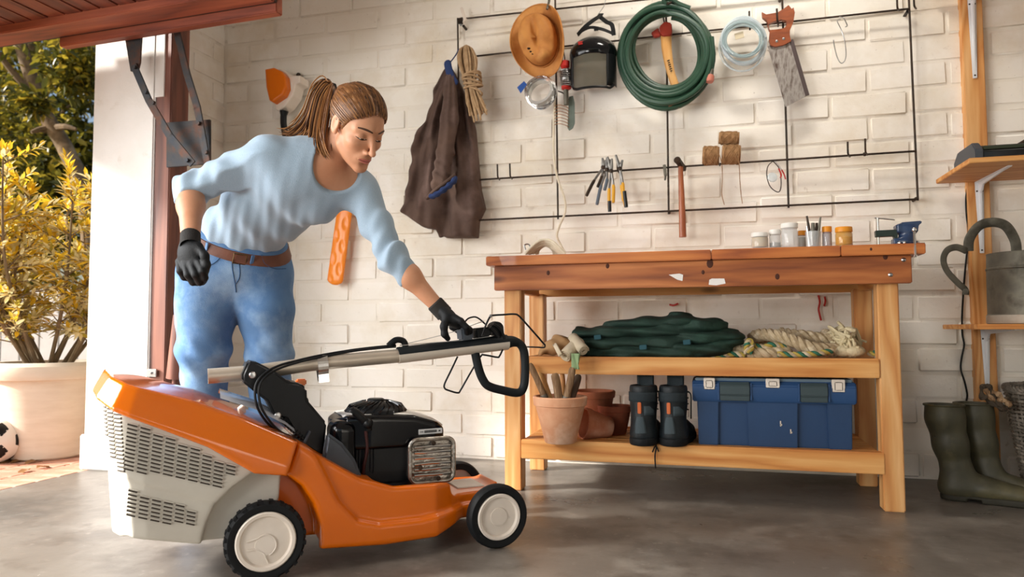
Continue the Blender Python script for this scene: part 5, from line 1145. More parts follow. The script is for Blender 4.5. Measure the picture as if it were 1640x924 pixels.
# orange garden tools behind the person
t = thing('garden_blower', 'orange and white garden power tool body on wall above the woman', 'power tool', aty(455, 180, 3.33))
yb = 3.33; o = aty(435, 118, yb)
def pg(pts, off=0): return [((aty(x, y, yb-off)-o)@EX, (aty(x, y, yb-off)-o)@EZ) for x, y in pts]
def orb(poly, y0, y1, rr): return lambda P: smax(s_poly((P-o)@EX, (P-o)@EZ, poly)+rr, np.abs(P[:, 1]-(y0+y1)/2)-(y1-y0)/2+rr, rr*2)-0
A = pg([(434, 116), (450, 113), (463, 119), (470, 128), (472, 147), (466, 160), (448, 172), (441, 168), (436, 146)]); B_ = pg([(440, 113), (456, 111), (470, 122), (486, 122), (486, 135), (478, 139), (474, 155), (462, 172), (450, 181), (444, 178), (438, 150)])
lo, hi = bounds(aty(430, 105, yb), aty(490, 190, yb), pad=.09)
sdf_obj('shell', lambda P: orb(B_, 3.30, 3.40, .004)(P), lo, hi, .005, WHITEPL, t, label='off-white shell'); sdf_obj('orange_cover', lambda P: orb(A, 3.255, 3.33, .006)(P), lo, hi, .004, ORANGE, t)
m = MB(); m.prism([(0, 0), (.008, .0), (.008, -.045), (0, -.045)], aty(466, 131, 3.252), EX, EZ, V(0, .003, 0)); m.build('side_print', WHITEPL, t)
m = MB(); m.tube(catmull([aty(455, 178, yb), aty(454, 190, yb), aty(455, 205, yb), aty(462, 240, yb)], 5), [.024, .022, .02]+[.017]*13, 12); m.build('black_neck', BLACKPL, t)
m = MB(); m.cyl(aty(478, 120, 3.40), aty(478, 120, WY+.02), .012); m.build('wall_hook', IRON, t)
t = thing('blade_scabbard', 'orange plastic scabbard with oval dents hanging on wall behind the woman', 'blade cover', aty(538, 453, 3.36))
a, b = aty(553, 330, 3.37), aty(537, 447, 3.37)
def scab(P):
    d = s_chain(P, [a, b], [(.044, .016), (.046, .016)], [V(1, 0, .13)]*2, .01)
    for k in range(6):
        c = a+(b-a)*(.25+.155*k)+V((-1)**k*.020, -.020, 0); d = smax(d, -s_ell(P, c, (.016, .012, .034)), .006)
    return d
sdf_obj('scabbard_shell', scab, *bounds(a, b, pad=.07), .004, mat('orange_scabbard', '#f0861c', .35, coat=.2), t)
m = MB(); m.cyl((a+b)/2+V(0, .012, .05), V(((a+b)/2)[0], WY+.02, ((a+b)/2)[2]+.05), .008); m.build('wall_peg', IRON, t)
# red hooks under the bench and a screw hole peg
for pts, lb in ((((1311, 474, 0), (1313, 484, .02), (1311, 495, .02), (1313, 505, .02), (1315, 513, .015)), 'red plastic hook on the wall under the bench, longer of a close pair'), (((1321, 476, 0), (1322, 482, .015), (1320, 490, .01)), 'red plastic hook on the wall under the bench, shorter of a close pair'), (((1073, 488, .0), (1079, 489, .02), (1086, 486, .02)), 'small red hook alone on the wall above the green bundle')):
    m = MB(); P = catmull([aty(x, y, WY-.004-o_) for x, y, o_ in pts], 4); m.tube(P, .0045, 7); m.cyl(P[0], V(P[0][0], WY+.02, P[0][2]), .004, n=7); solo(m, 'wall_hook', REDPL, lb, 'hook')
# ---------------------------------------------------------------- on and under the workbench
ZT, ZM, ZB = .9302, .5285, .2003
GLASS = mat('jar_glass', '#eef2f2', .05, alpha=.28, spec=1); TERRA = mat('terracotta', '#c07b58', .85, col2=['#b56d4b', '#cf9476'], ns=7, bump=.3, bs=80, spots=[('#d9b9a0', 6, .56, .72, .6)])
TERRA_D = mat('terracotta_dark', '#a25a3e', .85, col2='#8c4a32', ns=7, bump=.3, bs=80); TERRA_B = mat('terracotta_pale', '#e2ad88', .85, col2=['#d89c76', '#ecc4a6'], ns=7, bump=.3, bs=80, spots=[('#b57a58', 9, .6, .75, .5)])
AMBER = mat('amber_fill', '#d9982a', .35); OLDWOOD = mat('old_grey_wood', '#927352', .8, col2=['#7a5c40', '#ab8c6a'], ns=14, stretch=(3, 3, .6), bump=.4, bs=80)
def jar(label, x0, x1, ytop, y, fill, lidm, lid_h, fz=.75, tint=GLASS, neck=True):
    c = aty((x0+x1)/2, 396, y); R_ = np.linalg.norm(aty(x1, 396, y)-aty(x0, 396, y))/2; H_ = aty((x0+x1)/2, ytop, y)[2]-ZT
    c[2] = ZT; t = thing('storage_jar', label, 'jar', c, group='small jars on the workbench'); hb = H_-lid_h
    m = MB(); m.lathe([(0, .002), (R_*.94, .001), (R_, .006), (R_, hb*.80), (R_*.9, hb*.92), (R_*.9, hb), (R_*.86, hb), (R_*.86, hb*.9), (R_*.95, hb*.78), (R_*.95, .008), (0, .006)], c, EZ, 28); m.build('glass', tint, t)
    if fill: m = MB(); m.lathe([(0, .007), (R_*.93, .009), (R_*.93, hb*fz), (0, hb*fz+.004)], c, EZ, 20); m.build('contents', fill, t)
    m = MB(); pr = [(R_*.97, hb*.93), (R_*1.0, hb*.94), (R_*1.0, H_-.003), (R_*.96, H_), (0, H_)]; m.lathe(pr, c, EZ, 28); m.build('lid', lidm, t)
    return t
WLID = mat('white_lid', '#eeebe4', .4); OLID = mat('orange_lid', '#e39220', .4)
jar('wide clear jar of golden oil leftmost on the workbench', 1203, 1231, 373, 2.79, mat('pale_oil', '#d2ad5c', .3), WLID, .012, .85)
jar('small clear jar with white lid beside the wide jar of golden oil', 1232, 1251, 368, 2.80, mat('grey_bits', '#9a9a92', .5, .4), WLID, .014, .4)
jar('tallest clear jar with a white domed lid in the row of jars', 1251, 1279, 358, 2.80, None, WLID, .012)
jar('narrow jar with a small orange lid partly behind the tallest clear jar', 1277, 1292, 370, 2.85, mat('olive_fill', '#8a7440', .5), OLID, .013, .8)
jar('narrow jar of dark red liquid with orange lid', 1317, 1333, 363, 2.81, mat('dark_red_fill', '#6e1712', .3), OLID, .016, .9)
jar('wide amber jar with orange lid rightmost in the row of jars', 1338, 1366, 364, 2.79, AMBER, OLID, .014, .6, tint=mat('amber_glass', '#e6b052', .06, alpha=.45, spec=1))
c = aty(1303, 395, 2.80); c[2] = ZT; t = thing('bit_holder', 'glass tumbler of steel drill bits between the orange-lidded jars', 'tumbler', c)
m = MB(); m.lathe([(0, .001), (.025, .001), (.028, .06), (.026, .06), (.023, .005), (0, .005)], c, EZ, 20); m.build('glass', GLASS, t)
for k, (dx, h_, r_, lean) in enumerate(((-.018, .075, .006, -.10), (-.010, .112, .005, -.12), (-.004, .085, .008, .02), (.004, .07, .006, .0), (.012, .085, .006, .05), (.017, .105, .0045, .12), (.02, .065, .006, .1))):
    m = MB(); a = c+V(dx*.7, -.008*(k % 3)+.006, .006); m.tube([a, a+V(lean*h_*.5, 0, h_*.55), a+V(lean*h_, 0, h_)], [r_, r_, r_*.7], 8); m.build('drill_bit', [STEEL, IRON, GALV][k % 3], t)
# vice clamp and its own screw clamp
VBLUE = mat('vice_blue', '#22395c', .35, col2='#1b2d4a', ns=18, coat=.4, bump=.1)
def vice():
    yv = 2.80; k = lambda x, y, d=0: aty(x, y, yv-d); c = k(1452, 392); c[2] = ZT
    t = thing('bench_vice', 'small blue bench vice at the right end of the workbench', 'vice', c)
    z = lambda y: k(1452, y)[2]; x = lambda px: k(px, 385)[0]
    def body(P):
        d = s_cap(P, V(x(1452), yv, ZT+.012), V(x(1454), yv, z(368)), .031, .022); d = smin(d, s_box(P, (x(1452), yv, z(366)), (.034, .022, .016), r=.006), .012)
        d = smin(d, s_box(P, (x(1440), yv, ZT+.012), (.022, .022, .012), r=.004), .01); return smax(d, ZT-P[:, 2], .001)
    sdf_obj('vice_body', body, c-V(.1, .08, .02), c+V(.1, .08, .12), .0028, VBLUE, t)
    m = MB(); m.prism([(x(1443), z(362)), (x(1442), z(357)), (x(1474), z(355.5)), (x(1475), z(359)), (x(1470), z(362)), (x(1468), z(372)), (x(1462), z(374)), (x(1456), z(366))], V(0, yv-.022, 0), EX, EZ, V(0, .044, 0)); m.build('front_jaw', VBLUE, t, bev=.002)
    m = MB(); m.prism([(x(1434), z(367)), (x(1433), z(361)), (x(1443), z(360)), (x(1446), z(367))], V(0, yv-.020, 0), EX, EZ, V(0, .04, 0)); m.build('rear_jaw', VBLUE, t, bev=.002)
    m = MB(); a, b = k(1464, 368, .05), k(1466, 411, .07); m.sphere(a, .0085, 12); m.cyl(a, b, .0042, n=10); m.cyl(b-nrm(b-a)*.004, b, .0065, n=10); m.cyl(a, a+V(0, .06, 0), .007, n=10); m.build('screw_handle', CHROME, t)
    for px in (1440, 1448, 1470): m = MB(); p = k(px, 387, .03); p[2] = ZT+.006; m.sphere(p, .006, 8); m.build('bolt', CHROME, t)
    m = MB(); m.bb((x(1432), yv-.03, ZT), (x(1477), yv+.03, ZT+.004)); m.build('base_plate', VBLUE, t)
    c2 = k(1406, 392); c2[2] = ZT; t2 = thing('screw_clamp', 'dark green clamp with thin vertical screw beside the blue vice', 'clamp', c2)
    m = MB(); m.prism([(x(1401.5), z(368)), (x(1436), z(367.5)), (x(1438), z(371)), (x(1435), ZT+.001), (x(1431), ZT+.001), (x(1431), z(378)), (x(1402), z(378.5))], V(0, yv-.012, 0), EX, EZ, V(0, .024, 0)); m.build('clamp_frame', mat('dark_green_iron', '#1b2a22', .45, coat=.2), t2, bev=.0015)
    m = MB(); m.cyl(V(x(1406.5), yv, ZT), V(x(1406.5), yv, z(347)), .0048, n=10); m.build('screw', CHROME, t2); m = MB(); m.cyl(k(1401, 349), k(1433, 352), .0024, n=8); m.build('tommy_bar', STEEL, t2)
vice()
# cream rope coil on the bench top
t = thing('cream_rope_coil', 'small coil of cream rope lying on the left end of the bench top', 'rope', (-.62, 2.88, ZT)); r = random.Random(4)
for k in range(9):
    m = MB(); x0, x1 = 842+k*2.2+r.uniform(-2, 2), 905-k*2.2; hh = 384+(k % 4)*3; y = 2.80+.012*k
    m.tube(catmull([aty(x0, 407, y), aty((x0*2+x1)/3-4, hh+5, y), aty((x0+x1)/2, hh, y+.01), aty((x0+x1*2)/3+4, hh+5, y), aty(x1, 407, y)], 5), .0058, 7); m.build('rope_turn', CREAM, t)
m = MB(); m.tube(catmull([aty(842, 400, 2.8), aty(840, 393, 2.8), aty(846, 391, 2.8), aty(849, 396, 2.8), aty(846, 402, 2.8)], 4), .003, 6); m.build('wire_twist', STEEL, t)
# green folded canvas
CANVAS = mat('green_canvas', '#20392f', .8, col2=['#1a3027', '#284539'], ns=5, bump=.35, bs=200)
def canvas():
    t = thing('folded_canvas', 'dark green folded canvas bundle lying on the middle bench shelf', 'canvas bundle', (-.1, 3.0, ZM)); y0 = 2.96
    k = lambda x, y, o=0: aty(x, y, y0+o)
    def lay(P, pts, ry, rz):
        return s_chain(P, [k(*p) for p in pts], [(ry*(.55+.45*sin(pi*(i+.6)/(len(pts)+.2))), rz*(.6+.4*sin(pi*(i+.6)/(len(pts)+.2)))) for i in range(len(pts))], [V(0, 1, 0)]*len(pts), .03)
    L = [lambda P: lay(P, ((948, 562), (1010, 561), (1090, 560), (1140, 557), (1164, 550)), .15, .034), lambda P: lay(P, ((930, 547), (985, 548), (1070, 546), (1130, 541), (1168, 538)), .145, .034),
         lambda P: lay(P, ((933, 533), (985, 533), (1060, 529), (1120, 524), (1142, 524)), .135, .032), lambda P: lay(P, ((985, 522), (1030, 519), (1090, 515), (1135, 516)), .12, .026)]
    for i, fn in enumerate(L):
        def f(P, fn=fn, i=i):
            w_ = .0045*np.sin(P[:, 2]*105+P[:, 0]*(9-4*i)+1.3*np.sin(P[:, 0]*11+i)+P[:, 1]*12)+.0025*np.sin(P[:, 2]*210+P[:, 0]*17+i)+.0022*np.sin(P[:, 0]*48+P[:, 2]*60+2*i)
            return smax(fn(P)+w_, ZM+.001-P[:, 2], .004)
        sdf_obj('canvas_fold', f, *bounds(k(915, 575, -.2), k(1180, 500, .24), pad=.02), .0052, CANVAS, t)
    for x, y, a_ in ((1030, 556, .1), (1100, 548, .3), (957, 540, .5)):
        m = MB(); p = k(x, y, -.150+(.02 if x < 1000 else .0)); m.box(p, (.028, .006, .018), (nrm(V(1, 0, .1)), EY, nrm(V(-.1, 0, 1)))); m.build('fabric_tab', mat('teal_tab', '#27505a', .8), t, bev=.002)
    m = MB(); m.prism([(0, 0), (.05, .02), (.058, .012), (.045, -.002)], k(1008, 516, -.08), EX, EZ, V(0, .02, 0)); m.build('strap_end', CANVAS, t)
canvas()
# heavy laid rope and a thinner coloured rope
def laid(m, pts, R_, r_, pitch, ms=(0, 0, 0), n=7):
    c = catmull(pts, 16); s = np.concatenate([[0], np.cumsum(np.linalg.norm(np.diff(c, axis=0), axis=1))]); T = np.gradient(c, axis=0); T /= np.linalg.norm(T, axis=1)[:, None]
    a = np.cross(T, V(.1, .2, 1)); a /= np.linalg.norm(a, axis=1)[:, None]; b = np.cross(T, a)
    for j in range(3): q = s/pitch*2*pi+j*2*pi/3; m.tube(c+R_*(a*np.cos(q)[:, None]+b*np.sin(q)[:, None]), r_, n, m=ms[j])
MANILA = mat('manila_rope', '#c9b595', .92, col2=['#b09a78', '#d9c8aa'], ns=25, bump=.6, bs=220); RGREEN = mat('rope_green', '#2f6a54', .8, bump=.4, bs=260); RYEL = mat('rope_yellow', '#b59c4a', .8, bump=.4, bs=260)
R_ = lambda x, y, d: aty(x, y, 2.98+d)
t = thing('thick_rope', 'coil of thick pale laid rope with frayed end on middle shelf', 'rope', (.35, 3.0, ZM))
for pts in ([(1346, 560, -.02), (1320, 560, -.06), (1294, 556, -.075), (1268, 545, -.06), (1240, 537, -.03), (1214, 537, .03), (1206, 545, .08), (1225, 556, .10), (1262, 556, .10)], [(1345, 546, .04), (1315, 543, .02), (1290, 539, .02), (1268, 537, .04), (1252, 534, .07)], [(1176, 543, .02), (1170, 553, -.02), (1186, 563, -.06), (1212, 566, -.085), (1245, 564, -.08), (1262, 560, -.05)], [(1318, 538, .08), (1334, 536, .06), (1345, 548, .04)]):
    m = MB(); laid(m, [R_(*p) for p in pts], .0128, .0138, .085); m.build('rope_strand', MANILA, t)
m = MB(); r = random.Random(9); 
for k in range(46):
    c = R_(1349+r.gauss(0, 8), 549+r.gauss(0, 9), r.gauss(0, .03)); q = [c+V(r.gauss(0, .018), r.gauss(0, .018), r.gauss(0, .018)) for _ in range(5)]; m.tube(catmull(q, 4), r.uniform(.004, .008), 6)
for v in m.v: v[:, 2] = np.maximum(v[:, 2], ZM+.002)
m.build('frayed_knot', mat('frayed_rope', '#d6c7a2', .95, bump=.6, bs=200), t, kind='stuff')
for x, y, d in ((1352, 562, -.05), (1368, 562, -.06)): m = MB(); m.sphere(R_(x, y, d), (.04, .03, .022), 12); m.build('rope_lump', mat('frayed_rope_2', '#d2c39f', .95, bump=.8, bs=120), t)
t = thing('coloured_rope', 'thin green and yellow twisted rope winding below the thick rope', 'rope', (.3, 2.9, ZM))
for pts in ([(1140, 571, -.09), (1160, 568, -.1), (1176, 567, -.105), (1192, 569, -.1)], [(1196, 566, -.11), (1196, 552, -.115), (1200, 546, -.11), (1204, 552, -.11), (1200, 566, -.12)], [(1202, 552, -.08), (1222, 556, -.09), (1236, 552, -.09), (1252, 555, -.08), (1262, 560, -.07)], [(1246, 567, -.115), (1272, 568, -.12), (1300, 567, -.12), (1322, 564, -.11), (1334, 561, -.09)], [(1392, 566, -.04), (1402, 566, -.06), (1408, 567, -.05)]):
    m = MB(); laid(m, [R_(*p) for p in pts], .0055, .0062, .05, (0, 1, 2), 6); m.build('rope_length', [MANILA, RGREEN, RYEL], t)
# cloth bag and rolled cream cloth
CLOTH = mat('cream_cloth', '#ddd0b8', .9, col2='#cdbd9f', ns=9, bump=.4, bs=160); BAG = mat('brown_paper', '#b0895f', .85, col2='#a07b52', ns=8, bump=.4, bs=60)
def cloth():
    t = thing('crumpled_bag', 'crumpled brown paper bag on the left end of the middle shelf', 'bag', (-.6, 2.9, ZM)); k = lambda x, y, d=0: aty(x, y, 2.83+d)
    def f(P):
        d = s_chain(P, [k(876, 560, .02), k(893, 553, .03), k(915, 550, .04)], [(.05, .022), (.06, .034), (.05, .028)], [EY]*3, .02)
        return smax(d+.005*np.sin(P[:, 0]*90+P[:, 2]*60+2*np.sin(P[:, 1]*40))+.003*np.sin(P[:, 2]*130+P[:, 0]*30), ZM+.003-P[:, 2], .003)
    sdf_obj('bag', f, *bounds(k(865, 575, -.06), k(935, 535, .12), pad=.03), .004, BAG, t)
    t = thing('rolled_cloth', 'rolled cream cloth draped over the front edge of middle shelf', 'cloth', (-.55, 2.79, ZM)); k = lambda x, y, d=0: aty(x, y, 2.80+d)
    for a, b, r0, nm in ((k(905, 571, -.03), k(921, 555, .02), .030, 'cloth_roll'), (k(935, 562, -.03), k(922, 547, .02), .024, 'cloth_roll')):
        m = MB(); sp = [(radians(q), .35+.65*q/900) for q in range(0, 901, 30)]; d = nrm(b-a); x, y = frame_of(d); P = []
        for q, s in sp: P.append([a+(x*cos(q)+y*sin(q))*r0*s+d*L for L in np.linspace(0, np.linalg.norm(b-a)+.03, 5)])
        m.grid(P); o = m.build(nm, CLOTH, t); o.modifiers.new('thick', 'SOLIDIFY').thickness = .004
    m = MB(); P = [[k(885+3*u+6*v, 552+12*v+2*sin(3*u), -.01-.03*v) for v in np.linspace(0, 1.5, 7)] for u in np.linspace(0, 2, 7)]; m.grid(P); o = m.build('cloth_fold', CLOTH, t); o.modifiers.new('thick', 'SOLIDIFY').thickness = .004
    m = MB(); m.grid([[k(915+7*u+3*v*sin(2*u), 566+11*v, -.052-.004*v+.006*sin(3*u)) for v in np.linspace(0, 2.3, 7)] for u in np.linspace(0, 2, 7)]); o = m.build('green_strip', mat('pale_green_cloth', '#8fa67a', .85, bump=.3), t, label='pale green strip hanging down'); o.modifiers.new('thick', 'SOLIDIFY').thickness = .003
cloth()
# flowerpots on the bottom shelf
def pot(label, o, axis, h, r0, r1, rim, mt, group='terracotta pots on the bottom shelf', n=36):
    t = thing('terracotta_pot', label, 'flowerpot', o if True else o, group=group); m = MB()
    m.lathe([(0, .001), (r0*.93, 0), (r0, .004), (r1*.94, h-rim), (r1, h-rim+.002), (r1*1.03, h-.004), (r1*1.0, h), (r1*.92, h), (r1*.88, h-rim), (r0*.9, .012), (0, .012)], o, axis, n); m.build('pot', mt, t); return t
pc = atz(893, 712, ZB); pc = pc+V(0, .055, 0)
for q in range(40):
    d_ = (pc-CO)@CF
k0 = 1/FPX*((pc-CO)@CF)
pot('upright pale terracotta pot holding wooden-handled tools', V(pc[0], pc[1], ZB), EZ, 74*k0, 25*k0, 42.5*k0, 15*k0, TERRA_B)
pz = ZB+74*k0
SOIL = mat('soil', '#3a2c22', .95, col2='#4a382b', ns=60, bump=.8)
m = MB(); m.lathe([(33*k0, 0), (0, .004)], V(pc[0], pc[1], pz-.03), EZ, 24); o = m.build('dry_soil', SOIL); tag(at_base(o), 'dark dry soil inside the upright terracotta pot of tools', 'soil', kind='stuff')
for lab, (x0, y0), (x1, y1), d0, d1, r0, r1, mt in (('grey weathered wooden tool handle leaning furthest left out of the pot', (848, 582), (874, 640), -.02, .0, .0125, .0135, OLDWOOD), ('yellow-brown wooden tool handle with a hole, leaning left behind another', (857, 578), (881, 640), .04, .02, .013, .011, ASH),
        ('short thick round-topped wooden handle in the middle of the pot', (888, 598), (896, 645), -.03, -.02, .0165, .013, OLDWOOD), ('wooden handle leaning right out of the pot, split at its top', (917, 588), (906, 642), -.03, -.02, .014, .015, OLDWOOD), ('dark wooden handle furthest right in the pot', (927, 600), (913, 645), .03, .0, .014, .013, mat('dark_old_wood', '#4f3d2e', .8, bump=.3)), ('thin pale handle standing at the back of pot', (900, 596), (902, 642), .05, .03, .010, .010, PINE_Z)):
    a, b = aty(x0, y0, pc[1]+d0), aty(x1, y1, pc[1]+d1); b2 = b+(b-a)*.35; b2[2] = max(b2[2], ZB+.02); t = thing('garden_hand_tool', lab, 'tool', b2, group='wooden-handled tools in the pot')
    m = MB(); c = catmull([a, a+(b-a)*.4+V(.002, 0, 0), b, b2], 5); m.tube(c, [r0*.55, r0*.9]+[r0]*(len(c)-7)+list(np.linspace(r0, r1, 5)), 12); m.build('handle', mt, t)
    m = MB(); m.lathe([(r1*1.02, 0), (r1*1.08, .002), (r1*1.08, .014), (r1*1.02, .016)], a+(b-a)*.86, b-a, 12); m.build('ferrule', GALV, t)
a, b = aty(938, 685, 2.90), aty(985, 678, 2.93); q = nrm(b-a)
pot('smaller terracotta pot lying tilted on its side beside the upright pot', aty(978, 683, 2.96)+V(0, 0, -.004), nrm(aty(931, 676, 2.90)-aty(978, 683, 2.96)), .118, .040, .063, .026, TERRA)
pot('dark terracotta pot standing behind the tilted pot', V(aty(985, 700, 3.06)[0], 3.06, ZB), EZ, .118, .048, .070, .026, TERRA_D)
pot('terracotta pot showing its open rim behind the upright and tilted pots', V(aty(958, 660, 3.10)[0]-.03, 3.13, ZB), EZ, .172, .065, .098, .03, TERRA)
# work boots seen from behind
BOOTL = mat('black_boot_leather', '#12181b', .5, col2='#181f23', spec=.4, ns=8, bump=.3, bs=160); BOOTP = mat('grey_boot_panel', '#39454a', .7, bump=.3, bs=220); PADD = mat('boot_padding', '#20292d', .8, bump=.4, bs=200); TABO = mat('orange_tab', '#c8642c', .6)
def work_boot(label, px, py, fd):
    o = atz(px, py, ZB); o[2] = ZB; f = nrm(V(*fd, 0)); s = V(f[1], -f[0], 0); t = thing('work_boot', label, 'boot', o+f*.1, group='pair of black work boots'); P0 = lambda a, b, z: o+f*a+s*b+V(0, 0, z)
    def up(P):
        d = s_chain(P, [P0(.055, 0, .045), P0(.055, 0, .10), P0(.06, 0, .155), P0(.06, 0, .205)], [(.046, .056), (.043, .053), (.047, .056), (.053, .060)], [s]*4, .02)
        d = smin(d, s_chain(P, [P0(.05, 0, .04), P0(.15, 0, .045), P0(.235, .0, .035)], [(.044, .046), (.048, .046), (.046, .036)], [s]*3, .02), .03)
        d = smax(d, P[:, 2]-ZB-.225, .004); d = smax(d, -s_ell(P, P0(.065, 0, .245), (.040, .044, .06)), .006)
        return smax(d, ZB+.022-P[:, 2], .003)
    lo, hi = bounds(P0(-.03, -.08, 0), P0(.31, .08, .26), P0(-.03, .08, 0), P0(.31, -.08, 0), pad=.02)
    sdf_obj('upper', up, lo, hi, .0042, BOOTL, t)
    def sole(P): return np.maximum(smin(s_chain(P, [P0(.045, 0, .015), P0(.15, 0, .015), P0(.24, 0, .015)], [(.051, .05), (.050, .05), (.050, .05)], [s]*3, .02), s_ell(P, P0(.05, 0, .02), (.05, .06, .05)), .01), np.abs(P[:, 2]-ZB-.0155)-.0145)
    sdf_obj('sole', sole, lo, hi, .004, RUBBER, t)
    m = MB(); m.grid([[P0(.06-.064*cos(a), .056*sin(a), z) for z in np.linspace(.165, .20, 5)] for a in np.linspace(-1.25, 1.25, 14)]); q = m.build('collar_pad', PADD, t); q.modifiers.new('thick', 'SOLIDIFY').thickness = .010
    m = MB(); m.grid([[P0(.056-.058*cos(a), .049*sin(a), z) for z in np.linspace(.115, .150, 4)] for a in np.linspace(.25, 1.2, 8)]); q = m.build('side_panel', BOOTP, t); q.modifiers.new('thick', 'SOLIDIFY').thickness = .004
    m = MB(); m.box(P0(-.004, -.004, .143), (.014, .006, .042), (s, f, EZ)); m.build('pull_tab', TABO, t, bev=.002)
    m = MB(); m.tube([P0(-.004, -.002, .11), P0(-.006, -.002, .085), P0(-.006, 0, .05)], [.014, .019, .022], 10, flat=.5, up=f); m.build('heel_counter', BOOTP, t)
    m = MB(); m.grid([[P0(.10+.012*cos(u), .034*sin(u), z) for z in np.linspace(.16, .262, 6)] for u in np.linspace(-1.3, 1.3, 8)]); q = m.build('tongue', PADD, t); q.modifiers.new('thick', 'SOLIDIFY').thickness = .009
    m = MB()
    for k in range(4): m.tube(catmull([P0(.10, .048, .13+k*.022), P0(.125, .0, .137+k*.022), P0(.10, -.048, .13+k*.022)], 4), .0026, 5)
    m.tube(catmull([P0(.09, .05, .2), P0(.06, .066, .19), P0(.05, .068, .15), P0(.07, .063, .10)], 4), .0026, 5); m.build('laces', GLOVE, t, kind='stuff')
work_boot('left boot of the black work pair seen from its heel, beside the flowerpots', 1027, 715, (.10, .99)); work_boot('right boot of the black work pair seen from its heel, beside the toolbox', 1074, 716, (.17, .985))
m = MB(); tubes(m, [], .001) if False else None
m.tube(catmull([aty(1048, 705, 2.79), aty(1051, 716, 2.785), aty(1049, 730, 2.783), aty(1050, 750, 2.785)], 5), .0028, 6); m.tube(catmull([aty(1045, 724, 2.785), aty(1050, 714, 2.78), aty(1055, 723, 2.785)], 4), .0026, 6); solo(m, 'boot_lace', GLOVE, 'black boot lace hanging over the bottom shelf between the boots', 'lace')
# blue toolbox
def toolbox():
    yf = 2.845; BLUE = mat('toolbox_blue', '#27446a', .45, col2='#223d60', ns=4, bump=.08, bs=90); LIDB = mat('toolbox_lid', '#2a4a74', .42, bump=.06, bs=90); GR = mat('latch_grey', '#39474a', .5)
    x = lambda px, py=680: aty(px, py, yf)[0]; z = lambda py: aty(1240, py, yf)[2]
    X0, X1 = x(1120, 700), x(1364, 700); t = thing('toolbox', 'blue plastic toolbox with two dark latches on the bottom shelf', 'toolbox', ((X0+X1)/2, yf+.1, ZB))
    D_ = .24; top = z(641)
    m = MB()
    def frus(a0, a1, z0, z1, y0, y1, sp): m.add([(a0+sp, y0+sp*.5, z0), (a1-sp, y0+sp*.5, z0), (a1-sp, y1-sp*.5, z0), (a0+sp, y1-sp*.5, z0), (a0, y0, z1), (a1, y0, z1), (a1, y1, z1), (a0, y1, z1)], [(3, 2, 1, 0), (4, 5, 6, 7), (0, 1, 5, 4), (1, 2, 6, 5), (2, 3, 7, 6), (3, 0, 4, 7)])
    frus(X0-.006, X1+.008, ZB, top, yf+.012, yf+D_, .006); m.build('body', BLUE, t, bev=.004)
    for a, b in ((1117, 1152), (1197, 1279), (1325, 1366)):
        m = MB(); frus(x(a), x(b), ZB+.001, top-.002, yf-.002, yf+.02, .004); m.build('front_rib', BLUE, t, bev=.003)
    m = MB(); lx0, lx1 = x(1109, 630), x(1371, 630); m.prism([(yf-.010, z(645)), (yf-.018, z(634)), (yf-.018, z(618)), (yf-.004, z(611)), (yf+D_, z(611)), (yf+D_+.01, z(634)), (yf+D_, z(645))], V(lx0, 0, 0), V(0, 1, 0), EZ, V(lx1-lx0, 0, 0)); m.build('lid', LIDB, t, bev=.004)
    m = MB(); m.bb((lx0+.01, yf+.0, z(611)), (lx1-.01, yf+D_-.02, z(606.5))); m.build('lid_top', mat('lid_grey_blue', '#6f8392', .5), t, bev=.003)
    for a, b in ((1153, 1200), (1281, 1324)):
        m = MB(); m.prism([(yf-.019, z(612)), (yf-.030, z(618)), (yf-.030, z(632)), (yf-.024, z(634)), (yf-.024, z(642)), (yf-.008, z(643)), (yf-.008, z(612))], V(x(a, 628), 0, 0), V(0, 1, 0), EZ, V(x(b, 628)-x(a, 628), 0, 0)); la = m.build('latch', GR, t, bev=.002)
        for e in (a-4, b+1):
            m = MB(); m.bb((x(e, 628), yf-.022, z(641)), (x(e+3, 628), yf-.012, z(614))); m.build('latch_rib', LIDB, la, bev=.001)
    for a, b, c_ in ((1127, 1145, 625), (1226, 1248, 621), (1331, 1352, 626)):
        m = MB(); X_, W_ = x(a, 615), x(b, 615)-x(a, 615); m.bb((X_, yf-.020, z(c_)), (X_+W_, yf-.004, z(606))); m.bb((X_+W_*.2, yf-.023, z(c_-3)), (X_+W_*.8, yf-.019, z(610))); m.build('lid_clip', WHITEPL, t, bev=.002)
    m = MB()
    for px, py, h_ in ((1250, 678, .020), (1266, 690, .016)): m.box((x(px), yf-.0025, z(py)), (.004, .0008, h_)); m.box((x(px)+.002, yf-.0025, z(py)-.004), (.006, .0008, .006))
    m.build('paint_scuff', WHITEPL, t, smooth=0, kind='stuff')
toolbox()
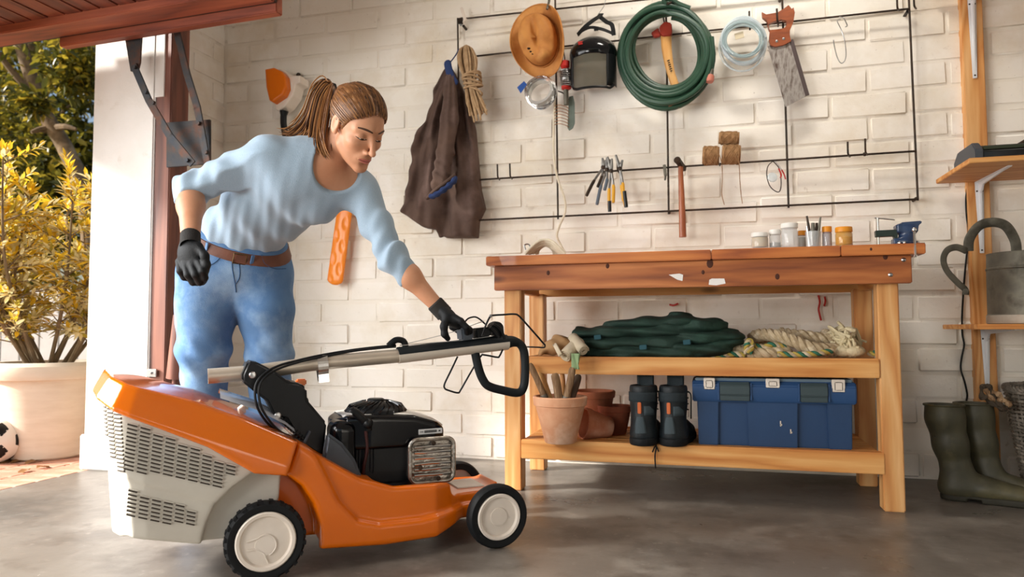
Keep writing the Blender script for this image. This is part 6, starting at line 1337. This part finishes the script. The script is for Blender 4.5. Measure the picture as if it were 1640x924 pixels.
# ---------------------------------------------------------------- right: timber post, shelves, can, boots, basket
WB = mat('white_bracket', '#e3e4e6', .35, .1)
def post():
    t = thing('shelf_post', 'pine wall post carrying two plank shelves on white brackets', 'shelf', (1.12, 3.40, 0))
    y0, y1 = WY-.035, WY+.012
    X0, X1 = aty(1540, 30, y0)[0], aty(1583, 200, y0)[0]-.004; MB().bb((X0, y0, 0), (X1, y1, 2.75)).build('post', PINE_Z, t, bev=.003)
    zu = aty(1500, 297, WY)[2]; z3 = aty(1490, 5, WY)[2]; zl = .633
    for z, d, x0, nm in ((zu, .44, .95, 'shelf_board'), (zl, .44, .955, 'shelf_board'), (z3, .44, .955, 'shelf_board')):
        MB().bb((x0, WY-d, z), (1.9, WY-.0355 if False else WY-.036, z+.019)).build(nm, PINE_X, t, bev=.002)
    xb = (X0+X1)/2
    def bracket(zs, ln=.30, dp=.32, up=False):
        m = MB(); s = 1 if not up else -1; w0, w1 = .034, .016
        yb = y0-.002; m.add([(xb-w0/2, yb, zs), (xb+w0/2, yb, zs), (xb+w1/2, yb, zs-ln), (xb-w1/2, yb, zs-ln), (xb-w0/2, yb-.004, zs), (xb+w0/2, yb-.004, zs), (xb+w1/2, yb-.004, zs-ln), (xb-w1/2, yb-.004, zs-ln)], [(0, 1, 2, 3), (7, 6, 5, 4), (0, 4, 5, 1), (1, 5, 6, 2), (2, 6, 7, 3), (3, 7, 4, 0)])
        m.add([(xb-w0/2, yb, zs), (xb+w0/2, yb, zs), (xb+w1/2, yb-dp, zs), (xb-w1/2, yb-dp, zs), (xb-w0/2, yb, zs-.004), (xb+w0/2, yb, zs-.004), (xb+w1/2, yb-dp, zs-.004), (xb-w1/2, yb-dp, zs-.004)], [(0, 1, 2, 3), (7, 6, 5, 4), (0, 4, 5, 1), (1, 5, 6, 2), (2, 6, 7, 3), (3, 7, 4, 0)])
        m.prism([(0, 0), (-.04, 0), (-dp*.95, -.004), (-.05, -.02), (-.02, -.05), (-.004, -ln*.95)], (xb-.004, yb, zs), V(0, 1, 0), EZ, V(.008, 0, 0))
        b = m.build('bracket', WB, t, bev=.001)
        for dz in (.04, ln*.45, ln-.012):
            for dx in ((-.010, .010) if dz < .05 else (0,)): q = MB(); q.lathe([(.004, 0), (.003, .002), (0, .002)], (xb+dx, yb-.004, zs-dz), EY, 8); q.build('screw', IRON, b)
    bracket(zu, .30); bracket(zl, .24); bracket(z3, .36)
    return zu+.019, zl+.019
ZU, ZL = post()
# black tool case and charger on the upper shelf
t = thing('tool_case', 'long black plastic tool case lying on the upper right shelf', 'tool case', (1.1, 3.2, ZU))
def yz(*p): return p
m = MB(); m.prism([(3.08, ZU+.001), (3.33, ZU+.001), (3.33, ZU+.05), (3.28, ZU+.085), (3.12, ZU+.085), (3.08, ZU+.05)], V(1.0, 0, 0), V(0, 1, 0), EZ, V(.028, 0, 0)); m.build('end_cap', SLATEPL, t, bev=.004)
m = MB(); m.prism([(3.09, ZU+.002), (3.32, ZU+.002), (3.32, ZU+.045), (3.28, ZU+.075), (3.13, ZU+.075), (3.09, ZU+.045)], V(1.028, 0, 0), V(0, 1, 0), EZ, V(.19, 0, 0)); m.build('case_body', BLACKGL, t, bev=.004)
m = MB(); m.bb((1.03, 3.085, ZU+.05), (1.21, 3.10, ZU+.062)); m.build('case_rib', mat('dark_green_strip', '#2c3523', .4), t, bev=.002); m = MB(); m.cyl((1.20, 3.10, ZU+.088), (1.20, 3.3, ZU+.088), .010); m.build('case_hinge', BLACKPL, t)
t = thing('battery_charger', 'dark charger block at the right edge of upper shelf', 'charger', (1.33, 3.2, ZU)); m = MB(); m.prism([(0, 0), (.16, 0), (.16, .14), (.06, .125), (.005, .10)], V(1.262, 3.1, ZU+.001), EX, EZ, V(0, .16, 0)); m.build('housing', SLATEPL, t, bev=.006)
m = MB(); m.prism([(0, 0), (.05, 0), (.05, .045), (0, .02)], V(1.222, 3.14, ZU+.001), EX, EZ, V(0, .08, 0)); m.build('foot', BLACKPL, t, bev=.003)
# watering can
def can():
    cx, cy = 1.205, 3.17; R_ = .150; z0 = ZL+.0005; H_ = .272; t = thing('watering_can', 'galvanised watering can with two hoop handles on the lower shelf', 'watering can', (cx, cy, z0))
    m = MB(); m.lathe([(0, .001), (R_*1.0, 0), (R_*1.02, .004), (R_*1.02, .034), (R_*1.0, .038), (R_*.99, H_*.76), (R_*1.005, H_*.77), (R_*1.005, H_*.79), (R_*.985, H_*.80), (R_*.975, H_-.004), (R_*.985, H_), (R_*.96, H_), (R_*.95, H_*.5), (R_*.95, .01), (0, .01)], (cx, cy, z0), EZ, 48, sy=1.0); m.build('body', GALV, t)
    m = MB(); m.lathe([(R_*1.022, .002), (R_*1.03, .006), (R_*1.03, .030), (R_*1.022, .034)], (cx, cy, z0), EZ, 48); m.build('base_band', mat('rusty_band', '#b3aca0', .6, .5, col2=['#a59a8c', '#7d5038'], ns=9, bump=.2), t)
    m = MB(); m.add([(cx+R_*.97*cos(a), cy+R_*.97*sin(a), z0+H_-.006) for a in np.linspace(pi, 2*pi, 20)]+[(cx+R_*.97*cos(a), cy+R_*.97*sin(a), z0+H_-.003) for a in np.linspace(pi, 2*pi, 20)], [tuple(range(20)), tuple(range(39, 19, -1))]); m.build('half_cover', GALV, t)
    def hoop(pts, w, nm):
        m = MB(); c = catmull(pts, 7); m.tube(c, w, 10, flat=.22, up=V(0, 1, 0)); m.build(nm, GALV, t)
    k = lambda x, y, yy: aty(x, y, yy)
    hoop([k(1551, 402, 3.15), k(1553, 382, 3.14), k(1568, 362, 3.13), k(1590, 356, 3.13), k(1611, 362, 3.13), k(1625, 384, 3.14), k(1628, 402, 3.15)], .018, 'top_handle')
    hoop([k(1548, 402, 3.10), k(1532, 396, 3.09), k(1517, 401, 3.08), k(1511, 416, 3.08), k(1517, 434, 3.08), k(1533, 452, 3.09), k(1546, 464, 3.10), k(1547, 472, 3.10)], .013, 'side_handle')
    m = MB(); c = [V(cx+R_*.8, cy+.02, z0+.06), V(cx+R_+.12, cy+.03, z0+.14), V(cx+R_+.28, cy+.05, z0+.30)]; m.tube(catmull(c, 5), np.linspace(.03, .014, 11), 14); m.build('spout', GALV, t)
    m = MB(); p = k(1546, 466, 3.095); m.lathe([(.010, 0), (.010, .003), (0, .004)], p, EY, 10); m.build('rivet', GALV, t)
can()
# black cables down the post
m = MB(); P = [aty(x, y, WY-.008) for x, y in ((1553, 262), (1549, 298), (1547, 320), (1548, 345), (1551, 372), (1549, 400), (1545, 440), (1541, 500), (1541, 534), (1544, 552), (1540, 574), (1539, 592), (1545, 612), (1549, 632), (1548, 645), (1556, 654), (1566, 656))]
m.tube(catmull(P, 5), .0038, 7); solo(m, 'power_cable', BLACKPL, 'thin black power cable running down the wall by the shelf post', 'cable')
# wellington boots
WELL = mat('olive_rubber', '#4a4633', .5, col2=['#3d3a2a', '#585238'], ns=5, bump=.15, bs=60, spots=[('#6e6448', 9, .6, .74, .6)])
def welly(label, heel, toe, topL, topR, ht):
    h, e = atz(*heel, 0), atz(*toe, 0); f = nrm(e-h); L = .285; s = V(f[1], -f[0], 0); o = h; t = thing('wellington_boot', label, 'boot', o+f*.1, group='pair of olive wellington boots'); P0 = lambda a, b, z: o+f*a+s*b+V(0, 0, z)
    ln = -.02
    def fn(P, g=0):
        d = s_chain(P, [P0(.05, 0, .05), P0(.052, 0, .11), P0(.045+ln*.5, 0, .20), P0(.04+ln, 0, .30), P0(.038+ln, 0, ht+.03)], [(.043, .053), (.041, .050), (.050, .058), (.056, .064), (.058, .066)], [s]*5, .02)
        d = smin(d, s_chain(P, [P0(.04, 0, .042), P0(.14, 0, .046), P0(.245, .004, .036)], [(.038, .042), (.045, .044), (.046, .034)], [s]*3, .02), .045)
        d = smax(d, P[:, 2]-ht, .003); d = smax(d, -s_chain(P, [P0(.04+ln*.6, 0, .22), P0(.038+ln, 0, ht+.05)], [(.045, .052), (.053, .061)], [s]*2, .01), .003)
        return smax(d, .018-P[:, 2], .003)
    lo, hi = bounds(P0(-.06, -.09, 0), P0(.33, .09, ht), P0(-.06, .09, 0), P0(.33, -.09, 0), pad=.015)
    sdf_obj('boot_shaft', fn, lo, hi, .0046, WELL, t)
    def sole(P):
        d = s_chain(P, [P0(.042, 0, .012), P0(.14, 0, .012), P0(.247, .004, .012)], [(.044, .05), (.048, .05), (.050, .05)], [s]*3, .02); d = np.maximum(d, np.abs(P[:, 2]-.0125)-.012)
        return np.maximum(d, -s_box(P, P0(.105, 0, 0), (.022, .09, .012), (f, s, EZ)))
    sdf_obj('sole', sole, lo, hi, .0045, mat('dark_olive_sole', '#2b281d', .7), t)
    m = MB(); m.tube([P0(.038+ln+.0665*cos(a), .0585*sin(a), ht-.004) for a in np.linspace(0, 2*pi, 32)[:-1]], .004, 6, closed=True); m.build('top_rim', WELL, t)
welly('olive wellington boot standing nearer the workbench', (1508, 797), (1597, 806), 0, 0, .352); welly('olive wellington boot half behind the other, nearer the basket', (1556, 792), (1640, 806), 0, 0, .352)
# wicker basket
def basket():
    WICK = mat('grey_wicker', '#8f8578', .85, col2=['#6f675c', '#a59a8b'], ns=18, bump=.5, bs=200); c = V(1.335, 3.20, 0); H_ = .40; t = thing('wicker_basket', 'grey wicker basket cut off by the right edge of the frame', 'basket', c)
    rad = lambda z: .160+.055*(z/H_)
    N = 44; m = MB()
    for k in range(N): a = 2*pi*k/N; m.tube([c+V(rad(z)*cos(a), rad(z)*sin(a), z) for z in np.linspace(.005, H_, 6)], .0042, 5)
    m.build('stake', WICK, t, kind='stuff')
    for j in range(27):
        z = .012+j*.0146; A = np.linspace(0, 2*pi, N*4+1)[:-1]; m = MB(); m.tube([c+V((rad(z)+.0052*sin(a*N/2+pi*(j % 2)+.8))*cos(a), (rad(z)+.0052*sin(a*N/2+pi*(j % 2)+.8))*sin(a), z+.0015*sin(a*7+j)) for a in A], .0058, 6, closed=True); m.build('weaver', WICK, t)
    m = MB(); A = np.linspace(0, 2*pi, 120)[:-1]
    for q in (0, 2.1, 4.2): m.tube([c+V((rad(H_)+.008*sin(a*22+q))*cos(a), (rad(H_)+.008*sin(a*22+q))*sin(a), H_+.006+.008*cos(a*22+q)) for a in A], .0068, 6, closed=True)
    m.build('rim_braid', WICK, t); m = MB(); m.lathe([(.158, 0), (.158, .012), (0, .012)], c, EZ, 30); m.build('base', WICK, t)
    m = MB(); m.lathe([(.205, 0), (.12, .02), (0, .03)], c+V(0, 0, H_-.06), EZ, 24); o = m.build('dry_garden_waste', SOIL); tag(at_base(o), 'dark dry garden waste filling the wicker basket', 'garden waste', kind='stuff')
    t2 = thing('dried_root', 'twisted dark dried root lying over the basket rim', 'root', c+V(-.2, -.06, H_)); r = random.Random(2)
    for k, pts in enumerate((((1574, 640), (1572, 625), (1578, 617), (1586, 622), (1592, 636), (1600, 648), (1612, 652)), ((1578, 622), (1584, 634), (1596, 642), (1606, 640), (1618, 650)), ((1576, 636), (1586, 645), (1600, 652), (1612, 657)), ((1590, 628), (1600, 632), (1608, 642)))):
        m = MB(); P = catmull([aty(x, y, 3.10+.012*sin(x)) for x, y in pts], 4); m.tube(P, [.009+.004*sin(i*1.3+k) for i in range(len(P))], 7); m.build('root_branch', OLDWOOD if k % 2 else mat('dark_root', '#40362a', .9, bump=.5, bs=80), t2)
basket()
# ---------------------------------------------------------------- outside, seen past the pillar
g = MB().bb((-16, -6, -.16), (-2.76, 16, -.045)).build('ground', mat('garden_soil', '#6a5a44', .95, col2='#57602f', ns=3, bump=.6, bs=20), kind='structure')
pv = MB().bb((-5.2, -1.2, -.06), (-2.762, 4.3, -.012)).build('pavement', mat('paver_sand', '#a88f78', .95, bump=.5, bs=60), kind='structure'); pm_ = []
for k in range(5):
    m = MB(); m.box((0, 0, 0), (.205, .100, .05)); pm_.append(m.mesh('paver', PAVER, 40, bev=.004))
i = 0
for a in range(12):
    for b in range(24):
        x = -2.865-a*.209+0; y = 3.95-b*.106-(.0 if a % 2 else .05)
        if y < 1.5: continue
        o = link('paver', random.choice(pm_), pv); o.location = (x, y, -.025+random.uniform(-.0015, .0015)); o.rotation_euler = (0, 0, random.choice((0, pi))+random.uniform(-.01, .01))
# fence of pale boards
def fence():
    FW = mat('pale_fence', '#d9dcdc', .8, col2='#c9cccb', ns=5, bump=.3, bs=40); a = at(-260, 540, 5.3); a[2] = -.05; t = thing('board_fence', 'pale grey board fence standing behind the big potted shrub', 'fence', a); d = V(CR[0], CR[1], 0); d = nrm(d); n = V(-d[1], d[0], 0)
    ms = [None]*3
    for k in range(3): m = MB(); m.box((0, 0, .5), (.134, .022, 1.0)); ms[k] = m.mesh('fence_board', FW, 40, bev=.004)
    for k in range(20):
        o = link('fence_board', ms[k % 3], t); o.location = Vector((d*.142*k+V(0, 0, random.uniform(-.004, .004))).tolist()); o.rotation_euler = (0, 0, atan2(d[1], d[0]))
    for z in (.25, .8): m = MB(); m.bar(a+n*.03+V(0, 0, z), a+n*.03+d*2.75+V(0, 0, z), .08, .03); m.build('fence_rail', FW, t)
fence()
# leaves
def leaf_mesh(nm, L, W, mt, curl=.25):
    v = [(0, 0, 0), (L*.3, W*.42, W*.16), (L*.3, 0, 0), (L*.3, -W*.42, W*.16), (L*.65, W*.40, W*.10-curl*L*.10), (L*.65, 0, -curl*L*.14), (L*.65, -W*.40, W*.10-curl*L*.10), (L, 0, -curl*L*.35)]
    f = [(0, 2, 1), (0, 3, 2), (1, 2, 5, 4), (2, 3, 6, 5), (4, 5, 7), (5, 6, 7)]
    me = bpy.data.meshes.new(nm); me.from_pydata(v, [], f); me.materials.append(mt); me.polygons.foreach_set('use_smooth', [True]*len(f)); return me, np.array(v), f
def leafmat(nm, c, c2, tr=.35):
    m = mat(nm, c, .42, col2=c2, ns=9, spec=.5); t = m.node_tree; b = t.nodes['Principled BSDF']; o = t.nodes['Material Output']; tl = t.nodes.new('ShaderNodeBsdfTranslucent'); tl.inputs[0].default_value = lin(c); mx = t.nodes.new('ShaderNodeMixShader'); mx.inputs[0].default_value = tr
    t.links.new(b.outputs[0], mx.inputs[1]); t.links.new(tl.outputs[0], mx.inputs[2]); t.links.new(mx.outputs[0], o.inputs[0]); return m
LEAF = [leafmat('leaf_yellow', '#efc93a', '#e0b82c', .5), leafmat('leaf_olive', '#c4b44c', '#b0a244', .5), leafmat('leaf_pale', '#eadfae', '#dad09a', .5)]
def mass(nm, items, base_v, base_f, mats, parent, kind='stuff'):       # many leaves joined into one mesh: items = (pos, dir, roll, scale, material)
    n = len(items); V0 = base_v; nv = len(V0); out = np.empty((n*nv, 3)); F = []; mi = []
    for i, (p, d, ro, sc, m_) in enumerate(items):
        d = nrm(d); x, y = frame_of(d); x, y = x*cos(ro)+y*sin(ro), -x*sin(ro)+y*cos(ro); A = np.array([d, x, y]); out[i*nv:(i+1)*nv] = p+(V0*sc)@A
    bf = [f if len(f) == 4 else f+(f[-1],) for f in base_f]
    off = ROOT.get(parent.name, np.zeros(3)) if parent is not None else np.zeros(3); me = bpy.data.meshes.new(nm); fc = []
    for i in range(n): fc += [tuple(q+i*nv for q in f) for f in base_f]; mi += [items[i][4]]*len(base_f)
    me.from_pydata((out-off).tolist(), [], fc); me.polygons.foreach_set('material_index', mi); me.polygons.foreach_set('use_smooth', [True]*len(fc))
    for m_ in mats: me.materials.append(m_)
    return link(nm, me, parent, kind=kind)
def shrub():
    P = at(80, 600, 3.72); P[2] = -.0; t = thing('potted_shrub', 'yellow-leaved shrub growing in the big cream pot outside', 'shrub', P+V(0, 0, .43)); r = random.Random(21)
    pt = thing('cream_planter', 'big cream round planter pot standing on the brick paving', 'planter', P)
    m = MB(); m.lathe([(0, .001), (.165, 0), (.178, .01), (.235, .395), (.262, .40), (.275, .425), (.272, .465), (.255, .482), (.225, .482), (.215, .43), (.16, .05), (0, .05)], P, EZ, 56); m.build('planter', mat('cream_planter', '#e6d9c6', .8, col2='#dccdb8', ns=6, stretch=(1, 1, 5), bump=.25, bs=60), pt)
    m = MB(); m.lathe([(.214, 0), (.1, .012), (0, .016)], P+V(0, 0, .435), EZ, 30); o = m.build('planter_soil', SOIL); tag(at_base(o), 'dark soil in the cream planter', 'soil', kind='stuff')
    tips = []; SB = mat('shrub_bark', '#8a7558', .85, col2='#6f5d45', ns=20, bump=.4)
    for k in range(20):
        a = r.uniform(0, 2*pi); b0 = P+V(.11*cos(a)*r.random(), .11*sin(a)*r.random(), .44); sp = r.uniform(.12, .50); tp = P+V(sp*cos(a), sp*sin(a)*.8, r.uniform(1.05, 1.52)); tp[0] = min(tp[0], -2.90); md = (b0+tp)/2+V(.10*cos(a), .10*sin(a), -.02); md[0] = min(md[0], -2.95)
        c = catmull([b0, md, tp], 8); m = MB(); m.tube(c, np.linspace(.0115, .003, len(c)), 7); m.build('stem', SB, t)
        for j in range(18):
            i0 = r.randrange(4, len(c)-1); q = c[i0]; d = nrm(V(r.gauss(0, 1), r.gauss(0, 1), r.uniform(.2, 1.2))); e = q+d*r.uniform(.08, .24); tips.append((q, e))
        tips.append((c[-2], tp+V(0, 0, .02)))
    tips = [(q, e) for q, e in tips if max(q[0], e[0]) < -2.85]
    m = MB()
    for q, e in tips: m.tube([q, (q+e)/2+V(0, 0, .01), e], [.004, .003, .002], 4)
    m.build('twig', SB, t, kind='stuff')
    items = []
    for q, e in tips:
        d = nrm(e-q)
        for j in range(17):
            s = .35+.65*(j/14); p = q+(e-q)*s; a = j*2.4; x, y = frame_of(d); o = x*cos(a)+y*sin(a); dd = d*(.35+.7*s)+o*(1.1-.5*s); hgt = (p[2]-.6)/.9
            items.append((p, dd, r.uniform(-.4, .4), r.uniform(.75, 1.25), 0 if r.random() < .10+.50*max(0, hgt) else r.choice([1, 2, 2, 2])))
    items = [it for it in items if it[0][0] < -2.89]
    LM = [leaf_mesh('leaf', .056, .021, LEAF[k]) for k in range(3)]
    items.sort(key=lambda it: (it[0]-CO)@CF-(0.3 if 0 < 1 else 0)); vis = items[:280]
    for p, d, ro, sc, mi in vis:
        d = nrm(d); x, y = frame_of(d); x, y = x*cos(ro)+y*sin(ro), -x*sin(ro)+y*cos(ro); o = link('leaf', LM[mi][0], t); A = Matrix(((d[0]*sc, x[0]*sc, y[0]*sc, p[0]-t.location[0]), (d[1]*sc, x[1]*sc, y[1]*sc, p[1]-t.location[1]), (d[2]*sc, x[2]*sc, y[2]*sc, p[2]-t.location[2]), (0, 0, 0, 1))); o.matrix_local = A
    mass('foliage', items[280:], LM[0][1], LM[0][2], LEAF, t)
shrub()
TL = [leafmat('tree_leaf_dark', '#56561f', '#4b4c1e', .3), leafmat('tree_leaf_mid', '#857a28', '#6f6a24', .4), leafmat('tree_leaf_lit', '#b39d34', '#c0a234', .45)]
_, LV, LF = leaf_mesh('tree_leaf', .13, .055, TL[0])
def tree(label, trunk, branches, clumps, seed, per, spread, group='garden trees'):
    b = np.array(trunk[0]).copy(); t = thing('tree', label, 'tree', V(b[0], b[1], -.05), group=group); r = random.Random(seed); BK = mat('tree_bark', '#8f7658', .9, col2=['#6f5a42', '#a58b6b'], ns=7, bump=.6, bs=30)
    m = MB(); c = catmull(trunk, 6); m.tube(c, np.linspace(.085, .05, len(c)), 12); m.build('trunk', BK, t)
    for br in branches: m = MB(); c = catmull(br, 5); m.tube(c, np.linspace(.042, .014, len(c)), 8); m.build('branch', BK, t)
    it = []
    for c, R_ in clumps:
        for k in range(per):
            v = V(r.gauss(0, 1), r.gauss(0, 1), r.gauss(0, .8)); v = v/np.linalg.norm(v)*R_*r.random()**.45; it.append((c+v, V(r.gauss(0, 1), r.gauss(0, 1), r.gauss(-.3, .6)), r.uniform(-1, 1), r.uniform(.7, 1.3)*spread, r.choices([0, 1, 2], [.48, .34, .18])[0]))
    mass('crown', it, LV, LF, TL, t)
A = lambda x, y, d: at(x, y, d)
b0 = A(165, 420, 7.0); b0[2] = -.05; r = random.Random(8)
tree('garden tree with a bare leaning trunk above the yellow shrub', [b0, A(140, 340, 7.0), A(108, 245, 7.0), A(76, 190, 7.0), A(60, 150, 7.0), A(42, 100, 7.0), A(20, 20, 7.0), A(10, -80, 7.0)], [[A(58, 150, 7.0), A(38, 135, 6.95), A(12, 105, 6.9), A(-20, 60, 6.8), A(-60, 0, 6.8)], [A(80, 206, 7.0), A(62, 208, 6.9), A(50, 212, 6.85)], [A(88, 205, 7), A(105, 203, 6.9), A(122, 207, 6.85)], [A(20, 30, 7), A(80, -20, 6.9), A(150, -40, 6.8)]],
     [(A(x, y, d), R_) for x, y, d, R_ in ((110, 100, 6.5, .28), (55, 165, 6.6, .12), (128, 130, 6.6, .22), (40, 200, 7.6, .6), (0, 180, 7.4, .6), (10, 250, 7.5, .5), (-60, 120, 7, .8), (60, 40, 7, .8), (150, 20, 6.8, .8), (-20, 20, 7, .8), (220, 60, 7.2, .8))], 4, 300, .8)
tr2 = A(60, 420, 10.5); tr2[2] = -.05
tree('dense dark evergreen tree filling the background behind the leaning trunk', [tr2, A(60, 350, 10.5), A(55, 200, 10.5), A(50, 60, 10.5)], [[A(55, 230, 10.5), A(100, 180, 10.4), A(140, 150, 10.3)], [A(55, 260, 10.5), A(10, 210, 10.4), A(-40, 190, 10.3)]],
     [(A(x, y, d), R_) for x, y, d, R_ in ((20, 330, 10, .9), (100, 300, 10.2, .9), (60, 230, 10.4, 1.0), (0, 230, 10.3, 1.0), (110, 240, 10.9, .55), (80, 130, 10.6, 1.0), (10, 120, 10.5, 1.1), (140, 330, 10, .8), (-60, 280, 10, 1.0), (-90, 160, 10.4, 1.1), (60, 20, 10.8, 1.2), (180, 120, 10.8, .7), (190, 280, 10.8, .9), (-20, 400, 9.6, .8), (80, 400, 9.8, .8), (240, 200, 11, 1.0), (160, 30, 11, .9))], 5, 520, 1.4)
# football, small terracotta pot, fallen leaves
def ball():
    c = at(-3, 707, 3.52); R_ = .106; c[2] = R_; t = thing('football', 'white football with black pentagons on the paving by the planter', 'ball', c-V(0, 0, R_)); g_ = (1+sqrt(5))/2
    ico = [nrm(V(*p)) for a in (-1, 1) for b in (-g_, g_) for p in ((0, a, b), (a, b, 0), (b, 0, a))]; Q = nrm(V(.75, -.6, .1)); R0 = np.array(frame_of(Q)+(Q,)); ico = [p@R0 for p in ico]
    m = MB(); m.sphere(c, R_, 40); m.build('leather_shell', mat('ball_white', '#e9e2d8', .5, bump=.1, bs=60), t)
    for p in ico:
        x, y = frame_of(p); m = MB(); rows = []
        for s in (0, .35, .7, 1): rows.append([c+nrm(p+(x*cos(2*pi*k/10)+y*sin(2*pi*k/10))*.40*s*(1 if k % 2 == 0 else .83))*R_*1.004 for k in range(10)])
        m.grid(np.array(rows).transpose(1, 0, 2), cu=True); m.build('black_panel', BLACKPL, t)
ball()
o = at(-6, 650, 4.05); o[2] = -.005; pot('terracotta pot standing on the paving behind the football', o, EZ, .27, .10, .13, .05, TERRA, group='pots on the paving')
DL = leafmat('dry_leaf', '#a07448', '#8a5f38', .2); r = random.Random(6)
for k, (x, y) in enumerate(((48, 752), (58, 750), (40, 738), (62, 738), (24, 737))):
    me, _, _ = leaf_mesh('dry_leaf', .075, .05, DL, .8); o = link('dry_leaf', me); p = atz(x, y, .004); o.location = p; o.rotation_euler = (r.uniform(-.2, .2), -.1, r.uniform(0, 6)); ROOT[o.name] = p
    tag(o, ['dry brown leaf on the paving, nearest the garage floor', 'curled dry leaf touching the nearest leaf on the paving', 'dry leaf lying at the foot of the cream planter', 'dry leaf on the paving under the planter front', 'dry leaf on the paving beside the football'][k], 'leaf', 'fallen leaves on the paving')
